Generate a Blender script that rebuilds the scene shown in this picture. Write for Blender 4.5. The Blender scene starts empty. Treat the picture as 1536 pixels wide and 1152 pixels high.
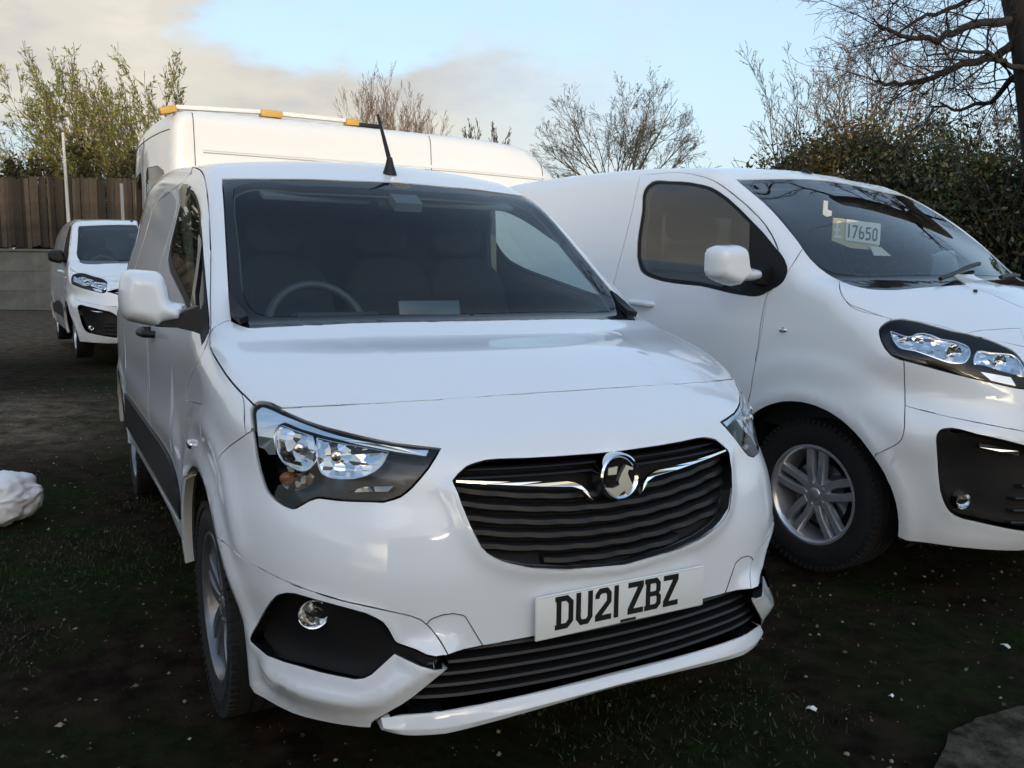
import bpy, math, random
import numpy as np
from mathutils import Vector, Matrix
from mathutils.geometry import delaunay_2d_cdt, tessellate_polygon

# ------------------------------------------------------------------ camera, light, exposure
scene = bpy.context.scene
COL = scene.collection
R = math.radians
CAM=[2.61557, -1.24973, 1.34136, 0.49287, 0.13249, 0.01237, 1.28921]
POSE2=[0.0765, -0.125, 2.5933, 0.0219]
POSE4=[0.1006, -10.5074, -0.18, 0.1498]
SMALL_VAN={
 'fz':[0.15,0.22,0.3,0.4,0.5,0.6,0.7,0.8,0.87,0.93,1.0,1.1],
 'fx':[0.82,0.865,0.885,0.892,0.89,0.891,0.88,0.854,0.836,0.808,0.716,0.511],
 'kz':[0.2,0.4,0.55,0.7,0.85,1.0],
 'k2':[0.1609,0.1935,0.2078,0.2535,0.3012,0.2985],
 'k4':[2.5897,2.5927,1.8346,1.5508,1.6899,1.0667],
 'tx':[-3.55,-2.5,-1.6,-1.0,-0.8,-0.66,-0.35,-0.1,0.02,0.07,0.18,0.45,0.7,0.9],
 'tz':[1.7793,1.8884,1.8339,1.7812,1.7412,1.6871,1.4616,1.2727,1.1859,1.1713,1.1344,1.0982,1.0056,0.8863],
 'bx':[-3.0,-1.0,-0.5,0.1,0.8],
 'b':[0.0034,0.0854,0.2316,0.2716,0.2536],
 'cr':[0.0987,0.0969,0.0661,0.02,0.0381],
 'wz':[0.15,0.25,0.4,0.6,0.85,1.05,1.2,1.64,1.8],
 'w':[0.85,0.88,0.895,0.9006,0.8979,0.8928,0.8593,0.7269,0.6945],
 'wxx':[-3.6,-2.8,0.0,0.3,0.9],
 'wx':[-0.0306,0.0137,-0.0153,-0.0153,-0.1006],
 'r12':0.0498,
 'r13':0.1212,
 'rx':[-3.0,-0.9,-0.6,0.0,0.15,0.6],
 'r23':[0.0871,0.0962,0.0652,0.0664,0.0663,0.122],
 'xrear':-3.6,
 'zbot':0.2,
}
LARGE_VAN={
 'fz':[0.15,0.22,0.3,0.4,0.5,0.6,0.7,0.8,0.9,1.0,1.08,1.2],
 'fx':[0.76,0.82,0.86,0.875,0.88,0.881,0.884,0.868,0.845,0.798,0.69,0.47],
 'kz':[0.2,0.4,0.55,0.7,0.85,1.0],
 'k2':[0.2219,0.238,0.2521,0.2647,0.295,0.2859],
 'k4':[1.562,1.4225,1.1111,0.6692,1.2142,0.5432],
 'tx':[-4.08,-2.5,-1.6,-1.0,-0.8,-0.66,-0.35,-0.1,0.08,0.14,0.2,0.3,0.45,0.7,0.9],
 'tz':[1.86,1.955,1.94,1.9,1.885,1.823,1.645,1.477,1.345,1.305,1.285,1.255,1.19,1.064,0.93],
 'bx':[-3.0,-1.0,-0.5,0.1,0.8],
 'b':[0.0,0.08,0.15,0.3,0.27],
 'cr':[0.06,0.06,0.02,0.0,0.049],
 'wz':[0.15,0.25,0.4,0.6,0.85,1.05,1.2,1.64,1.8],
 'w':[0.87,0.91,0.935,0.9488,0.9467,0.9409,0.921,0.8231,0.7757],
 'wxx':[-4.1,-2.8,0.0,0.3,0.9],
 'wx':[-0.03,0.0,0.012,-0.0,-0.075],
 'r12':0.0769,
 'r13':0.1034,
 'rx':[-3.0,-0.9,-0.6,0.0,0.15,0.6],
 'r23':[0.1134,0.1106,0.0645,0.0535,0.0768,0.1188],
 'xrear':-4.06,
 'zbot':0.2,
}
SMALL_LINES={
 'bonnet':[387,-804,990,318,-823,1015,268,-832,1031,217,-839,1047,125,-844,1072,40,-845,1092,-5,-844,1103,-40,-840,1114,-68,-836,1125,-95,-829,1138,-119,-819,1150,-133,-806,1158,-149,-777,1171,-149,-762,1174,-139,-752,1172,-124,-743,1168,-75,-718,1159,-63,-703,1158,-33,-626,1161,-14,-565,1163,2,-503,1166,14,-439,1168,39,-307,1171,52,-221,1172,65,-95,1172,69,32,1172,151,33,1142,186,29,1133,231,19,1126,391,-27,1108,429,-35,1101,483,-40,1086,528,-40,1070,586,-36,1046,656,-29,1015,648,-155,1015,630,-289,1012,607,-402,1008,577,-506,1004,554,-569,1001,532,-617,997,506,-666,994,463,-737,988,455,-749,987,424,-766,996,411,-776,998,395,-795,994],
 'frit':[-829,-653,1668,-811,-633,1668,-800,-611,1668,-737,-382,1674,-714,-284,1675,-702,-208,1676,-695,-130,1678,-693,-48,1680,-696,38,1682,-641,31,1654,-593,26,1628,-550,24,1603,-477,22,1556,-414,24,1510,-86,42,1262,-15,48,1205,16,46,1187,70,32,1171,66,-84,1172,58,-172,1172,43,-277,1172,18,-419,1169,-2,-519,1165,-22,-596,1162,-46,-671,1158,-54,-705,1156,-64,-720,1156,-86,-734,1160,-117,-745,1165,-141,-758,1172,-171,-754,1191,-244,-744,1250,-612,-686,1539,-680,-676,1588,-721,-670,1613,-771,-662,1640],
 'glass':[-730,-612,1634,-744,-586,1645,-751,-561,1653,-751,-537,1656,-744,-513,1657,-734,-490,1656,-693,-420,1647,-682,-397,1645,-674,-373,1644,-662,-325,1645,-641,-228,1644,-630,-152,1644,-622,-52,1644,-621,25,1644,-537,20,1596,-502,20,1572,-438,22,1528,-92,46,1266,-25,53,1212,2,53,1194,1,-46,1195,-5,-139,1195,-19,-250,1196,-42,-378,1194,-63,-480,1191,-86,-559,1189,-115,-636,1188,-126,-654,1190,-136,-668,1193,-149,-681,1199,-166,-689,1209,-184,-696,1221,-204,-700,1236,-252,-702,1271,-278,-700,1290,-409,-679,1393,-495,-668,1458,-620,-651,1557,-663,-643,1588,-717,-630,1623],
 'headlight':[388,-806,988,392,-794,997,397,-788,998,411,-776,998,429,-764,994,478,-739,978,529,-705,963,576,-669,952,629,-618,940,663,-580,932,693,-540,924,721,-491,918,746,-438,912,754,-455,894,760,-476,869,761,-497,848,759,-517,827,757,-529,817,753,-544,806,747,-559,800,737,-582,794,715,-615,794,691,-648,793,669,-674,793,636,-706,794,630,-713,792,620,-725,786,599,-752,765,593,-758,763,586,-763,763,567,-774,766,539,-788,774,513,-799,786,498,-804,796,480,-807,814,465,-811,835,449,-814,865,428,-818,932,418,-817,948,402,-815,966,389,-811,982],
 'grille':[789,-426,840,788,-411,855,787,-387,871,789,-369,877,793,-340,883,799,-310,884,813,-239,882,824,-156,881,831,-67,879,833,16,878,839,16,859,854,18,799,874,20,730,885,26,669,890,31,627,891,37,595,890,-71,604,884,-165,615,874,-260,631,864,-316,648,860,-334,655,856,-351,664,851,-367,676,846,-378,690,829,-398,737,808,-413,787,792,-424,831],
 'fog':[444,-824,384,442,-825,394,449,-823,409,469,-819,438,524,-810,496,553,-804,524,578,-795,546,590,-790,553,612,-778,562,633,-765,566,670,-738,564,701,-709,559,741,-665,549,764,-634,541,778,-613,530,786,-601,522,791,-590,505,797,-577,476,800,-571,470,804,-564,467,820,-533,458,829,-511,448,836,-493,445,842,-473,445,845,-464,444,847,-462,415,836,-496,420,826,-520,425,815,-545,434,797,-577,447,767,-620,394,755,-634,383,741,-650,378,687,-700,378,651,-727,378,622,-746,378,578,-770,376,516,-798,374,455,-821,381],
 'lowgrille':[843,-470,445,854,-427,445,862,-381,447,879,-246,451,888,-120,449,891,21,455,892,41,387,886,66,314,886,-46,308,880,-167,303,872,-272,299,859,-376,295,849,-435,294,834,-491,292,813,-542,291,801,-566,288,791,-582,282,785,-589,276,782,-593,269,774,-598,249,755,-624,246,761,-621,264,767,-614,273,798,-574,312,817,-541,340,826,-522,358,837,-496,384,846,-462,417,844,-467,435],
 'lip':[793,-580,290,818,-533,292,836,-487,293,848,-440,295,860,-375,296,873,-262,300,881,-161,304,885,-54,309,886,66,315,877,85,264,865,103,225,866,53,224,866,-27,222,861,-117,216,855,-187,210,842,-282,200,828,-360,190,816,-410,182,803,-445,174,782,-490,160,782,-518,172,778,-543,183,772,-567,192,757,-601,202,764,-602,220,774,-600,253,784,-592,276],
 'bumper':[656,-29,1015,649,-140,1015,635,-260,1013,613,-374,1009,589,-468,1006,564,-544,1002,532,-617,998,470,-712,995,453,-747,989,442,-771,981,433,-784,977,425,-795,971,419,-806,965,417,-813,956,426,-819,928,396,-835,910,330,-855,876,309,-860,863,291,-864,849,277,-868,834,268,-871,818,263,-873,802,257,-881,740,252,-882,724,217,-885,657,183,-885,603,261,-884,620,314,-880,628,347,-875,627,425,-858,614,467,-846,608,503,-833,603,552,-812,598,584,-796,593,613,-779,589,651,-753,583,674,-736,580,703,-708,574,737,-670,565,767,-631,558,794,-589,548,816,-543,535,825,-521,524,832,-502,507,839,-480,475,845,-464,443,854,-428,446,863,-378,448,874,-296,450,881,-224,450,889,-90,450,891,-15,452,890,64,454,890,58,601,889,58,629,879,62,698,871,67,738,853,52,802,841,37,853,832,32,878,827,30,891,815,14,911,807,7,920,788,-4,938,764,-12,956,736,-19,973,674,-28,1007],
 'fender_top':[387,-804,990,417,-815,952,426,-819,928,398,-834,909,379,-841,899,309,-860,863,293,-865,833,266,-876,774,249,-881,742,236,-883,725,220,-884,707,76,-885,615,-53,-885,536,-791,-880,327],
 'ridge':[438,-826,367,449,-822,349,459,-819,343,487,-809,335,526,-793,329,590,-764,324,636,-737,321,676,-709,320,717,-673,321,761,-627,324,778,-605,333,788,-591,342,802,-571,360,815,-547,389,821,-533,402,827,-519,411,838,-488,425],
 'step':[429,-825,277,494,-803,274,551,-780,275,603,-754,277,655,-723,281,691,-696,284,731,-658,286,759,-627,289,780,-600,297],
 'cover':[829,-510,514,832,-502,524,834,-495,528,841,-473,535,847,-449,536,852,-426,529,853,-420,524,863,-379,449],
 'door':[-1575,-650,1782,-1330,-668,1753,-1166,-678,1729,-1059,-687,1708,-987,-693,1689,-927,-699,1669,-835,-709,1631,-795,-713,1613,-725,-722,1578,-671,-729,1546,-627,-735,1517,-442,-764,1380,-262,-798,1238,-186,-811,1176,-166,-815,1164,-107,-827,1142,-86,-833,1133,-52,-845,1114,-26,-857,1096,-20,-863,1087,-20,-869,1077,-25,-873,1067,-38,-877,1056,-142,-879,1009,-207,-881,976,-232,-881,960,-293,-883,912,65,-881,950,61,-883,830,56,-883,803,45,-884,780,27,-884,761,3,-884,747,-25,-884,736,-121,-885,710,-178,-885,690,-266,-886,662,-293,-886,651,-318,-886,637,-340,-886,620,-360,-887,597,-379,-887,570,-394,-886,541,-407,-886,511,-415,-885,480,-420,-883,430,-1220,-893,430,-1230,-897,576,-1241,-897,693,-1256,-896,780,-1272,-895,839,-1332,-893,1013,-1351,-889,1071,-1369,-878,1129,-1406,-847,1245,-1423,-830,1303,-1438,-811,1362,-1447,-792,1420,-1451,-772,1481,-1450,-762,1512,-1444,-744,1575,-1430,-712,1700,-1383,-699,1723,-1360,-689,1735],
 'winframe':[-1175,-721,1647,-1071,-723,1632,-974,-728,1608,-887,-734,1581,-837,-738,1563,-755,-747,1530,-621,-765,1466,-595,-768,1452,-469,-785,1372,-341,-799,1286,-256,-809,1225,-190,-818,1174,-171,-822,1162,-144,-827,1151,-111,-833,1140,-81,-849,1118,-71,-857,1107,-172,-846,1142,-258,-853,1160,-287,-854,1167,-374,-849,1185,-575,-840,1226,-1072,-821,1314,-1131,-818,1327,-1222,-811,1351,-1253,-809,1361,-1280,-804,1375,-1304,-799,1394,-1326,-792,1416,-1345,-784,1440,-1359,-777,1463,-1372,-769,1488,-1381,-761,1514,-1385,-753,1540,-1385,-745,1566,-1380,-738,1593,-1370,-732,1615,-1351,-727,1632,-1326,-724,1645,-1300,-721,1655,-1271,-719,1661,-1180,-717,1662],
 'doorglass':[-1195,-724,1637,-1091,-726,1623,-1004,-730,1601,-925,-736,1576,-839,-744,1543,-604,-774,1439,-577,-778,1425,-487,-790,1372,-371,-804,1297,-337,-809,1274,-277,-819,1228,-264,-829,1208,-254,-839,1187,-518,-835,1243,-604,-832,1259,-1036,-813,1338,-1094,-810,1350,-1201,-802,1380,-1227,-799,1388,-1250,-796,1400,-1272,-791,1414,-1293,-786,1431,-1310,-780,1450,-1327,-772,1477,-1340,-762,1508,-1345,-752,1540,-1344,-743,1572,-1335,-735,1600,-1311,-730,1619,-1280,-726,1632,-1254,-724,1638,-1170,-723,1638],
 'quarterbar':[-609,-771,1449,-625,-771,1449,-610,-775,1437,-549,-786,1399,-527,-791,1383,-481,-803,1343,-440,-816,1304,-389,-832,1250,-383,-840,1220,-349,-843,1209,-292,-841,1200,-284,-838,1204,-353,-828,1252,-410,-810,1306,-453,-798,1345,-533,-776,1414,-557,-773,1429],
 'sidepanel':[-1500,-733,1620,-1529,-730,1631,-1588,-727,1648,-1646,-725,1663,-1705,-723,1676,-1764,-721,1686,-1824,-721,1694,-1884,-720,1700,-1945,-721,1702,-2005,-722,1702,-2066,-723,1699,-2155,-726,1690,-2243,-730,1674,-2366,-737,1646,-2396,-740,1636,-2420,-744,1620,-2434,-750,1596,-2442,-759,1565,-2447,-769,1532,-2457,-800,1435,-2459,-811,1401,-2458,-822,1367,-2455,-833,1334,-2448,-843,1303,-2437,-851,1275,-2420,-858,1250,-2402,-863,1232,-2336,-875,1184,-2285,-882,1159,-2259,-884,1149,-2203,-887,1135,-2175,-888,1131,-2115,-889,1126,-2054,-888,1127,-1961,-884,1136,-1866,-879,1151,-1620,-862,1200,-1548,-859,1207,-1520,-855,1220,-1506,-849,1242,-1473,-812,1361,-1459,-789,1429,-1451,-767,1497,-1452,-757,1529,-1457,-749,1558,-1466,-742,1584,-1480,-736,1605],
 'arch':[-381,-842,168,-391,-854,203,-399,-865,240,-405,-873,296,-405,-877,334,-402,-880,371,-395,-882,408,-386,-883,444,-374,-884,479,-359,-885,514,-342,-886,546,-321,-886,577,-299,-886,605,-274,-886,632,-247,-886,656,-218,-885,678,-187,-885,696,-155,-885,712,-122,-885,725,-88,-884,735,-53,-884,741,-18,-884,745,18,-884,745,53,-884,741,88,-884,735,122,-884,725,155,-885,712,187,-885,696,218,-885,678,247,-884,656,274,-883,632,299,-881,605,332,-876,562,351,-870,530,367,-860,497,381,-850,462,391,-841,426,395,-839,408,402,-837,371,405,-835,334,403,-832,278,399,-829,240,391,-823,203,381,-814,168,373,-811,151,353,-807,119,339,-805,105,308,-803,79,271,-801,56,228,-799,38,182,-796,23,132,-793,12,80,-791,4,27,-790,0,-27,-790,0,-80,-791,4,-132,-793,12,-182,-797,23,-228,-802,38,-271,-807,56,-308,-814,79,-339,-822,105,-364,-831,134,-373,-836,151],
 'reararch':[-3166,-864,193,-3179,-876,238,-3184,-880,261,-3187,-883,284,-3190,-888,330,-3187,-892,376,-3184,-893,399,-3174,-896,445,-3166,-897,467,-3149,-900,510,-3138,-901,530,-3113,-903,569,-3099,-904,587,-3068,-906,621,-3051,-907,636,-3014,-908,664,-2975,-910,687,-2933,-911,706,-2912,-912,713,-2868,-913,724,-2845,-913,727,-2800,-913,730,-2777,-913,729,-2732,-913,724,-2688,-913,713,-2646,-913,697,-2605,-913,676,-2586,-913,664,-2549,-913,636,-2532,-913,621,-2501,-913,587,-2487,-913,569,-2462,-912,530,-2451,-912,510,-2434,-910,467,-2426,-909,445,-2416,-907,399,-2413,-906,376,-2410,-902,330,-2413,-897,284,-2416,-894,261,-2421,-890,238,-2434,-877,193,-2450,-866,160,-2462,-861,145,-2490,-853,117,-2506,-849,105,-2544,-843,83,-2565,-840,74,-2609,-836,58,-2657,-832,46,-2708,-830,37,-2760,-828,32,-2813,-828,31,-2866,-828,34,-2918,-829,41,-2967,-831,51,-3014,-833,65,-3056,-836,83,-3076,-838,94,-3110,-843,117,-3125,-846,131,-3150,-854,160,-3159,-858,176],
 'moulding':[-440,-885,475,-482,-887,557,-500,-888,580,-526,-888,599,-556,-888,614,-620,-889,635,-649,-889,642,-709,-890,650,-861,-892,659,-954,-893,661,-1169,-896,660,-1740,-905,662,-2400,-912,660,-2400,-913,598,-2400,-910,475,-470,-885,475],
 'slider':[-1290,-895,460,-2350,-909,460,-2336,-911,519,-2311,-912,608,-2298,-912,666,-2296,-911,695,-2296,-911,723,-2300,-911,750,-2309,-910,776,-2322,-910,801,-2392,-909,899,-2408,-909,924,-2420,-908,950,-2437,-907,1010,-2448,-903,1073,-2454,-889,1137,-2463,-864,1230,-2466,-846,1292,-2467,-817,1383,-2463,-777,1506,-2460,-742,1629,-2460,-735,1660,-1830,-723,1685,-1470,-713,1700,-1461,-735,1610,-1455,-751,1549,-1440,-809,1368,-1430,-837,1278,-1417,-862,1189,-1400,-885,1100,-1393,-890,1071,-1385,-892,1041,-1328,-896,867,-1305,-897,780,-1296,-897,721,-1292,-898,664,-1291,-896,489],
 'fender':[-120,-819,1150,-92,-816,1144,-64,-806,1139,-8,-774,1127,20,-770,1120,46,-783,1113,72,-800,1105,98,-811,1097,150,-821,1080,181,-822,1071,242,-815,1054,272,-814,1044,300,-816,1030,329,-820,1013,357,-822,993,380,-825,970,396,-829,946,407,-830,920,415,-828,891,421,-826,860,430,-832,800,434,-838,768,438,-850,704,440,-854,640,412,-862,632,356,-874,616,300,-881,600,290,-879,540,270,-865,420,250,-861,300,189,-867,300,98,-871,300,-114,-872,300,-600,-875,300,-600,-883,391,-600,-889,574,-600,-887,757,-600,-883,1000,-402,-878,1062,-233,-868,1115,-205,-863,1124,-176,-854,1132,-148,-841,1141],
 'lower_bumper':[347,-875,627,400,-865,619,467,-846,608,536,-819,600,599,-787,591,639,-762,585,684,-727,578,729,-680,567,767,-631,558,794,-589,548,811,-554,540,816,-543,535,825,-521,524,829,-511,516,835,-494,496,839,-480,475,845,-464,443,862,-390,412,870,-338,388,876,-283,363,869,-324,333,855,-393,280,845,-421,255,837,-439,238,821,-464,209,804,-478,186,782,-490,160,777,-529,172,765,-565,180,747,-599,184,716,-641,186,679,-681,188,644,-710,189,601,-737,189,567,-754,187,526,-771,181,400,-819,200,333,-834,200,300,-839,200,299,-847,229,298,-852,259,290,-859,348,286,-861,407,285,-864,436,289,-873,494,293,-877,522,300,-879,550,321,-879,605,345,-875,660],
 'bottom_front':[380,-835,248,430,-820,236,464,-808,229,520,-787,226,577,-762,229,610,-745,232,656,-717,238,682,-697,240,705,-677,242,736,-645,244,765,-611,248,781,-588,249,794,-565,246,814,-517,236,822,-494,235,833,-459,240,842,-424,246,849,-386,250,862,-294,257,871,-211,263,880,-64,272,881,78,278],
 'chrome':[791,-418,841,807,-356,836,822,-289,831,835,-208,826,843,-140,821,846,-119,816,849,-102,807,854,-87,792,862,-72,768,859,-80,774,852,-100,795,849,-118,804,847,-128,807,837,-209,814,827,-270,821,811,-347,829,792,-419,837],
 'drl':[449,-812,891,443,-812,919,436,-811,937,424,-809,955,407,-806,973,404,-802,981,406,-791,989,414,-784,989,435,-771,985,469,-752,976,516,-720,964,576,-676,948,611,-646,939,642,-614,932,674,-573,925,700,-533,920,732,-474,913,736,-465,912,743,-475,899,705,-541,909,683,-573,915,658,-605,921,624,-643,930,584,-681,939,534,-723,950,500,-745,959,490,-752,961,485,-760,958,483,-768,953,483,-775,945,484,-779,937,490,-783,920,503,-782,880,483,-795,877,468,-802,889,459,-807,890],
 'strip':[675,-657,812,698,-622,827,737,-559,831,734,-572,818,709,-611,816,681,-649,813],
 'windlamp':[505,-772,920,500,-768,936,495,-763,948,501,-755,950,544,-726,940,580,-693,934,618,-655,926,664,-604,915,666,-613,905,666,-630,886,658,-651,869,651,-662,864,633,-681,862,586,-724,865,545,-756,867,532,-765,871,523,-769,880,511,-771,907],
 'chamber':[502,-780,893,493,-782,914,489,-782,924,487,-779,934,485,-774,944,486,-767,951,491,-760,954,502,-752,952,525,-737,946,568,-704,936,578,-705,925,593,-703,901,598,-704,890,599,-707,879,598,-713,868,593,-720,858,586,-729,851,577,-736,849,566,-745,850,532,-767,860,522,-772,866,514,-776,874,508,-779,884],
 'chamber_b':[577,-697,933,613,-663,926,636,-637,922,672,-592,915,699,-555,908,706,-568,888,707,-575,879,706,-583,871,704,-592,864,696,-611,853,679,-638,844,657,-664,841,638,-684,842,628,-692,845,620,-699,850,613,-702,857,608,-704,867,598,-705,888,584,-699,922],
 'chamber_c':[499,-792,840,509,-785,848,523,-775,853,536,-766,854,562,-748,849,590,-727,846,597,-722,841,598,-724,833,596,-728,825,591,-735,817,574,-752,807,553,-770,801,542,-777,801,527,-784,807,513,-790,816,502,-793,828],
}
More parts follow.
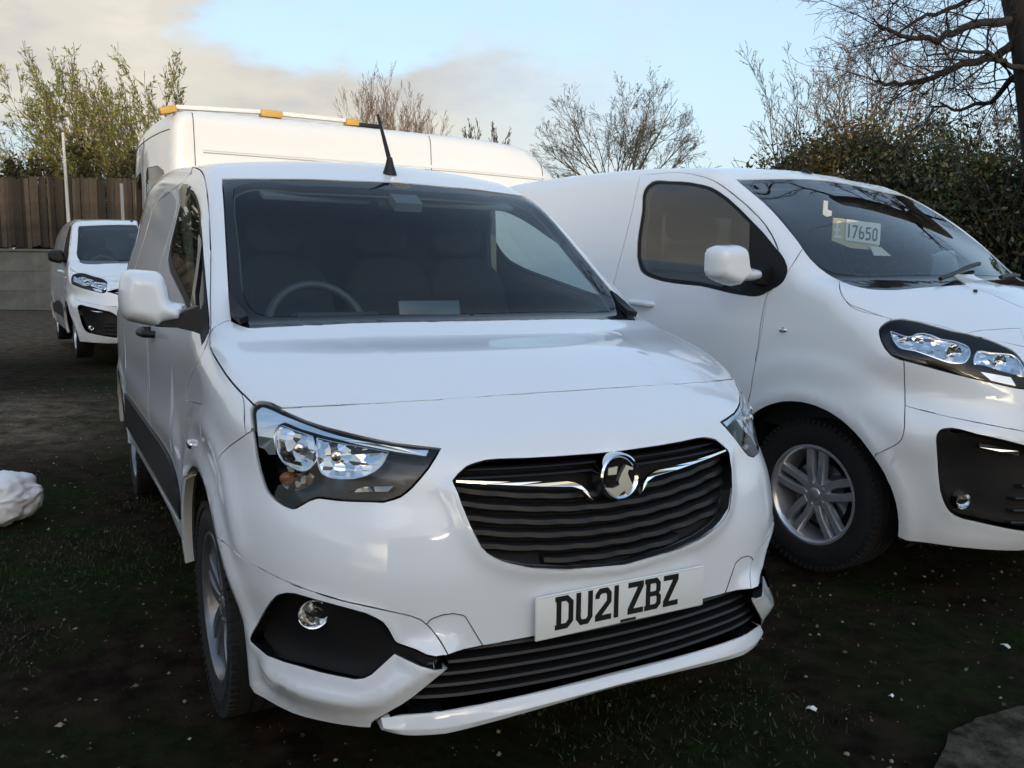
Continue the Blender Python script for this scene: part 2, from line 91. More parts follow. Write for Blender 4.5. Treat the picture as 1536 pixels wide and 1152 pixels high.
LARGE_LINES={
 'bonnet':[11,-790,1286,68,-861,1258,87,-880,1244,105,-893,1228,123,-901,1214,140,-905,1201,156,-905,1192,172,-902,1185,245,-875,1159,282,-857,1146,306,-844,1138,325,-818,1135,376,-736,1127,404,-700,1120,440,-670,1108,501,-628,1085,509,-569,1093,517,-527,1097,539,-440,1100,563,-335,1102,650,-450,1035,654,-431,1036,673,-335,1040,687,-219,1044,694,-105,1047,694,10,1050,206,-155,1279,204,-251,1275,198,-339,1271,184,-472,1265,177,-549,1259,165,-619,1255,145,-677,1254,129,-711,1256,120,-726,1257,109,-740,1260,98,-750,1262,84,-759,1266,41,-780,1277],
 'frit':[-697,-705,1783,-642,-721,1753,-594,-729,1725,-485,-741,1658,-402,-753,1601,-340,-764,1554,-263,-778,1492,-226,-784,1461,-176,-796,1415,-144,-800,1386,-128,-799,1372,-95,-796,1346,-63,-787,1322,-34,-779,1305,-16,-779,1297,24,-782,1283,59,-777,1272,74,-772,1268,102,-756,1260,113,-745,1257,124,-732,1255,134,-717,1253,150,-683,1252,170,-625,1252,182,-557,1256,190,-480,1262,204,-354,1268,211,-273,1271,214,-185,1275,215,-153,1276,156,-108,1297,131,-94,1307,114,-92,1318,-48,-108,1431,-99,-111,1466,-192,-109,1526,-272,-103,1575,-358,-91,1627,-498,-63,1709,-602,-37,1767,-716,-2,1828,-711,-77,1825,-710,-179,1821,-713,-303,1814,-720,-447,1805,-721,-506,1800,-717,-569,1795,-702,-671,1786],
 'glass':[-657,-653,1761,-572,-687,1713,-475,-717,1652,-369,-745,1578,-311,-760,1533,-257,-774,1488,-174,-789,1415,-143,-793,1387,-128,-792,1374,-114,-789,1363,-85,-776,1344,-72,-767,1336,-47,-743,1323,-36,-729,1319,-27,-712,1316,6,-640,1311,20,-603,1310,32,-563,1311,67,-412,1316,89,-295,1319,101,-191,1321,108,-73,1323,107,-7,1324,-41,-51,1428,-88,-63,1460,-172,-75,1514,-244,-81,1559,-341,-84,1617,-466,-78,1690,-557,-70,1741,-655,-55,1795,-655,-125,1793,-657,-189,1792,-666,-312,1789,-673,-428,1781,-672,-519,1774,-662,-618,1765],
 'headlight':[305,-911,1094,303,-902,1105,304,-889,1115,307,-870,1126,312,-848,1132,321,-815,1138,327,-799,1139,335,-786,1137,363,-752,1130,465,-665,1095,515,-610,1081,547,-578,1069,569,-561,1060,583,-553,1054,625,-532,1033,640,-528,1025,655,-529,1015,671,-534,1003,691,-539,982,717,-549,946,732,-554,918,738,-555,903,734,-579,886,727,-593,884,709,-621,888,673,-671,901,607,-749,922,546,-810,942,493,-856,960,446,-890,974,408,-911,982,383,-922,993,370,-926,1002,348,-928,1024,327,-925,1052,311,-918,1080],
 'fog':[770,-579,328,738,-638,339,720,-664,345,692,-701,354,662,-735,363,628,-768,370,608,-785,381,593,-800,397,586,-806,408,576,-817,435,566,-830,479,561,-847,560,564,-870,643,563,-877,676,562,-878,692,564,-877,706,569,-870,721,577,-861,727,598,-843,731,620,-826,728,641,-807,721,661,-787,714,690,-752,706,725,-701,693,757,-644,677,778,-600,665,795,-559,657,802,-539,652,809,-520,645,818,-489,625,826,-460,600,836,-417,549,840,-400,535,847,-366,520,856,-311,505,864,-252,496,871,-192,495,879,-71,502,880,10,505,873,10,382,868,10,341,860,10,300,857,-126,302,845,-261,304,825,-400,310,812,-460,313,801,-500,315],
 'nose':[306,-844,1138,335,-868,1110,358,-885,1082,395,-904,1026,410,-909,998,420,-905,970,418,-889,891,420,-886,860,425,-889,829,434,-897,800,511,-866,786,548,-847,778,582,-826,771,614,-802,765,645,-775,758,674,-746,752,702,-714,745,737,-667,735,761,-628,727,796,-550,720,822,-472,717,842,-394,713,860,-297,709,875,-180,704,882,-80,702,884,20,700,880,20,739,852,20,875,837,20,914,826,20,933,798,20,972,779,20,992,755,20,1011,694,20,1050,695,-40,1049,695,-100,1048,687,-219,1044,673,-335,1040,663,-392,1037,650,-450,1035],
 'bumper':[761,-628,727,728,-679,738,693,-725,747,655,-765,756,614,-802,765,582,-826,771,536,-854,781,486,-877,790,434,-897,800,447,-914,754,455,-922,723,456,-924,708,455,-925,694,452,-925,680,446,-926,667,437,-927,655,426,-929,645,356,-939,599,330,-938,550,312,-916,346,308,-907,288,305,-900,258,302,-892,229,300,-880,200,357,-859,186,414,-832,171,471,-797,157,500,-776,150,585,-700,150,632,-640,150,657,-600,150,677,-560,150,693,-520,150,706,-480,150,717,-440,150,728,-380,150,747,-240,150,758,-100,150,760,20,150,797,20,191,814,20,211,827,20,231,850,20,272,858,20,293,863,20,313,873,20,374,878,20,456,884,20,700,883,-60,702,880,-120,703,869,-240,706,857,-320,709,845,-380,711,831,-440,713,814,-500,715],
 'grille':[740,-550,905,754,-494,921,763,-438,937,768,-400,945,776,-341,953,791,-240,958,798,-162,962,804,-66,964,804,10,965,831,10,925,841,10,905,855,10,865,875,10,765,873,-106,763,870,-144,763,866,-182,765,861,-220,770,850,-276,782,841,-313,793,837,-330,800,831,-349,810,811,-402,849,803,-420,860,796,-438,868,780,-474,882,751,-531,899],
 'door':[-1391,-743,1861,-1326,-742,1858,-1176,-732,1857,-1115,-732,1853,-1083,-733,1850,-1015,-742,1840,-938,-757,1825,-863,-771,1807,-829,-775,1798,-769,-781,1776,-708,-792,1750,-623,-808,1705,-503,-826,1636,-420,-839,1581,-365,-848,1539,-314,-861,1492,-280,-873,1456,-265,-879,1438,-241,-891,1401,-225,-902,1365,-221,-906,1347,-221,-909,1331,-224,-912,1315,-230,-915,1300,-253,-924,1254,-265,-929,1222,-274,-938,1170,-277,-950,1080,-282,-956,969,-297,-959,780,-306,-960,721,-329,-961,598,-364,-956,500,-423,-941,356,-453,-931,291,-476,-921,246,-506,-903,198,-541,-880,147,-885,-905,206,-1048,-915,232,-1255,-923,264,-1583,-931,312,-1564,-939,364,-1549,-945,416,-1529,-952,492,-1514,-957,566,-1484,-956,783,-1458,-954,924,-1436,-951,1016,-1417,-947,1085,-1388,-927,1219,-1376,-915,1286,-1363,-893,1392,-1354,-868,1497,-1350,-842,1603,-1350,-825,1666,-1357,-793,1772,-1359,-786,1793,-1365,-776,1815,-1374,-763,1837],
 'winframe':[-1279,-788,1787,-1265,-783,1799,-1248,-778,1809,-1219,-775,1813,-1183,-775,1810,-1106,-780,1800,-1015,-784,1791,-955,-788,1783,-832,-798,1758,-772,-802,1741,-713,-811,1717,-632,-824,1676,-538,-840,1619,-365,-869,1503,-246,-887,1413,-227,-890,1397,-210,-894,1380,-186,-902,1349,-179,-907,1334,-176,-911,1318,-179,-915,1302,-184,-918,1287,-196,-920,1273,-213,-923,1260,-253,-926,1239,-290,-929,1223,-309,-930,1217,-330,-931,1213,-354,-931,1212,-429,-930,1217,-481,-929,1222,-644,-925,1246,-701,-923,1252,-879,-921,1261,-972,-919,1269,-1035,-917,1280,-1067,-916,1287,-1106,-914,1296,-1143,-911,1308,-1169,-908,1327,-1190,-903,1350,-1207,-897,1374,-1220,-892,1399,-1228,-886,1424,-1241,-875,1473,-1250,-863,1519,-1261,-834,1633,-1265,-828,1656,-1289,-807,1728,-1293,-800,1750,-1290,-794,1770],
 'doorglass':[-1256,-793,1772,-1240,-789,1783,-1222,-786,1792,-1196,-784,1796,-1164,-784,1794,-995,-791,1775,-927,-796,1765,-864,-801,1752,-807,-805,1738,-751,-811,1719,-644,-827,1667,-571,-839,1624,-458,-858,1551,-430,-885,1438,-416,-902,1364,-412,-913,1307,-411,-928,1230,-704,-920,1269,-904,-918,1281,-964,-916,1286,-1025,-914,1296,-1091,-911,1311,-1125,-909,1322,-1147,-906,1337,-1166,-901,1356,-1181,-897,1376,-1192,-893,1394,-1200,-889,1413,-1222,-869,1497,-1229,-858,1542,-1238,-835,1632,-1244,-828,1656,-1262,-813,1708,-1268,-806,1733,-1267,-799,1755],
 'arch':[-382,-865,107,-399,-878,141,-414,-893,176,-425,-909,212,-433,-922,249,-438,-930,287,-440,-937,325,-438,-942,363,-433,-947,401,-425,-950,438,-414,-954,474,-399,-957,509,-382,-959,542,-361,-960,575,-338,-961,605,-299,-961,646,-270,-960,670,-239,-960,692,-206,-960,711,-171,-960,727,-136,-960,740,-99,-960,750,-62,-960,756,-5,-960,760,33,-960,758,71,-959,753,126,-957,740,161,-956,727,196,-954,711,229,-953,692,260,-951,670,289,-949,646,316,-947,619,340,-941,590,362,-932,559,381,-922,526,404,-908,474,415,-899,438,423,-891,401,428,-885,363,430,-879,325,428,-873,287,423,-865,249,415,-853,212,397,-832,158,381,-821,124,361,-812,92,350,-809,77,322,-805,49,289,-804,25,251,-804,4,210,-804,-13,165,-805,-27,118,-805,-37,70,-804,-44,-5,-803,-48,-55,-804,-46,-104,-806,-41,-152,-809,-32,-198,-814,-20,-241,-820,-5,-280,-828,14,-316,-836,37,-346,-847,62,-371,-858,92],
 'reararch':[-3651,-872,195,-3661,-885,228,-3669,-895,264,-3673,-902,299,-3675,-908,335,-3673,-913,371,-3669,-917,406,-3661,-921,441,-3651,-924,475,-3638,-927,508,-3621,-930,540,-3603,-932,570,-3581,-933,599,-3558,-933,625,-3532,-934,649,-3504,-935,671,-3475,-935,690,-3444,-936,707,-3412,-937,720,-3367,-938,734,-3344,-938,739,-3298,-939,744,-3275,-940,745,-3252,-940,744,-3206,-942,739,-3183,-942,734,-3138,-943,720,-3106,-944,707,-3075,-945,690,-3046,-945,671,-3018,-946,649,-2980,-947,612,-2958,-947,585,-2938,-946,555,-2920,-945,524,-2899,-941,475,-2889,-938,441,-2881,-935,406,-2877,-931,371,-2875,-926,335,-2877,-920,299,-2881,-912,264,-2889,-903,228,-2899,-889,195,-2906,-881,178,-2916,-874,162,-2940,-861,132,-2955,-856,119,-2989,-846,95,-3028,-837,75,-3072,-830,58,-3120,-823,45,-3170,-819,36,-3222,-815,31,-3275,-813,29,-3328,-813,31,-3380,-814,36,-3430,-816,45,-3478,-820,58,-3522,-825,75,-3542,-829,84,-3579,-837,106,-3610,-846,132,-3634,-857,162,-3644,-864,178],
 'moulding':[-430,-956,500,-480,-960,579,-500,-960,600,-526,-960,614,-555,-960,623,-650,-960,640,-766,-960,666,-883,-959,685,-1030,-959,703,-1178,-958,713,-1267,-958,716,-1387,-957,716,-1596,-956,711,-1837,-955,697,-2440,-951,652,-2620,-950,643,-2800,-949,640,-2800,-949,612,-2800,-948,556,-2800,-944,500,-1600,-952,500,-460,-956,500],
 'fender':[-203,-920,1272,-178,-912,1316,-171,-907,1330,-167,-899,1344,-165,-889,1359,-165,-875,1373,-169,-857,1388,-194,-787,1433,-96,-788,1349,-52,-776,1317,-36,-774,1307,-15,-779,1296,11,-790,1286,73,-856,1256,95,-878,1241,112,-891,1227,126,-899,1213,139,-905,1201,153,-908,1191,167,-908,1182,182,-906,1175,211,-899,1164,240,-885,1157,279,-859,1147,304,-844,1139,335,-861,1113,362,-874,1088,386,-882,1062,419,-891,1024,438,-892,999,445,-890,986,458,-881,960,469,-870,933,468,-865,901,469,-862,869,472,-863,837,480,-871,807,489,-883,777,486,-900,750,480,-914,721,469,-921,692,456,-923,661,401,-920,549,375,-918,488,329,-929,479,281,-937,470,255,-943,489,213,-951,524,168,-955,560,121,-958,595,89,-959,615,58,-960,631,27,-961,643,-3,-961,649,-17,-961,649,-45,-961,643,-71,-961,629,-97,-961,608,-132,-960,566,-156,-958,530,-181,-956,490,-218,-949,422,-256,-940,347,-300,-926,267,-317,-919,240,-337,-908,211,-427,-859,94,-494,-827,13,-391,-918,236,-377,-929,280,-365,-937,323,-356,-943,365,-339,-952,448,-325,-958,528,-317,-961,587,-299,-960,761,-274,-955,986,-267,-952,1059,-265,-949,1096,-265,-929,1222,-219,-923,1260],
 'refl':[340,-885,1095,378,-868,1081,390,-861,1077,399,-851,1076,406,-839,1078,408,-812,1088,413,-796,1090,420,-782,1090,440,-761,1084,472,-744,1069,502,-704,1062,515,-693,1057,530,-683,1051,544,-678,1044,557,-684,1034,567,-699,1022,576,-719,1008,580,-738,994,579,-751,985,574,-763,981,566,-776,980,548,-798,981,528,-817,989,495,-841,1004,443,-872,1024,403,-898,1030,389,-902,1036,378,-902,1046,366,-900,1058,349,-892,1083],
 'refl_b':[580,-668,1024,585,-651,1026,607,-624,1020,639,-565,1016,648,-553,1014,657,-545,1009,667,-542,1003,680,-543,992,705,-550,961,714,-555,947,718,-560,938,716,-568,934,711,-579,934,694,-607,940,663,-648,953,625,-692,972,609,-715,975,602,-721,979,595,-715,993,586,-693,1011],
 'refl_c':[626,-709,952,661,-662,943,695,-613,933,708,-609,910,714,-606,898,658,-685,917,634,-703,943],
 'led':[681,-764,671,729,-691,656,766,-623,641,766,-620,622,729,-688,637,681,-761,653],
}
SMALL_PTS={
 'bowl':[0.5573,-0.7363,0.9033],
 'bowl_b':[0.6346,-0.6648,0.8922],
 'ind':[0.535,-0.7731,0.8273],
 'fog':[0.6527,-0.7416,0.5029],
 'handle':[-1.2099,-0.8873,1.07],
 'marker':[-0.3182,-0.8846,0.7915],
 'badge':[0.8479,0.0072,0.8254],
 'ant':[-0.7791,0.012,1.7187],
 'proj':[0.6995,-0.5921,0.8725],
 'proj_b':[0.74,-0.5403,0.8501],
}
MIRROR_OUTLINES={
 'small':[[-1.0661,1.3163],[-1.0599,1.3246],[-1.0442,1.329],[-0.9709,1.3236],[-0.957,1.3142],[-0.946,1.2733],[-0.942,1.2359],[-0.8967,1.2298],[-0.9064,1.2163],[-0.9142,1.2028],[-0.9187,1.1796],[-0.9695,1.1767],[-0.9746,1.1614],[-0.9938,1.1656],[-1.0368,1.176],[-1.0659,1.1865],[-1.0756,1.2012],[-1.08,1.2369],[-1.0765,1.2779]],
 'large':[[-1.2534,1.4117],[-1.2381,1.428],[-1.2099,1.4371],[-1.1017,1.4424],[-1.0756,1.4334],[-1.0588,1.4071],[-1.0459,1.3448],[-0.9692,1.3385],[-0.9672,1.281],[-1.0821,1.2768],[-1.0978,1.255],[-1.1461,1.2624],[-1.2231,1.2828],[-1.2446,1.2988],[-1.2539,1.3191],[-1.2576,1.3799]],
}
LARGE_PTS={
 'fog':[0.6366,-0.7657,0.429],
 'marker':[-0.1443,-0.9518,1.0661],
 'handle':[-1.1188,-0.9396,1.1463],
 'jet':[0.2936,-0.2119,1.2448],
 'ant':[-0.8166,0.1011,1.8719],
 'bowl':[0.534,-0.7623,1.0214],
 'bowl_b':[0.6459,-0.6265,0.9889],
}

CX, CY, CZ, YAW, PITCH, ROLL, FOC = CAM
_f = Vector((-math.cos(YAW) * math.cos(PITCH), math.sin(YAW) * math.cos(PITCH), -math.sin(PITCH)))
_r = _f.cross(Vector((0, 0, 1))).normalized()
_u = _r.cross(_f)
_r2 = _r * math.cos(ROLL) + _u * math.sin(ROLL)
_u2 = -_r * math.sin(ROLL) + _u * math.cos(ROLL)
cam_data = bpy.data.cameras.new('camera')
camera = bpy.data.objects.new('camera', cam_data)
COL.objects.link(camera)
camera.matrix_world = Matrix(((_r2.x, _u2.x, -_f.x, CX), (_r2.y, _u2.y, -_f.y, CY), (_r2.z, _u2.z, -_f.z, CZ), (0, 0, 0, 1)))
cam_data.sensor_fit = 'HORIZONTAL'
cam_data.sensor_width = 36.0
cam_data.lens = FOC * 1000 / 1536 * 36.0
cam_data.clip_start = 0.05
cam_data.clip_end = 2000
scene.camera = camera

SUN_DIR = Vector((0.955, -0.235, 0.0)).normalized() * math.cos(R(10.5)) + Vector((0, 0, math.sin(R(10.5))))
world = bpy.data.worlds.new('World')
scene.world = world
world.use_nodes = True
wn, wl = world.node_tree.nodes, world.node_tree.links
wn.clear()
w_out = wn.new('ShaderNodeOutputWorld')
w_bg = wn.new('ShaderNodeBackground')
w_bg.inputs['Strength'].default_value = 0.13
sky = wn.new('ShaderNodeTexSky')
sky.sky_type = 'NISHITA'
sky.sun_disc = False
sky.sun_elevation = R(10.5)
sky.sun_rotation = math.atan2(SUN_DIR.x, SUN_DIR.y)
sky.air_density = 1.0
sky.dust_density = 3.0
sky.ozone_density = 2.3
# clouds: noise over the direction, flattened towards the horizon
tc = wn.new('ShaderNodeTexCoord')
sep = wn.new('ShaderNodeSeparateXYZ')
wl.new(tc.outputs['Generated'], sep.inputs[0])
def wmath(op, a, b=None, clamp=False):
    n = wn.new('ShaderNodeMath'); n.operation = op; n.use_clamp = clamp
    for i, v in enumerate((a, b)):
        if v is None: continue
        if isinstance(v, (int, float)): n.inputs[i].default_value = v
        else: wl.new(v, n.inputs[i])
    return n.outputs[0]
zz = wmath('ADD', wmath('MAXIMUM', sep.outputs['Z'], 0.0), 0.22)
cmb = wn.new('ShaderNodeCombineXYZ')
wl.new(wmath('DIVIDE', sep.outputs['X'], zz), cmb.inputs[0])
wl.new(wmath('DIVIDE', sep.outputs['Y'], zz), cmb.inputs[1])
def wnoise(scale, detail, off, rough=0.55):
    mp = wn.new('ShaderNodeMapping'); mp.inputs['Location'].default_value = off
    wl.new(cmb.outputs[0], mp.inputs['Vector'])
    n = wn.new('ShaderNodeTexNoise'); n.inputs['Scale'].default_value = scale
    n.inputs['Detail'].default_value = detail; n.inputs['Roughness'].default_value = rough
    wl.new(mp.outputs[0], n.inputs['Vector'])
    return n.outputs['Fac']
def wramp(fac, stops):
    n = wn.new('ShaderNodeValToRGB'); wl.new(fac, n.inputs[0])
    e = n.color_ramp.elements
    e[0].position, e[0].color = stops[0]; e[1].position, e[1].color = stops[1]
    for p, c in stops[2:]:
        q = e.new(p); q.color = c
    n.color_ramp.interpolation = 'EASE'
    return n.outputs[0]
def wmix(fac, a, b, kind='MIX'):
    n = wn.new('ShaderNodeMix'); n.data_type = 'RGBA'; n.blend_type = kind
    for v, k in ((fac, 0), (a, 6), (b, 7)):
        if isinstance(v, (int, float)): n.inputs[k].default_value = v
        elif isinstance(v, tuple): n.inputs[k].default_value = v
        else: wl.new(v, n.inputs[k])
    return n.outputs[2]
CLOUD_OFF = (7.7, -3.1, 0.0)
big = wnoise(1.05, 6, CLOUD_OFF)
cover = wramp(big, [(0.38, (0, 0, 0, 1)), (0.50, (1, 1, 1, 1))])
# cloud banks thin out to the north-east of the sky, towards clear blue
side = wmath('ADD', wmath('MULTIPLY', sep.outputs['Y'], -3.6), 2.25, True)
cover = wmath('MULTIPLY', cover, side)
high = wmath('ADD', wmath('MULTIPLY', sep.outputs['Z'], -4.0), 2.5, True)     # open blue overhead
cover = wmath('MULTIPLY', cover, high)
shade = wnoise(2.1, 7, (0.9, 5.2, 0.0), 0.6)
cloud_col = wramp(shade, [(0.36, (1.22, 1.15, 1.06, 1)), (0.56, (1.52, 1.38, 1.15, 1)), (0.70, (1.72, 1.57, 1.30, 1))])
# thin high veil, strongest away from the sun, and pale air along the horizon
sdot = wmath('ADD', wmath('MULTIPLY', sep.outputs['X'], -SUN_DIR.x * 0.75), wmath('ADD', wmath('MULTIPLY', sep.outputs['Y'], -SUN_DIR.y * 0.75), 0.40), True)
veil = wmix(wmath('MULTIPLY', sdot, 0.62), sky.outputs[0], (0.95, 1.20, 1.38, 1))
hazy = wmix(wmath('MULTIPLY', wmath('POWER', wmath('SUBTRACT', 1.0, wmath('MAXIMUM', sep.outputs['Z'], 0.0), True), 6.0), sdot), veil, (1.40, 1.55, 1.60, 1))
final = wmix(wmath('MULTIPLY', cover, 0.9), hazy, cloud_col)
wl.new(final, w_bg.inputs['Color'])
wl.new(w_bg.outputs[0], w_out.inputs[0])

sun_data = bpy.data.lights.new('sun', 'SUN')
sun_data.energy = 0.38
sun_data.angle = R(0.6)
sun_data.color = (1.0, 0.82, 0.60)
sun = bpy.data.objects.new('sun', sun_data)
COL.objects.link(sun)
sun.rotation_euler = SUN_DIR.to_track_quat('Z', 'Y').to_euler()
sun.location = (20, -5, 15)

vs = scene.view_settings
vs.view_transform = 'Standard'
vs.look = 'None'
vs.exposure = 2.0
vs.gamma = 1.0
vs.use_curve_mapping = False
scene.cycles.max_bounces = 10
scene.cycles.transparent_max_bounces = 24
scene.cycles.glossy_bounces = 5
scene.cycles.diffuse_bounces = 4

# ------------------------------------------------------------------ materials
MATS = {}
def new_mat(name):
    m = bpy.data.materials.new(name); m.use_nodes = True
    nt = m.node_tree; nt.nodes.clear()
    out = nt.nodes.new('ShaderNodeOutputMaterial')
    MATS[name] = m
    return m, nt.nodes, nt.links, out
def principled(name, col, rough=0.5, metal=0.0, coat=0.0, coat_rough=0.03, spec=0.5, vary=0.0, vscale=6.0, bump=0.0, bscale=60.0, col2=None, alpha_noise=None, sub=0.0):
    m, n, l, out = new_mat(name)
    b = n.new('ShaderNodeBsdfPrincipled')
    b.inputs['Base Color'].default_value = (*col, 1)
    b.inputs['Roughness'].default_value = rough
    b.inputs['Metallic'].default_value = metal
    b.inputs['Coat Weight'].default_value = coat
    b.inputs['Coat Roughness'].default_value = coat_rough
    b.inputs['Specular IOR Level'].default_value = spec
    tcn = n.new('ShaderNodeTexCoord')
    if vary or col2:
        t = n.new('ShaderNodeTexNoise'); t.inputs['Scale'].default_value = vscale; t.inputs['Detail'].default_value = 6
        t.inputs['Roughness'].default_value = 0.65
        l.new(tcn.outputs['Object'], t.inputs['Vector'])
        mx = n.new('ShaderNodeMix'); mx.data_type = 'RGBA'
        c2 = col2 if col2 else tuple(max(0, c * (1 - vary)) for c in col)
        mx.inputs[6].default_value = (*c2, 1); mx.inputs[7].default_value = (*col, 1)
        rp = n.new('ShaderNodeMapRange'); rp.inputs[1].default_value = 0.35; rp.inputs[2].default_value = 0.65
        l.new(t.outputs['Fac'], rp.inputs[0]); l.new(rp.outputs[0], mx.inputs[0]); l.new(mx.outputs[2], b.inputs['Base Color'])
    if bump:
        t = n.new('ShaderNodeTexNoise'); t.inputs['Scale'].default_value = bscale; t.inputs['Detail'].default_value = 5
        l.new(tcn.outputs['Object'], t.inputs['Vector'])
        bp = n.new('ShaderNodeBump'); bp.inputs['Strength'].default_value = bump; bp.inputs['Distance'].default_value = 0.01
        l.new(t.outputs['Fac'], bp.inputs['Height']); l.new(bp.outputs[0], b.inputs['Normal'])
    l.new(b.outputs[0], out.inputs[0])
    return m
def glass_mat(name, tint, ior=1.5, rough=0.0, film=0.0, film_col=(0.5, 0.55, 0.6)):
    """thin sheet: tinted see-through mixed with mirror reflection by Fresnel"""
    m, n, l, out = new_mat(name)
    tr = n.new('ShaderNodeBsdfTransparent'); tr.inputs[0].default_value = (*tint, 1)
    gl = n.new('ShaderNodeBsdfGlossy'); gl.inputs['Roughness'].default_value = rough
    fr = n.new('ShaderNodeLayerWeight'); fr.inputs['Blend'].default_value = 0.5
    # Schlick from facing: F0 + (1-F0)*facing^5, doubled for the two faces of the pane
    pw = n.new('ShaderNodeMath'); pw.operation = 'POWER'; pw.inputs[1].default_value = 5.0
    l.new(fr.outputs['Facing'], pw.inputs[0])
    f0 = ((ior - 1) / (ior + 1)) ** 2 * 1.9
    mr = n.new('ShaderNodeMath'); mr.operation = 'MULTIPLY_ADD'; mr.inputs[1].default_value = 1 - f0; mr.inputs[2].default_value = f0
    l.new(pw.outputs[0], mr.inputs[0])
    mx = n.new('ShaderNodeMixShader')
    l.new(mr.outputs[0], mx.inputs[0]); l.new(tr.outputs[0], mx.inputs[1]); l.new(gl.outputs[0], mx.inputs[2])
    last = mx.outputs[0]
    if film:
        df = n.new('ShaderNodeBsdfDiffuse'); df.inputs[0].default_value = (*film_col, 1)
        tcn = n.new('ShaderNodeTexCoord')
        t = n.new('ShaderNodeTexNoise'); t.inputs['Scale'].default_value = 3.0; t.inputs['Detail'].default_value = 5
        l.new(tcn.outputs['Object'], t.inputs['Vector'])
        mm = n.new('ShaderNodeMath'); mm.operation = 'MULTIPLY'; mm.inputs[1].default_value = film * 2
        l.new(t.outputs['Fac'], mm.inputs[0])
        m2 = n.new('ShaderNodeMixShader')
        l.new(mm.outputs[0], m2.inputs[0]); l.new(last, m2.inputs[1]); l.new(df.outputs[0], m2.inputs[2])
        last = m2.outputs[0]
    l.new(last, out.inputs[0])
    return m

def paint_mat(name, col, dirt=0.25):
    """white van paint: clear coat, faint orange peel, road film low on the body"""
    m, n, l, out = new_mat(name)
    b = n.new('ShaderNodeBsdfPrincipled')
    b.inputs['Roughness'].default_value = 0.35
    b.inputs['Coat Weight'].default_value = 1.0
    b.inputs['Coat Roughness'].default_value = 0.02
    tcn = n.new('ShaderNodeTexCoord'); sp = n.new('ShaderNodeSeparateXYZ')
    l.new(tcn.outputs['Object'], sp.inputs[0])
    t = n.new('ShaderNodeTexNoise'); t.inputs['Scale'].default_value = 3.5; t.inputs['Detail'].default_value = 8; t.inputs['Roughness'].default_value = 0.7
    l.new(tcn.outputs['Object'], t.inputs['Vector'])
    mr = n.new('ShaderNodeMapRange'); mr.inputs[1].default_value = 0.85; mr.inputs[2].default_value = 0.22; mr.inputs[3].default_value = 0.0; mr.inputs[4].default_value = 1.0
    l.new(sp.outputs['Z'], mr.inputs[0])
    mu = n.new('ShaderNodeMath'); mu.operation = 'MULTIPLY'; l.new(mr.outputs[0], mu.inputs[0]); l.new(t.outputs['Fac'], mu.inputs[1])
    m3 = n.new('ShaderNodeMath'); m3.operation = 'MULTIPLY'; m3.inputs[1].default_value = dirt; l.new(mu.outputs[0], m3.inputs[0])
    # thin general film
    t2 = n.new('ShaderNodeTexNoise'); t2.inputs['Scale'].default_value = 1.3; t2.inputs['Detail'].default_value = 9
    l.new(tcn.outputs['Object'], t2.inputs['Vector'])
    ad = n.new('ShaderNodeMath'); ad.operation = 'MULTIPLY_ADD'; ad.inputs[1].default_value = 0.06; l.new(t2.outputs['Fac'], ad.inputs[0]); l.new(m3.outputs[0], ad.inputs[2])
    mx = n.new('ShaderNodeMix'); mx.data_type = 'RGBA'
    mx.inputs[6].default_value = (*col, 1); mx.inputs[7].default_value = (0.30, 0.27, 0.22, 1)
    l.new(ad.outputs[0], mx.inputs[0]); l.new(mx.outputs[2], b.inputs['Base Color'])
    t4 = n.new('ShaderNodeTexNoise'); t4.inputs['Scale'].default_value = 220; t4.inputs['Detail'].default_value = 2
    l.new(tcn.outputs['Object'], t4.inputs['Vector'])
    bp = n.new('ShaderNodeBump'); bp.inputs['Strength'].default_value = 0.02; bp.inputs['Distance'].default_value = 0.002
    l.new(t4.outputs['Fac'], bp.inputs['Height']); l.new(bp.outputs[0], b.inputs['Coat Normal'])
    l.new(b.outputs[0], out.inputs[0])
    return m

PAINT = paint_mat('white_paint', (0.775, 0.80, 0.825), 0.22)
PAINT_B = paint_mat('white_paint_second', (0.775, 0.80, 0.82), 0.18)
CREAM = paint_mat('white_paint_tall_van', (0.80, 0.79, 0.76), 0.2)
BLACK = principled('black_plastic', (0.008, 0.008, 0.009), 0.5, spec=.35, bump=0.15, bscale=260)
GLOSSBLACK = principled('gloss_black', (0.006, 0.006, 0.007), 0.18, spec=.35)
FRIT = principled('black_frit', (0.006, 0.007, 0.009), 0.06, spec=.45)
DARK = principled('dark_lining', (0.010, 0.010, 0.011), 0.9)
TRIM = principled('grey_cabin_trim', (0.10, 0.11, 0.12), 0.8)
BEIGE = principled('beige_pillar_trim', (0.34, 0.32, 0.27), 0.8)
DASH = principled('dashboard_plastic', (0.022, 0.024, 0.027), 0.65, bump=0.2, bscale=300)
SEAT = principled('seat_cloth', (0.016, 0.017, 0.02), 0.95, vary=0.4, vscale=30)
CHROME = principled('chrome', (0.82, 0.83, 0.84), 0.07, 1.0)
SATIN = principled('satin_chrome', (0.7, 0.71, 0.73), 0.22, 1.0)
BOWL = principled('lamp_reflector', (0.78, 0.79, 0.80), 0.12, 1.0, bump=0.5, bscale=45)
SILVER = principled('wheel_silver', (0.62, 0.63, 0.65), 0.28, 0.65, coat=0.5, vary=0.25, vscale=14)
SILVER_D = principled('wheel_cover_grey', (0.20, 0.205, 0.215), 0.35, 0.6, coat=0.3, vary=0.3, vscale=14)
DISC = principled('brake_steel', (0.34, 0.34, 0.35), 0.35, 1.0)
RUBBER = principled('tyre_rubber', (0.009, 0.009, 0.009), 0.85, vary=0.4, vscale=20, bump=0.2, bscale=120)
LENS = glass_mat('lamp_lens', (0.90, 0.92, 0.93), 1.34)
GLASS = glass_mat('windscreen_glass', (0.74, 0.84, 0.84), 1.40)
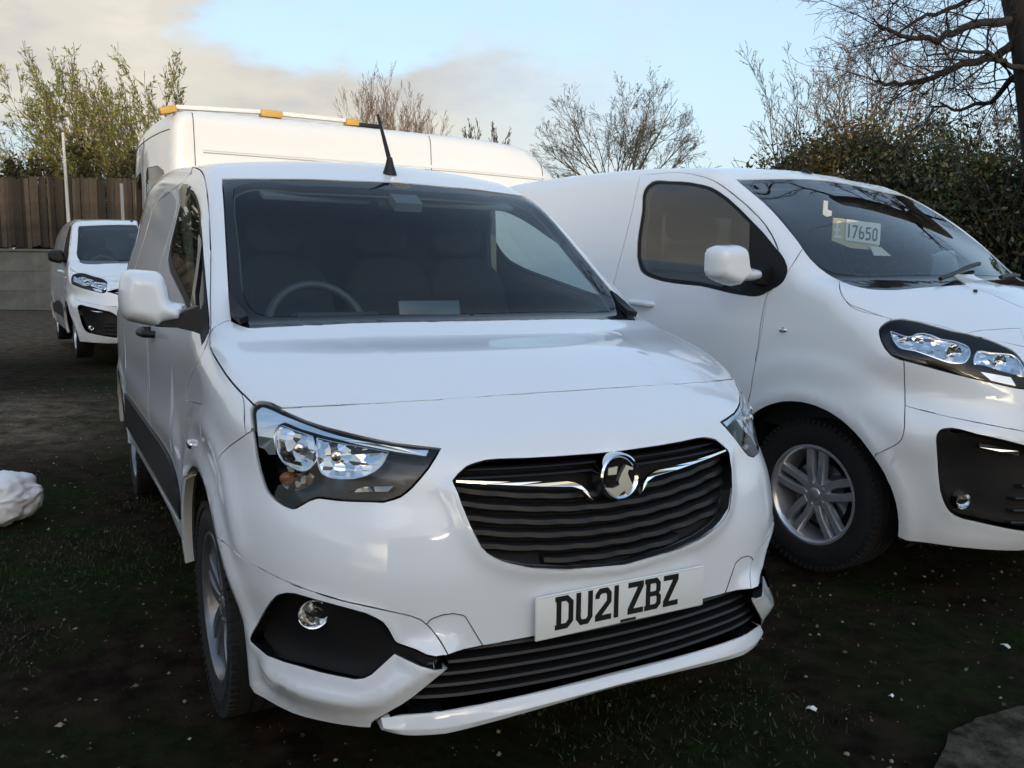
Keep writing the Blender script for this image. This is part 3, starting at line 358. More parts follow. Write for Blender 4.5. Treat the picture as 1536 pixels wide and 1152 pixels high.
GLASS_B = glass_mat('windscreen_glass_second', (0.66, 0.76, 0.77), 1.62, film=0.002)
SIDEGLASS = glass_mat('side_glass', (0.58, 0.68, 0.68), 1.70, film=0.002)
DARKGLASS = glass_mat('dark_glass', (0.10, 0.11, 0.11), 1.6)
ORANGE = principled('amber_lens', (0.20, 0.075, 0.035), 0.25)
STRIP = principled('lamp_strip', (0.80, 0.81, 0.83), 0.28, 1.0)
def facet_mat(name, col, sc):
    m, n, l, out = new_mat(name)
    b = n.new('ShaderNodeBsdfPrincipled'); b.inputs['Base Color'].default_value = (*col, 1); b.inputs['Metallic'].default_value = 1; b.inputs['Roughness'].default_value = .20
    tcn = n.new('ShaderNodeTexCoord'); v = n.new('ShaderNodeTexVoronoi'); v.inputs['Scale'].default_value = sc; v.inputs['Randomness'].default_value = .75
    l.new(tcn.outputs['Object'], v.inputs['Vector'])
    s1 = n.new('ShaderNodeVectorMath'); s1.operation = 'SUBTRACT'; l.new(v.outputs['Color'], s1.inputs[0]); s1.inputs[1].default_value = (.5, .5, .5)
    s2 = n.new('ShaderNodeVectorMath'); s2.operation = 'SCALE'; s2.inputs[3].default_value = 0.75; l.new(s1.outputs[0], s2.inputs[0])
    g = n.new('ShaderNodeNewGeometry'); s3 = n.new('ShaderNodeVectorMath'); s3.operation = 'ADD'; l.new(g.outputs['Normal'], s3.inputs[0]); l.new(s2.outputs[0], s3.inputs[1])
    s4 = n.new('ShaderNodeVectorMath'); s4.operation = 'NORMALIZE'; l.new(s3.outputs[0], s4.inputs[0]); l.new(s4.outputs[0], b.inputs['Normal'])
    l.new(b.outputs[0], out.inputs[0]); return m
FACET = facet_mat('lamp_facets', (0.72, 0.73, 0.75), 48)
GREYFACET = facet_mat('lamp_facets_grey', (0.42, 0.41, 0.40), 36)
DULLFACET = facet_mat('lamp_facets_dull', (0.30, 0.27, 0.24), 60)
SEALBLACK = principled('window_seal', (0.010, 0.010, 0.011), 0.6, spec=.2)
PLATEW = principled('plate_white', (0.74, 0.75, 0.72), 0.3, coat=0.6)
INK = principled('plate_black', (0.010, 0.010, 0.010), 0.4)
CARD = principled('price_card', (0.60, 0.52, 0.36), 0.8)
CARDW = principled('price_white', (0.80, 0.80, 0.76), 0.7)
RUST = principled('rust', (0.14, 0.05, 0.02), 0.9)
AMBER = principled('yellow_block', (0.62, 0.36, 0.07), 0.5)
SCREEN = principled('screen_glass', (0.05, 0.06, 0.06), 0.25, coat=0.6)

# ------------------------------------------------------------------ object helpers
def link_mesh(name, V, F, mat, parent=None, smooth=False, normals=None, loc=None):
    me = bpy.data.meshes.new(name)
    me.from_pydata([tuple(map(float, v)) for v in V], [], [tuple(map(int, f)) for f in F])
    me.materials.append(mat)
    if smooth or normals is not None:
        me.polygons.foreach_set('use_smooth', [True] * len(me.polygons))
    me.update()
    if normals is not None:
        me.normals_split_custom_set_from_vertices([tuple(map(float, n)) for n in normals])
    o = bpy.data.objects.new(name, me)
    COL.objects.link(o)
    if parent is not None: o.parent = parent
    if loc is not None: o.location = loc
    return o
def thing(name, label, cat, loc=(0, 0, 0), rz=0.0, group=None):
    o = bpy.data.objects.new(name, None); COL.objects.link(o)
    o.empty_display_size = 0.3
    o.location = loc; o.rotation_euler = (0, 0, rz)
    return tag(o, label, cat, group)
def tag(o, label=None, cat=None, group=None, kind=None):
    if label: o['label'] = label
    if cat: o['category'] = cat
    if group: o['group'] = group
    if kind: o['kind'] = kind
    return o
class MB:
    """collects simple shapes into one mesh"""
    def __init__(s): s.v = []; s.f = []
    def add(s, V, F):
        k = len(s.v); s.v += [tuple(map(float, v)) for v in V]; s.f += [tuple(int(i) + k for i in f) for f in F]; return s
    def box(s, c, h, rot=None, taper=1.0):
        pts = []
        for z in (-1, 1):
            t = taper if z > 0 else 1.0
            for x, y in ((-1, -1), (1, -1), (1, 1), (-1, 1)):
                p = Vector((x * h[0] * t, y * h[1] * t, z * h[2]))
                if rot is not None: p = rot @ p
                pts.append((p.x + c[0], p.y + c[1], p.z + c[2]))
        return s.add(pts, [(0, 3, 2, 1), (4, 5, 6, 7), (0, 1, 5, 4), (1, 2, 6, 5), (2, 3, 7, 6), (3, 0, 4, 7)])
    def tube(s, pts, rad, k=8, cap=True):
        pts = [Vector(p) for p in pts]
        rad = rad if hasattr(rad, '__len__') else [rad] * len(pts)
        V = []; F = []
        prev = None
        for i, p in enumerate(pts):
            t = (pts[min(i + 1, len(pts) - 1)] - pts[max(i - 1, 0)]).normalized()
            a = t.orthogonal().normalized() if prev is None else (prev - t * prev.dot(t)).normalized()
            prev = a; b = t.cross(a)
            for j in range(k):
                w = 2 * math.pi * j / k
                V.append(p + (a * math.cos(w) + b * math.sin(w)) * rad[i])
        for i in range(len(pts) - 1):
            for j in range(k):
                F.append((i * k + j, i * k + (j + 1) % k, (i + 1) * k + (j + 1) % k, (i + 1) * k + j))
        if cap:
            F.append(tuple(range(k))[::-1]); F.append(tuple((len(pts) - 1) * k + j for j in range(k)))
        return s.add(V, F)
    def lathe(s, prof, k=32, axis='y', c=(0, 0, 0), closed=False):
        """prof: (radius, along) pairs, spun about the axis"""
        V = []; F = []
        for r, a in prof:
            for j in range(k):
                w = 2 * math.pi * j / k
                if axis == 'y': V.append((c[0] + r * math.cos(w), c[1] + a, c[2] + r * math.sin(w)))
                elif axis == 'x': V.append((c[0] + a, c[1] + r * math.cos(w), c[2] + r * math.sin(w)))
                else: V.append((c[0] + r * math.cos(w), c[1] + r * math.sin(w), c[2] + a))
        n = len(prof)
        for i in range(n if closed else n - 1):
            for j in range(k):
                a0, a1 = i * k + j, i * k + (j + 1) % k
                b0, b1 = ((i + 1) % n) * k + j, ((i + 1) % n) * k + (j + 1) % k
                F.append((a0, a1, b1, b0))
        return s.add(V, F)
    def blob(s, c, h, e=0.5, ez=None, nu=28, nv=16, fn=None):
        """superellipsoid: e -> 0 boxy, 1 round"""
        ez = e if ez is None else ez
        def pw(a, p): return math.copysign(abs(a) ** p, a)
        V = []
        for i in range(nv + 1):
            ph = -math.pi / 2 + math.pi * i / nv
            for j in range(nu):
                th = 2 * math.pi * j / nu
                p = [pw(math.cos(ph), ez) * pw(math.cos(th), e) * h[0], pw(math.cos(ph), ez) * pw(math.sin(th), e) * h[1], pw(math.sin(ph), ez) * h[2]]
                if fn: p = fn(*p)
                V.append((c[0] + p[0], c[1] + p[1], c[2] + p[2]))
        F = [(i * nu + j, i * nu + (j + 1) % nu, (i + 1) * nu + (j + 1) % nu, (i + 1) * nu + j) for i in range(nv) for j in range(nu)]
        return s.add(V, F)
    def prism(s, poly, axis, a, b):
        """2D outline extruded from a to b along an axis"""
        def mk(p, t): return {'x': (t, p[0], p[1]), 'y': (p[0], t, p[1]), 'z': (p[0], p[1], t)}[axis]
        n = len(poly)
        V = [mk(p, a) for p in poly] + [mk(p, b) for p in poly]
        tri = tessellate_polygon([[Vector((p[0], p[1], 0)) for p in poly]])
        F = [tuple(t) for t in tri] + [tuple(i + n for i in t[::-1]) for t in tri]
        F += [(i, (i + 1) % n, n + (i + 1) % n, n + i) for i in range(n)]
        return s.add(V, F)
    def build(s, name, mat, parent=None, smooth=False, mirror=False, loc=None):
        v = s.v; f = s.f
        if mirror: v = [(x, -y, z) for x, y, z in v]; f = [t[::-1] for t in f]
        o = link_mesh(name, v, f, mat, parent, loc=loc)
        me = o.data
        fix_normals(me)
        if smooth:
            me.polygons.foreach_set('use_smooth', [True] * len(me.polygons))
            try: me.set_sharp_from_angle(angle=R(38))
            except Exception: pass
        return o
import bmesh
def fix_normals(me):
    b = bmesh.new(); b.from_mesh(me)
    bmesh.ops.remove_doubles(b, verts=b.verts, dist=1e-5)
    bmesh.ops.recalc_face_normals(b, faces=b.faces)
    b.to_mesh(me); b.free(); me.update()
def bevel_mesh(o, w, seg=2, ang=30):
    b = bmesh.new(); b.from_mesh(o.data)
    ed = [e for e in b.edges if len(e.link_faces) == 2 and e.calc_face_angle(0) > R(ang)]
    bmesh.ops.bevel(b, geom=ed, offset=w, segments=seg, profile=0.5, affect='EDGES', clamp_overlap=True)
    b.to_mesh(o.data); b.free()
    o.data.polygons.foreach_set('use_smooth', [True] * len(o.data.polygons))
    try: o.data.set_sharp_from_angle(angle=R(40))
    except Exception: pass
    o.data.update()
    return o
def children_of(o): return [c for c in bpy.data.objects if c.parent == o]
def copy_tree(o, parent=None):
    c = o.copy(); COL.objects.link(c)
    if parent is not None: c.parent = parent
    for ch in children_of(o): copy_tree(ch, c)
    return c

# ------------------------------------------------------------------ smooth body fields
def pchip(xs,ys):
    xs=np.asarray(xs,float); ys=np.asarray(ys,float)
    h=np.diff(xs); d=np.diff(ys)/h
    m=np.zeros_like(ys)
    for i in range(1,len(xs)-1):
        if d[i-1]*d[i]>0:
            w1=2*h[i]+h[i-1]; w2=h[i]+2*h[i-1]
            m[i]=(w1+w2)/(w1/d[i-1]+w2/d[i])
    m[0]=d[0]; m[-1]=d[-1]
    def f(x):
        x=np.asarray(x,float)
        i=np.clip(np.searchsorted(xs,x)-1,0,len(xs)-2)
        t=(x-xs[i])/h[i]
        tc=np.clip(t,0,1)
        v=(1+2*tc)*(1-tc)**2*ys[i]+tc*(1-tc)**2*h[i]*m[i]+tc*tc*(3-2*tc)*ys[i+1]+tc*tc*(tc-1)*h[i]*m[i+1]
        v=v+np.where(t<0,(t)*h[i]*m[0],0)+np.where(t>1,(t-1)*h[i]*m[-1],0)
        return v
    return f
def smax(a,b,k):
    return np.maximum(a,b)+np.maximum(k-np.abs(a-b),0)**2/(4*k)
class Body:
    """right/left symmetric vehicle body: front profile, top profile, side profile blended"""
    def __init__(s,P):
        s.P=P
        s.xf=pchip(P['fz'],P['fx']); s.kf=pchip(P['kz'],P['k2']); s.cf=pchip(P['kz'],P['k4'])
        s.top=pchip(P['tx'],P['tz']); s.bow=pchip(P['bx'],P['b']); s.crown=pchip(P['bx'],P['cr'])
        s.wz=pchip(P['wz'],P['w']); s.wx=pchip(P['wxx'],P['wx'])
        s.r12=P['r12']; s.r13=P['r13']; s.r23=pchip(P['rx'],P['r23']); s.xr=P['xrear']; s.zb=P['zbot']
    def __call__(s,p):
        x,y,z=p[...,0],np.abs(p[...,1]),p[...,2]
        e=.004
        y2=y*y
        g1=x-s.xf(z)+s.kf(z)*y2+s.cf(z)*np.maximum(y-.35,0)**3
        dz=(s.xf(z+e)-s.xf(z-e))/(2*e); dy=2*s.kf(z)*y+3*s.cf(z)*np.maximum(y-.35,0)**2
        g1=g1/np.sqrt(1+dz*dz+dy*dy)
        xx=x+s.bow(x)*y2
        g2=z-s.top(xx)+s.crown(x)*y2
        dt=(s.top(xx+e)-s.top(xx-e))/(2*e)
        g2=g2/np.sqrt(1+dt*dt)
        dw=(s.wz(z+e)-s.wz(z-e))/(2*e)
        g3=(y-s.wz(z)-s.wx(x))/np.sqrt(1+dw*dw)
        r=s.r23(x)
        g=smax(smax(g2,g3,r),g1,s.r12+(s.r13-s.r12)*np.clip(y/.7,0,1)**2)
        g=np.maximum(g,s.xr-x)
        if 'disp' in s.P: g=g-s.P['disp'](x,y,z)
        return g
    def grad(s,p,e=.003):
        g=np.stack([(s(p+np.eye(3)[i]*e)-s(p-np.eye(3)[i]*e))/(2*e) for i in range(3)],-1)
        return g/np.maximum(np.linalg.norm(g,axis=-1,keepdims=True),1e-9)
    def cast(s,o,d,tmax=9.,n=900,refine=28,t0=0.):
        """first hit along rays o+t d ; returns points, hit mask"""
        o=np.broadcast_to(o,d.shape)
        ts=np.linspace(t0,tmax,n); prev=s(o+ts[0]*d); lo=np.full(len(d),np.nan); hi=lo.copy()
        best=prev.copy()
        for a,b in zip(ts[:-1],ts[1:]):
            cur=s(o+b*d)
            m=np.isnan(lo)&(prev>0)&(cur<=0)
            lo[m]=a; hi[m]=b; prev=cur; best=np.minimum(best,cur)
        ok=~np.isnan(lo)
        l=np.where(ok,lo,0); h=np.where(ok,hi,0)
        for _ in range(refine):
            mid=(l+h)/2; v=s(o+mid[:,None]*d)>0
            l=np.where(v,mid,l); h=np.where(v,h,mid)
        return o+h[:,None]*d, ok, best

# ------------------------------------------------------------------ van bodies
def lines(d): return {k: np.array(v, float).reshape(-1, 3) / 1000 for k, v in d.items()}
def in_poly(P, poly):
    x, y = P[:, 0], P[:, 1]; n = len(poly); ins = np.zeros(len(P), bool)
    j = n - 1
    for i in range(n):
        xi, yi = poly[i]; xj, yj = poly[j]
        if abs(yi - yj) > 1e-12:
            c = ((yi > y) != (yj > y)) & (x < (xj - xi) * (y - yi) / (yj - yi) + xi)
            ins ^= c
        j = i
    return ins
def seg_dist(P, L):
    """distance of points P to polyline L (3D)"""
    best = np.full(len(P), 1e9)
    for a, b in zip(L[:-1], L[1:]):
        ab = b - a; q = ab @ ab
        if q < 1e-12: continue
        t = np.clip(((P - a) @ ab) / q, 0, 1)
        best = np.minimum(best, np.linalg.norm(P - a - t[:, None] * ab, axis=1))
    return best
def resample(L, step):
    out = []
    for a, b in zip(L[:-1], L[1:]):
        k = max(1, int(np.ceil(np.linalg.norm(b - a) / step)))
        for i in range(k): out.append(a + (b - a) * i / k)
    out.append(L[-1])
    return np.array(out)
def root(B, o, d, L):
    """bisect from outside point o along unit d"""
    lo = np.zeros(len(o)); hi = np.full(len(o), float(L))
    for _ in range(45):
        m = (lo + hi) / 2; v = B(o + m[:, None] * d) > 0
        lo = np.where(v, m, lo); hi = np.where(v, hi, m)
    return o + hi[:, None] * d
class Shell:
    """one half of a body skin as a triangle chart seen along a slanting axis, cut along traced lines"""
    def __init__(s, B, bottom, ddir, xspine, zspine, fine, coarse, xsplit, disp=None, zr=1.0):
        s.B = B; s.disp = disp
        d = np.array(ddir, float); s.d = d / np.linalg.norm(d)
        e1 = np.array([-s.d[1], s.d[0], 0]); s.e1 = e1 / np.linalg.norm(e1); s.e2 = np.cross(s.d, s.e1)
        xr = B.xr + 0.002
        b0 = bottom[0]
        a0 = math.atan2(b0[2] - zspine, b0[0] - xspine)
        A = np.linspace(a0, math.pi / 2, 110)
        dd = np.stack([np.cos(A), 0 * A, np.sin(A)], 1)
        c1 = root(B, np.array([xspine, 0, zspine]) + 3.2 * dd, -dd, 3.1)
        xs = np.linspace(xspine, xr, 80)[1:]
        o = np.stack([xs, 0 * xs, 0 * xs + 4], 1)
        c2 = root(B, o, np.tile([0, 0, -1.], (len(xs), 1)), 3.5)
        centre = np.concatenate([c1, c2])                # front bottom -> rear top
        zb = bottom[-1][2]
        pb = bottom[-1]
        a1 = math.atan2(zb - zr, pb[1])                   # in the (y,z) plane, y negative
        if a1 > 0: a1 -= 2 * math.pi
        A = np.linspace(a1, -1.5 * math.pi, 40)           # from the side up to the top (pi/2 == -3pi/2)
        dd = np.stack([0 * A, np.cos(A), np.sin(A)], 1)
        rear = root(B, np.array([xr, 0, zr]) + 3 * dd, -dd, 2.95)
        s.rear = rear
        s.loop = np.concatenate([bottom[:-1], rear[:-1], centre[::-1][:-1]])
        s.loop_uv = s.uv(s.loop)
        s.xsplit, s.fine, s.coarse = xsplit, fine, coarse
    def uv(s, P): return np.stack([P @ s.e1, P @ s.e2], 1)
    def lift(s, uv, n=110):
        p = uv[:, :1] * s.e1 + uv[:, 1:] * s.e2 + 7.0 * s.d
        for _ in range(n):
            g = s.B(p); p = p - s.d * np.clip(g * 0.8, -0.05, 0.5)[:, None]
        return p
    def build(s, closed, opened, across_=None, dense=(), across=('bonnet', 'frit', 'glass', 'bumper', 'nose', 'grille', 'lowgrille', 'lip')):
        """closed: list of (name, 3D loop), later wins.  opened: creases only"""
        verts = [s.loop_uv]; edges = []; k = len(s.loop_uv)
        edges += [(i, (i + 1) % k) for i in range(k)]
        polys = []
        for nm, L in closed:
            L = L.copy()
            if nm in across:                                    # carry it well over the centre plane
                idx = np.where(L[:, 1] > -0.09)[0]
                if len(idx) and len(idx) < len(L):
                    brk = [i for i in range(len(idx)) if (idx[i] - 1) % len(L) not in idx]
                    st = idx[brk[0]]; L = np.roll(L, -st, 0); k_ = len(idx)
                    a_, z_ = L[0] * [1, 0, 1], L[k_ - 1] * [1, 0, 1]
                    L = np.concatenate([[a_, a_ + [0, .3, 0], z_ + [0, .3, 0], z_], L[k_:]])
            u = s.uv(L)
            m = len(u); edges += [(k + i, k + (i + 1) % m) for i in range(m)]; verts.append(u); k += m
            polys.append((nm, u))
        for L in opened:
            u = s.uv(L); m = len(u); edges += [(k + i, k + i + 1) for i in range(m - 1)]; verts.append(u); k += m
        lo, hi = s.loop_uv.min(0), s.loop_uv.max(0)
        gx, gy = np.meshgrid(np.arange(lo[0], hi[0], s.fine), np.arange(lo[1], hi[1], s.fine * 0.9))
        gx = gx + (np.arange(gx.shape[0]) % 2)[:, None] * s.fine / 2
        G = np.stack([gx.ravel(), gy.ravel()], 1)
        ij = np.stack(np.meshgrid(np.arange(gx.shape[1]), np.arange(gx.shape[0])), -1).reshape(-1, 2)
        m = in_poly(G, s.loop_uv); G = G[m]; ij = ij[m]
        P = s.lift(G, 60)
        q = int(round(s.coarse / s.fine))
        keep = (P[:, 0] > s.xsplit) | ((ij[:, 0] % q == 0) & (ij[:, 1] % q == 0))
        G = G[keep]
        for L, rad, sp in dense:                                 # finer lattice along the modelled edges
            u = s.uv(L); a_, b_ = u.min(0) - rad, u.max(0) + rad
            hx, hy = np.meshgrid(np.arange(a_[0], b_[0], sp), np.arange(a_[1], b_[1], sp * .9)); hx = hx + (np.arange(hx.shape[0]) % 2)[:, None] * sp / 2
            H = np.stack([hx.ravel(), hy.ravel()], 1); z3 = np.zeros((len(H), 1))
            dd_ = seg_dist(np.concatenate([H, z3], 1), np.concatenate([u, np.zeros((len(u), 1))], 1))
            H = H[(dd_ < rad) & in_poly(H, s.loop_uv)]
            cl = sp * 1.3; oc = set(map(tuple, np.floor(H / cl).astype(int).tolist()))
            G = G[np.array([tuple(q) not in oc for q in np.floor(G / cl).astype(int).tolist()])]
            G = np.concatenate([G, H])
        # drop lattice points that crowd a traced line
        allu = np.concatenate(verts)
        cell = s.fine * 0.30
        occ = set(map(tuple, np.floor(allu / cell).astype(int).tolist()))
        gi = np.floor(G / cell).astype(int)
        ok = np.array([not any((a + da, b + db) in occ for da in (-1, 0, 1) for db in (-1, 0, 1)) for a, b in gi.tolist()])
        G = G[ok]
        verts.append(G)
        U = np.concatenate(verts)
        vo, eo, fo, ov, oe, of = delaunay_2d_cdt([Vector((float(a), float(b))) for a, b in U], edges, [], 0, 1e-5)
        U2 = np.array([(v.x, v.y) for v in vo]); F = np.array([f for f in fo if len(f) == 3])
        cen = U2[F].mean(1)
        F = F[in_poly(cen, s.loop_uv)]; cen = U2[F].mean(1)
        V = s.lift(U2)
        nl = len(s.loop_uv)
        for i, src in enumerate(ov):
            for q in src:
                if q < nl: V[i] = s.loop[q]
        V[np.abs(V[:, 1]) < 2e-4, 1] = 0.0
        V[:, 1] = np.minimum(V[:, 1], 0)
        N = s.B.grad(V)
        if s.disp is not None:
            h = s.disp(V); V0 = V.copy()
            V = V + N * h[:, None]
            V[np.abs(V0[:, 1]) < 1e-9, 1] = 0.0
            e = 0.004
            # normal of the displaced skin from the tangential slope of h
            t1 = np.cross(N, [0.3, 0.5, 0.81]); t1 /= np.linalg.norm(t1, axis=1, keepdims=True); t2 = np.cross(N, t1)
            g1 = (s.disp(V0 + t1 * e) - s.disp(V0 - t1 * e)) / (2 * e); g2 = (s.disp(V0 + t2 * e) - s.disp(V0 - t2 * e)) / (2 * e)
            N = N - t1 * g1[:, None] - t2 * g2[:, None]; N /= np.linalg.norm(N, axis=1, keepdims=True)
        on = V[:, 1] == 0
        N[on, 1] = 0; N /= np.linalg.norm(N, axis=1, keepdims=True)
        fn = np.cross(V[F[:, 1]] - V[F[:, 0]], V[F[:, 2]] - V[F[:, 0]])
        flip = (fn * N[F].mean(1)).sum(1) < 0
        F[flip] = F[flip][:, ::-1]
        lab = np.array(['body'] * len(F), dtype=object)
        for nm, u in polys: lab[in_poly(cen, u)] = nm
        # a lone sliver takes the name of the faces round it
        for _ in range(2):
            own = {}
            for i_, f_ in enumerate(F.tolist()):
                for a_, b_ in ((f_[0], f_[1]), (f_[1], f_[2]), (f_[2], f_[0])): own.setdefault((min(a_, b_), max(a_, b_)), []).append(i_)
            nb = {}
            for q_ in own.values():
                if len(q_) == 2: nb.setdefault(q_[0], []).append(q_[1]); nb.setdefault(q_[1], []).append(q_[0])
            new = lab.copy()
            for i_, q_ in nb.items():
                o_ = [lab[k_] for k_ in q_]
                if len(o_) == 3 and lab[i_] not in o_: new[i_] = max(set(o_), key=o_.count)
                elif lab[i_] == 'body' and o_.count('body') <= 1 and len(set(o_) - {'body'}) == 1 and len(o_) == 3: new[i_] = (set(o_) - {'body'}).pop()
            lab = new
        s.V, s.N, s.F, s.lab = V, N, F, lab
    def patch(s, names):
        sel = np.isin(s.lab.astype(str), names)
        used, inv = np.unique(s.F[sel], return_inverse=True)
        return s.V[used], s.N[used], inv.reshape(-1, 3)
def joined(V, N, F):
    """mirror a half patch and weld it along the centre plane"""
    n = len(V); on = V[:, 1] == 0
    idx = np.arange(n) + n; idx[on] = np.where(on)[0]
    Vm = V * [1, -1, 1]; Nm = N * [1, -1, 1]
    V2 = np.concatenate([V, Vm]); N2 = np.concatenate([N, Nm]); F2 = np.concatenate([F, idx[F][:, ::-1]])
    used, inv = np.unique(F2, return_inverse=True)
    return V2[used], N2[used], inv.reshape(-1, 3)
def boundary(F):
    e = np.concatenate([F[:, [0, 1]], F[:, [1, 2]], F[:, [2, 0]]]); third = np.concatenate([F[:, 2], F[:, 0], F[:, 1]])
    key = np.sort(e, 1); _, first, cnt = np.unique(key, axis=0, return_index=True, return_counts=True)
    k = first[cnt == 1]
    return e[k], third[k]
def panel(name, V, N, F, mat, parent, gap=0.002, rim=0.014, off=0.0, flipy=False):
    """a sheet with a small shut-line gap round it and a turned-in edge"""
    V = V + N * off
    be, th = boundary(F)
    acc = np.zeros_like(V); cnt = np.zeros(len(V))
    a, b = be[:, 0], be[:, 1]
    t = V[b] - V[a]; t /= np.maximum(np.linalg.norm(t, axis=1, keepdims=True), 1e-9)
    inn = V[th] - V[a]; inn -= t * (inn * t).sum(1, keepdims=True); inn /= np.maximum(np.linalg.norm(inn, axis=1, keepdims=True), 1e-9)
    for i in (a, b): np.add.at(acc, i, inn); np.add.at(cnt, i, 1)
    m = cnt > 0
    acc[m] /= np.maximum(np.linalg.norm(acc[m], axis=1, keepdims=True), 1e-9)
    V = V + acc * gap
    Vs, Ns, Fs = [V], [N], [F]
    if rim:
        ids = np.where(m)[0]; mp = -np.ones(len(V), int); mp[ids] = np.arange(len(ids)); n = len(V); k = len(ids)
        Vs += [V[ids], V[ids] - N[ids] * rim + acc[ids] * 0.001]; Ns += [-acc[ids], -acc[ids]]
        q = np.stack([n + mp[b], n + mp[a], n + k + mp[a], n + k + mp[b]], 1)
        Fs = [F.tolist(), q.tolist()]
    else: Fs = [F.tolist()]
    V = np.concatenate(Vs); N = np.concatenate(Ns); F = sum(Fs, [])
    if flipy: V = V * [1, -1, 1]; N = N * [1, -1, 1]; F = [f[::-1] for f in F]
    return link_mesh(name, V, F, mat, parent, smooth=True, normals=N)
def ribbon(name, B, L, width, mat, parent, off=0.0008, mirror=False):
    """a narrow strip lying on the skin along a line: a shut line or bead"""
    N = B.grad(L); T = np.gradient(L, axis=0); T /= np.linalg.norm(T, axis=1, keepdims=True)
    S = np.cross(N, T); S /= np.linalg.norm(S, axis=1, keepdims=True)
    V = np.concatenate([L + S * width / 2 + N * off, L - S * width / 2 + N * off, L + S * width / 2 - N * 0.004, L - S * width / 2 - N * 0.004])
    n = len(L); F = []
    for i in range(n - 1):
        F += [(i, i + 1, n + i + 1, n + i), (2 * n + i + 1, 2 * n + i, 3 * n + i, 3 * n + i + 1), (i + 1, i, 2 * n + i, 2 * n + i + 1), (n + i, n + i + 1, 3 * n + i + 1, 3 * n + i)]
    if mirror: V = V * [1, -1, 1]; F = [f[::-1] for f in F]
    return link_mesh(name, V, F, mat, parent)
def inlay(name, B, loop, mat, parent, off, thick, mirror=False, bulge=0.0):
    """a small shaped piece cut to a traced outline, off metres from the skin (negative = inside)"""
    c = loop.mean(0); n = B.grad(c[None])[0]
    e1 = np.cross([0, 0, 1.0], n); e1 /= np.linalg.norm(e1); e2 = np.cross(n, e1)
    u = np.stack([(loop - c) @ e1, (loop - c) @ e2], 1)
    tri = [list(t) for t in tessellate_polygon([[Vector((float(a), float(b), 0)) for a, b in u]])]
    N = B.grad(loop)
    A_ = loop + N * off; B_ = loop + N * (off - thick)
    k = len(loop)
    V = np.concatenate([A_, B_])
    F = [t for t in tri] + [[i + k for i in t[::-1]] for t in tri] + [[i, (i + 1) % k, k + (i + 1) % k, k + i] for i in range(k)]
    if mirror: V = V * [1, -1, 1]
    o = link_mesh(name, V, F, mat, parent); fix_normals(o.data)
    return o

def pillow_mirror(parent, outline, xplane, depth, mat, side=-1, back=.35):
    """door mirror shell grown from its front outline: domed to the front, shallower behind"""
    O = np.array(outline, float)
    if O[:, 0].mean() * side < 0: O = O * [-1, 1]
    L = resample(np.concatenate([O, O[:1]]), .010)[:-1]
    # round the outline a little
    for _ in range(2): L = (np.roll(L, 1, 0) + 2 * L + np.roll(L, -1, 0)) / 4
    lo, hi = L.min(0), L.max(0); sp = .009
    gx, gy = np.meshgrid(np.arange(lo[0], hi[0], sp), np.arange(lo[1], hi[1], sp)); G = np.stack([gx.ravel(), gy.ravel()], 1); G = G[in_poly(G, L)]
    pad = lambda a: np.concatenate([a, np.zeros((len(a), 1))], 1)
    Lc = np.concatenate([L, L[:1]])
    G = G[seg_dist(pad(G), pad(Lc)) > sp * .45]
    n = len(L); U = np.concatenate([L, G])
    vo, eo, fo, ov, _, _ = delaunay_2d_cdt([Vector((float(a), float(b))) for a, b in U], [(i, (i + 1) % n) for i in range(n)], [], 1, 1e-6)
    P = np.array([(v.x, v.y) for v in vo]); F = [tuple(f) for f in fo]
    d = seg_dist(pad(P), pad(Lc)); r = .040
    q = np.sqrt(np.clip(1 - (1 - np.clip(d / r, 0, 1)) ** 2, 0, 1))
    V = np.concatenate([np.stack([xplane + depth * q, P[:, 0], P[:, 1]], 1), np.stack([xplane - .004 - depth * back * np.minimum(q * 2, 1), P[:, 0], P[:, 1]], 1)])
    m = len(P); rim = np.where(d < 1e-5)[0]
    Fs = F + [tuple(i + m for i in f[::-1]) for f in F]
    bd = {}
    for f in F:
        for a, b in zip(f, f[1:] + f[:1]): bd[(a, b)] = 1
    for (a, b) in list(bd):
        if (b, a) not in bd: Fs.append((a, b, b + m, a + m))
    o = link_mesh('door_mirror', V, Fs, mat, parent, smooth=True); fix_normals(o.data)
    o.data.polygons.foreach_set('use_smooth', [True] * len(o.data.polygons))
    try: o.data.set_sharp_from_angle(angle=R(60))
    except Exception: pass
    c = L.mean(0)
    gl = L[np.abs(L[:, 0]) > np.abs(c[0]) * 0 + np.sort(np.abs(L[:, 0]))[0] + .05]
    g = MB().prism([tuple(c + (p - c) * .84) for p in gl], 'x', xplane - depth * back - .010, xplane - depth * back - .005); g.build('mirror_glass', CHROME, o)
    return o

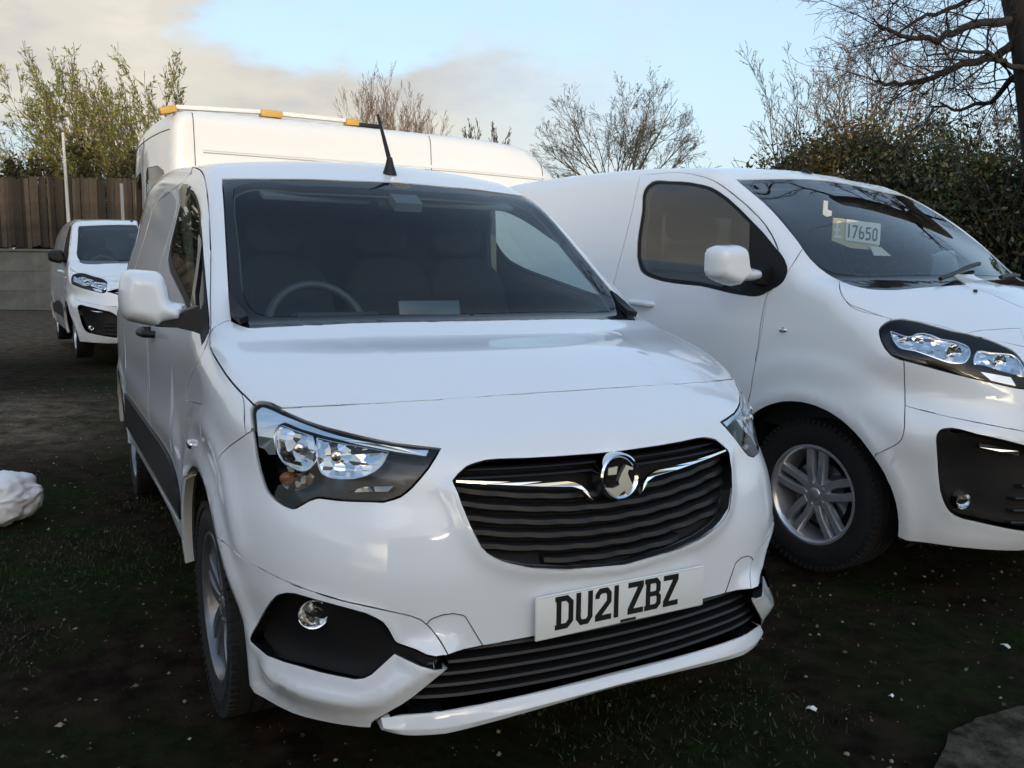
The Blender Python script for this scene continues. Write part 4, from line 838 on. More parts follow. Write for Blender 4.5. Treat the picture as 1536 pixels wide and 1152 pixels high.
# ------------------------------------------------------------------ wheels, glyphs and other shared van parts
def make_wheel(parent, x, y, z, rt, rr, w, pairs=5, side=-1, mat=None):
    """tyre, rim with spokes, hub, brake disc; outward face towards y = side"""
    mat = mat or SILVER
    hub = MB()
    hub.lathe([(0.0, -w * .355), (.022, -w * .355), (.028, -w * .34), (.030, -w * .32)], 20)
    hub.lathe([(.030, -w * .33), (.055, -w * .33), (.072, -w * .31), (.078, -w * .24), (.078, 0)], 30)
    for k in range(5):
        a = 2 * math.pi * (k + .5) / 5
        hub.lathe([(0, -w * .36), (.0085, -w * .355), (.0085, -w * .30)], 8, c=(.052 * math.cos(a), 0, .052 * math.sin(a)))
    h = hub.build('wheel', mat, parent, smooth=True)
    h.location = (x, y, z)
    if side > 0: h.rotation_euler = (0, 0, math.pi)
    t = MB()
    t.lathe([(rr - .004, -w * .40), (rr + .006, -w * .455), (rr + .02, -w * .475), (rr + .05, -w * .505), (rt - .05, -w * .50), (rt - .028, -w * .475), (rt - .010, -w * .43), (rt - .002, -w * .36),
             (rt, -w * .30), (rt, -w * .20), (rt - .008, -w * .19), (rt - .008, -w * .16), (rt, -w * .15), (rt, -w * .02), (rt - .008, -w * .01), (rt - .008, w * .02), (rt, w * .03), (rt, w * .17), (rt - .008, w * .18), (rt - .008, w * .21), (rt, w * .22),
             (rt - .002, w * .36), (rt - .02, w * .46), (rt - .05, w * .50), (rr + .03, w * .48), (rr, w * .40)], 72)
    # shoulder blocks
    for k in range(72):
        a = 2 * math.pi * k / 72
        m = Matrix.Rotation(-a, 3, 'Y')
        p = m @ Vector((rt - .012, -w * .44, 0))
        t.box(p, (.010, .012, rt * math.pi / 72 * .55), m)
    t.build('tyre', RUBBER, h, smooth=True)
    r = MB()
    r.lathe([(rr + .006, -w * .44), (rr + .004, -w * .462), (rr - .006, -w * .462), (rr - .014, -w * .42), (rr - .018, -w * .38), (rr - .030, -w * .10), (rr - .040, w * .40), (rr - .02, w * .42)], 72)
    n = pairs
    for k in range(n):
        for sgn in (-1, 1):
            a0 = 2 * math.pi * k / n + math.pi / 2
            # a spoke: swept bar from the hub to the rim, the pair splaying apart
            pts = []
            for i in range(6):
                q = i / 5
                rad = .055 + (rr - .075 + .012) * q
                ang = a0 + sgn * (.30 - .06 * q - .02)  * (1 if q > 0 else 1)
                ang = a0 + sgn * (.33 * (1 - q) ** 1.5 * .6 + .155)
                dep = -w * (.34 + .02 * math.sin(q * math.pi)) - .008 * q
                pts.append((rad, ang, dep, .021 - .004 * math.sin(math.pi * q) + .003 * q))
            V = []; F = []
            for rad, ang, dep, hw in pts:
                ux, uz = math.cos(ang), math.sin(ang); tx, tz_ = -uz, ux
                for (s_, d_) in ((-1, .010), (-.72, 0), (.72, 0), (1, .010), (1, .032), (-1, .032)):
                    V.append((rad * ux + tx * hw * s_, dep + d_, rad * uz + tz_ * hw * s_))
            for i in range(5):
                for j in range(6):
                    F.append((i * 6 + j, i * 6 + (j + 1) % 6, i * 6 + 6 + (j + 1) % 6, i * 6 + 6 + j))
            F.append((0, 1, 2, 3, 4, 5)); F.append(tuple(30 + j for j in range(6)))
            r.add(V, F)
    r.build('rim', mat, h, smooth=True)
    d = MB(); d.lathe([(.06, -.028), (.145, -.028), (.145, .0), (.06, .0)], 40)
    d.box((.11, -.02, .05), (.03, .04, .055))
    d.build('brake_disc', DISC, h, smooth=False)
    b = MB(); b.lathe([(0, .02), (rr - .03, .02)], 30); b.build('backing_plate', DARK, h)
    return h
def arch_liner(parent, x, z, r, y0, y1, zmin):
    m = MB(); k = 28; V = []; F = []
    a0 = -0.35; a1 = math.pi + 0.35
    for i in range(k + 1):
        a = a0 + (a1 - a0) * i / k
        for y in (y0, y1): V.append((x + r * math.cos(a), y, max(z + r * math.sin(a), zmin)))
    F = [(2 * i, 2 * i + 1, 2 * i + 3, 2 * i + 2) for i in range(k)]
    m.add(V, F)
    V = [(x, y1, z)] + [(x + r * math.cos(a0 + (a1 - a0) * i / k), y1, max(z + r * math.sin(a0 + (a1 - a0) * i / k), zmin)) for i in range(k + 1)]
    m.add(V, [(0, i + 1, i + 2) for i in range(k)])
    return m.build('wheel_arch_liner', DARK, parent)
GLYPH = {
 'D': ([(-4, 0), (33, 0), (50, 15), (50, 64), (33, 79), (-4, 79), (-4, 67), (0, 67), (0, 12), (-4, 12)], [(14, 13), (28, 13), (36, 21), (36, 58), (28, 66), (14, 66)]),
 'U': ([(0, 79), (0, 15), (13, 0), (37, 0), (50, 15), (50, 79), (36, 79), (36, 19), (31, 13), (19, 13), (14, 19), (14, 79)],),
 '2': ([(0, 0), (50, 0), (50, 13), (20, 13), (50, 42), (50, 66), (38, 79), (12, 79), (0, 66), (0, 55), (13, 55), (13, 61), (18, 66), (32, 66), (36, 61), (36, 47), (0, 14)],),
 '1': ([(0, 0), (14, 0), (14, 79), (0, 79)],),
 'Z': ([(0, 0), (50, 0), (50, 13), (18, 13), (50, 65), (50, 79), (0, 79), (0, 66), (32, 66), (0, 14)],),
 'B': ([(-4, 0), (37, 0), (50, 12), (50, 33), (43, 40), (48, 46), (48, 67), (36, 79), (-4, 79), (-4, 67), (0, 67), (0, 12), (-4, 12)], [(14, 13), (31, 13), (36, 18), (36, 30), (32, 34), (14, 34)], [(14, 46), (31, 46), (34, 49), (34, 62), (31, 66), (14, 66)]),
 '7': ([(8, 0), (22, 0), (50, 66), (50, 79), (0, 79), (0, 67), (36, 67)],),
 '6': ([(12, 0), (38, 0), (50, 13), (50, 36), (38, 47), (14, 47), (14, 58), (30, 79), (15, 79), (0, 57), (0, 13)], [(14, 13), (36, 13), (36, 35), (14, 35)]),
 '5': ([(0, 0), (38, 0), (50, 12), (50, 38), (38, 50), (14, 50), (14, 67), (46, 67), (46, 79), (0, 79), (0, 38), (36, 38), (36, 12), (0, 12)],),
 '0': ([(12, 0), (38, 0), (50, 13), (50, 66), (38, 79), (12, 79), (0, 66), (0, 13)], [(14, 13), (36, 13), (36, 66), (14, 66)]),
 '\u00a3': ([(0, 0), (50, 0), (50, 12), (22, 12), (24, 32), (40, 32), (40, 43), (24, 43), (24, 60), (32, 67), (48, 62), (48, 74), (36, 79), (22, 79), (10, 66), (10, 43), (0, 43), (0, 32), (10, 32), (10, 12), (0, 12)],),
}
def glyph_mesh(ch, sc, thick):
    """flat character in the (y, z) plane facing +x"""
    loops = GLYPH[ch]
    tri = tessellate_polygon([[Vector((p[0], p[1], 0)) for p in lp] for lp in loops])
    P = [p for lp in loops for p in lp]; n = len(P)
    V = [(thick, p[0] * sc, p[1] * sc) for p in P] + [(0, p[0] * sc, p[1] * sc) for p in P]
    F = [tuple(t) for t in tri]; k = 0
    for lp in loops:
        m = len(lp); F += [(k + i, k + (i + 1) % m, n + k + (i + 1) % m, n + k + i) for i in range(m)]; k += m
    return V, F
def write_text(text, parent, sc, x, y0, z0, gap, space, thick, mat, name='letter', wide=1.0, tilt=None):
    y = y0
    for ch in text:
        if ch == ' ': y += space; continue
        V, F = glyph_mesh(ch, sc, thick)
        V = [(a + x, b * wide + y, c + z0) for a, b, c in V]
        o = link_mesh(name, V, F, mat, parent); fix_normals(o.data)
        y += (14 if ch == '1' else 50) * sc * wide + gap
    return y
def mirror_housing(parent, c, h, mat, arm_to, foot, side=-1, e=.55):
    """door mirror: shell with flat back glass, arm and foot"""
    def fn(px, py, pz):
        # flat towards the rear, fuller low and outboard
        if px < 0: px *= .55
        py *= 1.0 + .10 * (-pz / h[2])
        return (px, py, pz)
    m = MB().blob(c, h, e, .6, 36, 22, fn)
    o = m.build('door_mirror', mat, parent, smooth=True)
    g = MB().box((c[0] - h[0] * .56, c[1], c[2]), (.004, h[1] * .82, h[2] * .80)); g.build('mirror_glass', CHROME, o)
    a = MB()
    n = 8
    V = []; F = []
    for i in range(n + 1):
        q = i / n
        p = Vector(c) * (1 - q) + Vector(arm_to) * q
        hz = (h[2] * .42) * (1 - q) + .030 * q; hx = h[0] * .62 * (1 - q) + .045 * q
        zz_ = (c[2] - h[2] * .52) * (1 - q) + arm_to[2] * q
        for dx, dz in ((1, -.8), (1, .7), (.6, 1), (-.6, 1), (-1, .7), (-1, -.8)):
            V.append((p.x + dx * hx, p.y, zz_ + dz * hz))
    for i in range(n):
        for j in range(6): F.append((i * 6 + j, i * 6 + (j + 1) % 6, i * 6 + 6 + (j + 1) % 6, i * 6 + 6 + j))
    F += [tuple(range(6)), tuple(n * 6 + j for j in range(6))]
    a.add(V, F); a.build('mirror_arm', mat, o, smooth=True)
    f = MB().blob(foot[0], foot[1], .5, .6, 24, 14)
    f.build('mirror_foot', BLACK, o, smooth=True)
    return o
def seat(parent, x, y, z, w=.24):
    b = MB().blob((x, y, z + .33), (.075, w, .34), .45, .5, 28, 16, lambda a, b_, c: (a - .30 * (c + .34), b_ * (1 - .12 * max(0, c) / .34), c))
    o = b.build('seat_back', SEAT, parent, smooth=True)
    MB().blob((x - .26, y, z + .77), (.05, .125, .09), .5, .6, 20, 12).build('headrest', SEAT, o, smooth=True)
    MB().blob((x + .22, y, z - .02), (.28, w, .09), .4, .6, 20, 12).build('seat_base', SEAT, parent, smooth=True)
def steering_wheel(parent, c, r, tilt):
    rot = Matrix.Rotation(-tilt, 3, 'Y')
    m = MB(); k = 40
    pts = [rot @ Vector((0, r * math.cos(2 * math.pi * i / k), r * math.sin(2 * math.pi * i / k))) + Vector(c) for i in range(k + 1)]
    m.tube(pts, .017, 10)
    m.blob(c, (.03, .075, .065), .6, .6, 18, 10)
    for a in (0, math.pi, -math.pi / 2):
        e = rot @ Vector((0, r * math.cos(a), r * math.sin(a))) + Vector(c); m.tube([Vector(c), e], [.03, .016], 8)
    return m.build('steering_wheel', principled('steering_rim', (.05, .05, .052), .5) if 'steering_rim' not in MATS else MATS['steering_rim'], parent, smooth=True)
def shark_antenna(parent, p, lean, length, rod=True):
    """roof aerial: rubber foot and a leaning rod"""
    b = MB()
    b.lathe([(.030, 0), (.028, .010), (.018, .040), (.011, .072), (0, .077)], 20, 'z')
    o = b.build('antenna', BLACK, parent, smooth=True, loc=p)
    if rod:
        MB().tube([(0, 0, .06), (lean[0] * length, lean[1] * length, .06 + math.sqrt(max(.01, 1 - lean[0] ** 2 - lean[1] ** 2)) * length)], [.010, .0055], 10).build('rod', BLACK, o, smooth=True)
    return o

# ------------------------------------------------------------------ the nearest van (small panel van)
def build_small_van():
    P = dict(SMALL_VAN); Ln = lines(SMALL_LINES)
    B = Body(P)
    van = thing('panel_van', 'nearest white panel van, facing the camera with number plate DU21 ZBZ', 'van', (0, 0, 0), 0, 'white vans parked in the yard')
    def relax(L, n=60, st=.012):
        L = resample(L, st)
        for _ in range(n): L[1:-1] = (L[:-2] + 2 * L[1:-1] + L[2:]) / 4
        return L
    ridge, step, gr = relax(Ln['ridge']), relax(Ln['step']), np.concatenate([Ln['grille'], Ln['grille'][:1]])
    fogl = np.concatenate([Ln['fog'], Ln['fog'][:1]])
    crease = np.array([[.10, -.46, 1.15], [.25, -.44, 1.11], [.45, -.40, 1.06], [.60, -.34, 1.01], [.70, -.27, .97]])
    crease = relax(crease, 30, .03)
    fl = np.array([[-.30, -.9, .70], [-.25, -.9, .80], [-.12, -.9, .88], [.05, -.9, .915], [.22, -.9, .88], [.33, -.9, .80], [.39, -.88, .72], [.43, -.86, .64]]); fl = relax(fl, 30, .03)
    def sm(t): t = np.clip(t, 0, 1); return t * t * (3 - 2 * t)
    def disp(p):
        x, y, z = p[:, 0], -np.abs(p[:, 1]), p[:, 2]
        q = np.stack([x, y, z], 1)
        h = np.zeros(len(p))
        near = x > .3
        d = np.full(len(p), 9.); d[near] = seg_dist(q[near], ridge)
        h += .034 * np.maximum(0, 1 - d / .082) ** 1.35 * sm((x - .42) / .12)
        d = np.full(len(p), 9.); d[near] = seg_dist(q[near], step)
        h -= .003 * np.exp(-(d / .010) ** 2)
        d = np.full(len(p), 9.); d[near] = seg_dist(q[near], gr)
        h += .014 * np.exp(-(d / .030) ** 2) * sm((.86 - z) / .05)
        d = np.full(len(p), 9.); d[near] = seg_dist(q[near], fogl)
        h += .006 * np.exp(-(d / .02) ** 2)
        # bonnet swage
        b = (x > .0) & (z > .9)
        dd = np.full(len(p), 9.); dd[b] = seg_dist(q[b], crease)
        ins = np.abs(y) < np.interp(x, crease[:, 0], -crease[:, 1])
        h += np.where(b, .0012 * np.where(ins, 1 - sm((-dd + .05) / .05) * .0, np.exp(-(dd / .018) ** 2)) * sm((.72 - x) / .12) * sm((x - .05) / .1), 0)
        # wheel-arch lips and the swage over them
        for cx, cz, rr, ry in ((0.0, .315, .405, .43), (-2.80, .33, .39, .40)):
            rad = np.sqrt(((x - cx) / rr) ** 2 + ((z - cz) / ry) ** 2)
            s_ = sm((-y - .70) / .08)
            h += .012 * np.exp(-((rad - 1.06) / .09) ** 2) * s_
        m = (x < .5) & (x > -.5) & (z > .5)
        d = np.full(len(p), 9.); d[m] = seg_dist(q[m] * [1, 0, 1], fl * [1, 0, 1])
        h += .009 * np.exp(-(d / .04) ** 2) * sm((-y - .72) / .08)
        # shoulder above the side moulding
        h += .012 * np.exp(-((z - .745) / .075) ** 2) * sm((-y - .75) / .05) * sm((-.40 - x) / .15) * sm((x + 2.5) / .2)
        return h
    bot = Ln['bottom_front'][::-1]
    bot = bot[bot[:, 1] <= 0]
    bot = np.concatenate([[[bot[0, 0] + .0, 0., bot[0, 2]]], bot[1:]])
    bot[0] = root(B, np.array([[3., 0, bot[0, 2]]]), np.array([[-1., 0, 0]]), 3)[0]
    sx = np.array([.30, .1, -.2, -.42, -.55, -.8, -1.2, -1.7, -2.2, -2.45, -2.8, -3.2, -3.45, -3.585]); sz = np.array([.30, .30, .30, .33, .375, .405, .415, .415, .41, .37, .37, .37, .40, .42])
    o = np.stack([sx, 0 * sx - 1.6, sz], 1)
    side = root(B, o, np.tile([0, 1., 0], (len(sx), 1)), 1.6)
    side[-1, 0] = B.xr + .002
    S = Shell(B, np.concatenate([bot, side]), (1, -1, .7), -.2, .75, .022, .044, -.75, disp)
    order = ['fender', 'slider', 'door', 'lower_bumper', 'bumper', 'bonnet', 'lip', 'frit', 'glass', 'headlight', 'winframe', 'doorglass', 'moulding', 'arch', 'reararch', 'grille', 'fog', 'lowgrille', 'lip']
    S.build([(k, Ln[k]) for k in order[:-1]], [ridge, step], dense=[(ridge, .085, .010), (step, .02, .009), (np.concatenate([Ln['grille'], Ln['grille'][:1]]), .05, .011)])
    lab = S.lab
    # the lip lies under the lower grille
    def J(name, labels, mat, **k): return panel(name, *joined(*S.patch(labels)), mat, van, **k)
    def LR(name, labels, mat, par=None, **k):
        out = []
        for fl_ in (False, True): out.append(panel(name, *S.patch(labels), mat, par[fl_] if par else van, flipy=fl_, **k))
        return out
    J('body_shell', ['body'], PAINT, rim=.02)
    J('bonnet', ['bonnet'], PAINT, gap=.0034, rim=.03)
    J('front_panel', ['bumper'], PAINT, rim=.012)
    LR('bumper_corner', ['lower_bumper'], PAINT, rim=.05)
    LR('front_wing', ['fender'], PAINT, rim=.03)
    doors = LR('front_door', ['door'], PAINT, gap=.0038, rim=.03)
    LR('sliding_door', ['slider'], PAINT, gap=.003, rim=.02)
    LR('side_moulding', ['moulding'], BLACK, off=.010, rim=.02)
    ws = J('windscreen', ['glass'], GLASS, gap=0, rim=0, off=-.002)
    J('windscreen_surround', ['frit'], FRIT, gap=.003, rim=.02, off=-.003)
    LR('window_frame', ['winframe'], SEALBLACK, doors, rim=.02, off=-.002, gap=.001)
    LR('door_window', ['doorglass'], SIDEGLASS, doors, gap=0, rim=0, off=-.004)
    lamps = LR('headlight', ['headlight'], LENS, gap=.003, rim=.008, off=-.001)
    LR('lamp_housing', ['headlight'], GLOSSBLACK, lamps, gap=.004, off=-.055, rim=-.050)
    # cabin lining
    keep = [k for k in ('body', 'bonnet', 'bumper', 'lip', 'lower_bumper', 'fender', 'door', 'slider', 'moulding', 'frit', 'winframe')]
    V, N, F = joined(*S.patch(keep)); link_mesh('cabin_lining', V - N * .035, F, TRIM, van, smooth=True)
    # rear
    rr_ = S.rear
    loop = np.concatenate([rr_, (rr_ * [1, -1, 1])[::-1][1:]])
    link_mesh('rear_panel', loop + [.006, 0, 0], [tuple(range(len(loop)))], PAINT, van)
    MB().box((-1.45, 0, .33), (2.05, .60, .03)).build('underbody', DARK, van)
    for cx, cz, r_ in ((0, .315, .45), (-2.80, .33, .43)):
        for s_ in (-1, 1): arch_liner(van, cx, cz, r_, s_ * .79, s_ * .52, .2)
    # upper grille
    def skin(y, z, inset):
        y = np.asarray(y, float); z = np.asarray(z, float) + 0 * y
        o = np.stack([0 * y + 2.2, y, z], 1); p = root(B, o, np.tile([-1., 0, 0], (len(y), 1)), 2.6)
        p[:, 0] -= inset; return p
    g = panel('grille', *joined(*S.patch(['grille'])), DARK, van, gap=.002, off=-.055, rim=-.056)
    g.name = 'grille'
    gy = Ln['grille']
    def span(loop, z0, k):
        """half width of an opening along the curve z = z0 + k y^2"""
        ys = np.linspace(0, -.75, 400); ins = in_poly(np.stack([ys, z0 + k * ys ** 2], 1), loop[:, 1:])
        w = np.where(ins)[0]
        return (0.0 if not len(w) else -ys[w.max()])
    def slat(name, parent, z0, k, half, th, depth, inset, mat, wave=0.0):
        ys = np.linspace(-half, half, 61); zs = z0 + k * ys ** 2
        c = skin(ys, zs, inset)
        if wave: c[:, 0] -= wave * (.5 + .5 * np.cos(ys / .105 * 2 * math.pi + z0 * 40)) ** 2
        prof = [(-depth, -th * .35), (-.006, -th * .5), (0, -th * .2), (-.003, th * .3), (-.012, th * .5), (-depth, th * .4)]
        V = []; F = []
        for p in c:
            for dx, dz in prof: V.append((p[0] + dx, p[1], p[2] + dz))
        m = len(prof)
        for i in range(len(c) - 1):
            for j in range(m): F.append((i * m + j, i * m + (j + 1) % m, (i + 1) * m + (j + 1) % m, (i + 1) * m + j))
        F += [tuple(range(m)), tuple((len(c) - 1) * m + j for j in range(m))]
        o_ = link_mesh(name, V, F, mat, parent, smooth=True); fix_normals(o_.data)
        o_.data.polygons.foreach_set('use_smooth', [True] * len(o_.data.polygons)); 
        try: o_.data.set_sharp_from_angle(angle=R(40))
        except Exception: pass
        return o_
    GS = principled('grille_slat', (.011, .011, .012), .42, spec=.35)
    for z0 in (.622, .653, .684, .715, .746, .777):
        h_ = min(span(gy, z0 - .012, .22), span(gy, z0 + .012, .22))
        if h_ > .05: slat('slat', g, z0, .22, h_ + .035, .022, .035, .014, GS, wave=.007)
    for z0 in (.838, .857, .876):
        h_ = span(gy, z0, .02)
        if h_ > .05: slat('slat', g, z0, .02, h_ + .02, .007, .03, .014, GS)
    for m_ in (False, True):
        cb = inlay('chrome_wing', B, Ln['chrome'], CHROME, g, .004, .016, m_)
    # badge
    bx, bz = SMALL_PTS['badge'][0] + .016, SMALL_PTS['badge'][2] - .002
    bd = MB(); bd.lathe([(0, .0), (.050, .002), (.054, .006), (.060, .010), (.065, .006), (.067, -.004), (.067, -.03)], 56, 'x', (0, 0, 0))
    badge = bd.build('badge', CHROME, van, smooth=True, loc=(bx, .003, bz)); badge.rotation_euler = (0, R(-6), 0); badge.scale = (1, .91, .92)
    MB().lathe([(0, .0032), (.0495, .0042)], 48, 'x').build('badge_field', GLOSSBLACK, badge)
    emb = [(485, 435), (530, 462), (575, 480), (570, 515), (515, 505), (500, 560), (530, 640), (555, 700), (560, 760), (530, 830), (480, 870), (455, 790), (400, 820), (345, 868), (280, 820), (235, 770), (195, 715), (300, 735), (385, 705), (375, 650), (420, 540)]
    flag = [(245, 455), (372, 443), (350, 552), (240, 548)]
    for poly in (emb, flag):
        pl = [((a - 410) / 260 * .066, -(b - 590) / 310 * .062) for a, b in poly]
        MB().prism(pl, 'x', .004, .0095).build('emblem', STRIP, badge)
    # number plate
    pl = MB().box((0, 0, 0), (.004, .26, .0555)).build('number_plate', PLATEW, van, loc=(.902, .002, .505))
    bevel_mesh(pl, .003, 2)
    wtot = .398
    write_text('DU21 ZBZ', pl, .00107, .0042, -wtot / 2 - .004, -.0360, .0085, .021, .0012, INK, wide=.90)
    MB().box((.0045, .012, -.0490), (.0006, .024, .0036)).build('plate_maker_mark', INK, pl)
    MB().lathe([(0, .0014), (.003, .0012), (.0045, .0)], 10, 'x', (.0042, -.135, .0)).build('rust_spot', RUST, pl)
    brd = MB()
    for a, b, c_, d_ in ((0, .0525, .255, .0007), (0, -.0525, .255, .0007)): brd.box((.0043, a, b), (.0003, c_, d_))
    brd.build('plate_border', principled('plate_border', (.5, .5, .48), .4), pl)
    # lower grille
    lg = panel('lower_grille', *joined(*S.patch(['lowgrille'])), DARK, van, gap=.001, off=-.06, rim=-.058)
    for z0 in (.322, .350, .379, .408, .437):
        h_ = span(Ln['lowgrille'], z0, .02)
        if h_ > .05: slat('slat', lg, z0, .02, h_ + .02, .013, .05, .010, GS)
    # the chin lip: a folded strip swept across under the lower grille
    ys = np.linspace(-.605, .605, 91); ay = np.abs(ys)
    zt = .303 - .010 * (ay / .47) ** 2 - np.clip((ay - .52) / .085, 0, 1) ** 2 * .008; zb_ = .271 - .032 * np.clip(ay / .47, 0, 1) ** 1.6 + np.clip((ay - .54) / .065, 0, 1) ** 2 * .010
    xt = skin(ys, zt, 0)[:, 0]; xb = skin(ys, zb_, 0)[:, 0]
    V = []; F = []
    for i_ in range(len(ys)):
        t_, b_ = zt[i_], zb_[i_]; x_ = xt[i_]
        for dx, z_ in ((-.07, t_ - .002), (-.002, t_), (.002, t_ - .001), (.016, t_ - (t_ - b_) * .58), (.0165, t_ - (t_ - b_) * .66), (.010, b_ + .002), (.006, b_), (-.07, b_)): V.append((x_ + dx, ys[i_], z_))
    for i_ in range(len(ys) - 1):
        for j_ in range(8): F.append((i_ * 8 + j_, i_ * 8 + (j_ + 1) % 8, (i_ + 1) * 8 + (j_ + 1) % 8, (i_ + 1) * 8 + j_))
    F += [tuple(range(8)), tuple((len(ys) - 1) * 8 + j_ for j_ in range(8))]
    lo_ = link_mesh('bumper_lip', V, F, PAINT, van); fix_normals(lo_.data); lo_.data.polygons.foreach_set('use_smooth', [True] * len(lo_.data.polygons))
    try: lo_.data.set_sharp_from_angle(angle=R(30))
    except Exception: pass
    # fog lamps in their recesses
    for fl_ in (False, True):
        s_ = 1 if fl_ else -1
        rc = panel('fog_recess', *S.patch(['fog']), SEALBLACK, van, gap=.001, off=-.04, rim=-.040, flipy=fl_)
        q = Vector(SMALL_PTS['fog']); q.y = s_ * abs(q.y)
        n_ = Vector(B.grad(np.array([SMALL_PTS['fog']]))[0]); n_.y *= -1 if fl_ else 1
        dirx = Vector((.93, s_ * .25, -.02)).normalized()
        fo = MB().lathe([(0, .005), (.019, .003), (.030, -.002), (.034, -.008)], 28, 'x')
        f_ = fo.build('fog_lamp', LENS, rc, smooth=True, loc=q - n_ * .018); f_.rotation_euler = dirx.to_track_quat('X', 'Z').to_euler()
        MB().lathe([(0, -.032), (.016, -.028), (.028, -.016), (.033, -.006), (.037, -.004), (.038, -.03)], 28, 'x').build('fog_reflector', BOWL, f_, smooth=True)
        MB().lathe([(.0, -.008), (.010, -.010), (.012, -.030)], 14, 'x').build('bulb_cap', SATIN, f_, smooth=True)
    # headlamp internals
    for fl_ in (False, True):
        s_ = -1 if fl_ else 1
        lp = lamps[1 if fl_ else 0]
        inlay('light_strip', B, Ln['drl'], STRIP, lp, -.008, .012, fl_)
        inlay('lower_strip', B, Ln['strip'], DULLFACET, lp, -.020, .008, fl_)
        inlay('lamp_backing', B, Ln['windlamp'], GREYFACET, lp, -.026, .004, fl_)
        for nm, dep in (('chamber', -.012), ('chamber_b', -.012)):
            inlay('reflector', B, Ln[nm], FACET, lp, dep, .006, fl_)
            rb = np.concatenate([Ln[nm], Ln[nm][:1]]); N_ = B.grad(rb)
            MB().tube([Vector((a[0], a[1] * (-1 if fl_ else 1), a[2])) for a in rb - N_ * .011], .0018, 6).build('reflector_edge', SATIN, lp, smooth=True)
        inlay('turn_reflector', B, Ln['chamber_c'], DULLFACET, lp, -.028, .006, fl_)
        for nm, r_ in (('bowl', .013), ('bowl_b', .014)):
            q = Vector(SMALL_PTS[nm]); n_ = Vector(B.grad(np.array([SMALL_PTS[nm]]))[0]); c_ = q - n_ * .008
            ax = Vector((.90, -.30, .08)).normalized()
            if fl_: c_.y *= -1; ax.y *= -1
            b_ = MB().lathe([(0, .012), (r_ * .8, .009), (r_, .0), (r_, -.012)], 20, 'x').build('bulb_cap', SATIN, lp, smooth=True, loc=c_); b_.rotation_euler = ax.to_track_quat('X', 'Z').to_euler()
        q = Vector(SMALL_PTS['ind']); n_ = Vector(B.grad(np.array([SMALL_PTS['ind']]))[0]); c_ = q - n_ * .024
        if fl_: c_.y *= -1
        MB().blob(c_, (.012, .020, .017), 1, 1, 16, 10).build('indicator_bulb', ORANGE, lp, smooth=True)
    # shut lines that do not part two panels
    SEAM = principled('shut_line', (.03, .03, .032), .8)
    for m_ in (False, True): ribbon('tow_eye_seam', B, resample(Ln['cover'], .012), .002, SEAM, van, .0015, m_)
    sp = np.concatenate([Ln['sidepanel'], Ln['sidepanel'][:1]])
    for m_ in (False, True): ribbon('panel_groove', B, resample(sp, .05), .012, principled('groove', (.55, .56, .57), .5) if 'groove' not in MATS else MATS['groove'], van, .0004, m_)
    # wheels
    for s_ in (-1, 1):
        make_wheel(van, 0.0, s_ * .765, .318, .322, .222, .205, 5, s_, SILVER_D)
        make_wheel(van, -2.80, s_ * .765, .325, .322, .222, .205, 5, s_, SILVER_D)
    # mirrors
    for s_ in (-1, 1):
        if s_ < 0:
            mo = pillow_mirror(van, MIRROR_OUTLINES['small'], -.07, .075, PAINT, s_)
            MB().prism([(-.985, 1.166), (-.93, 1.162), (-.885, 1.150), (-.862, 1.140), (-.850, 1.185), (-.868, 1.225), (-.900, 1.212), (-.930, 1.186), (-.985, 1.180)], 'x', -.10, -.03).build('mirror_foot', BLACK, mo)
    # handles, side repeaters
    for s_ in (-1, 1):
        h_ = MB().tube([(-1.09, s_ * .885, 1.065), (-1.10, s_ * .925, 1.068), (-1.16, s_ * .935, 1.07), (-1.24, s_ * .925, 1.073), (-1.25, s_ * .885, 1.075)], [.014, .016, .017, .016, .014], 10)
        h_.build('door_handle', BLACK, doors[0 if s_ < 0 else 1], smooth=True)
        q = SMALL_PTS['marker']
        MB().blob((-.12, s_ * .893, .80), (.028, .012, .014), .8, .8, 16, 10).build('side_repeater', SATIN, van, smooth=True)
    for m_ in (False, True): inlay('quarter_bar', B, Ln['quarterbar'], GLOSSBLACK, doors[1 if m_ else 0], .004, .012, m_)
    # roof aerial
    q = SMALL_PTS['ant']
    shark_antenna(van, (q[0] - .01, 0, q[2] - .004), (-.40, -.09), .21)
    # cabin
    prof = [(-.02, 1.135), (-.20, 1.150), (-.40, 1.130), (-.47, 1.09), (-.50, 1.0), (-.62, .90), (-.60, .55), (.10, .55), (.10, 1.0)]
    d_ = MB().prism(prof, 'y', -.74, .74).build('dashboard', DASH, van); bevel_mesh(d_, .012, 2)
    hb = MB().prism([(-.33, 1.12), (-.36, 1.185), (-.46, 1.175), (-.50, 1.10)], 'y', -.50, -.20).build('instrument_hood', DASH, van); bevel_mesh(hb, .012, 2)
    steering_wheel(van, (-.60, -.36, 1.105), .185, R(24))
    sc = MB().box((-.42, .02, 1.175), (.012, .125, .045), Matrix.Rotation(R(-14), 3, 'Y')).build('infotainment_screen', SCREEN, van); bevel_mesh(sc, .004, 2)
    for y_ in (-.36, .12, .50): seat(van, -.98, y_, .72, .22)
    MB().prism([(-.80, .45), (.80, .45), (.80, 1.15), (.64, 1.66), (-.64, 1.66), (-.80, 1.15)], 'x', -1.44, -1.41).build('bulkhead', DARK, van)
    mb = MB().blob((-.70, .0, 1.60), (.02, .09, .032), .5, .6, 20, 12).build('rear_view_mirror', DASH, van, smooth=True)
    MB().box((-.62, 0, 1.60), (.05, .055, .018), Matrix.Rotation(R(30), 3, 'Y')).build('sensor_cover', TRIM, van)
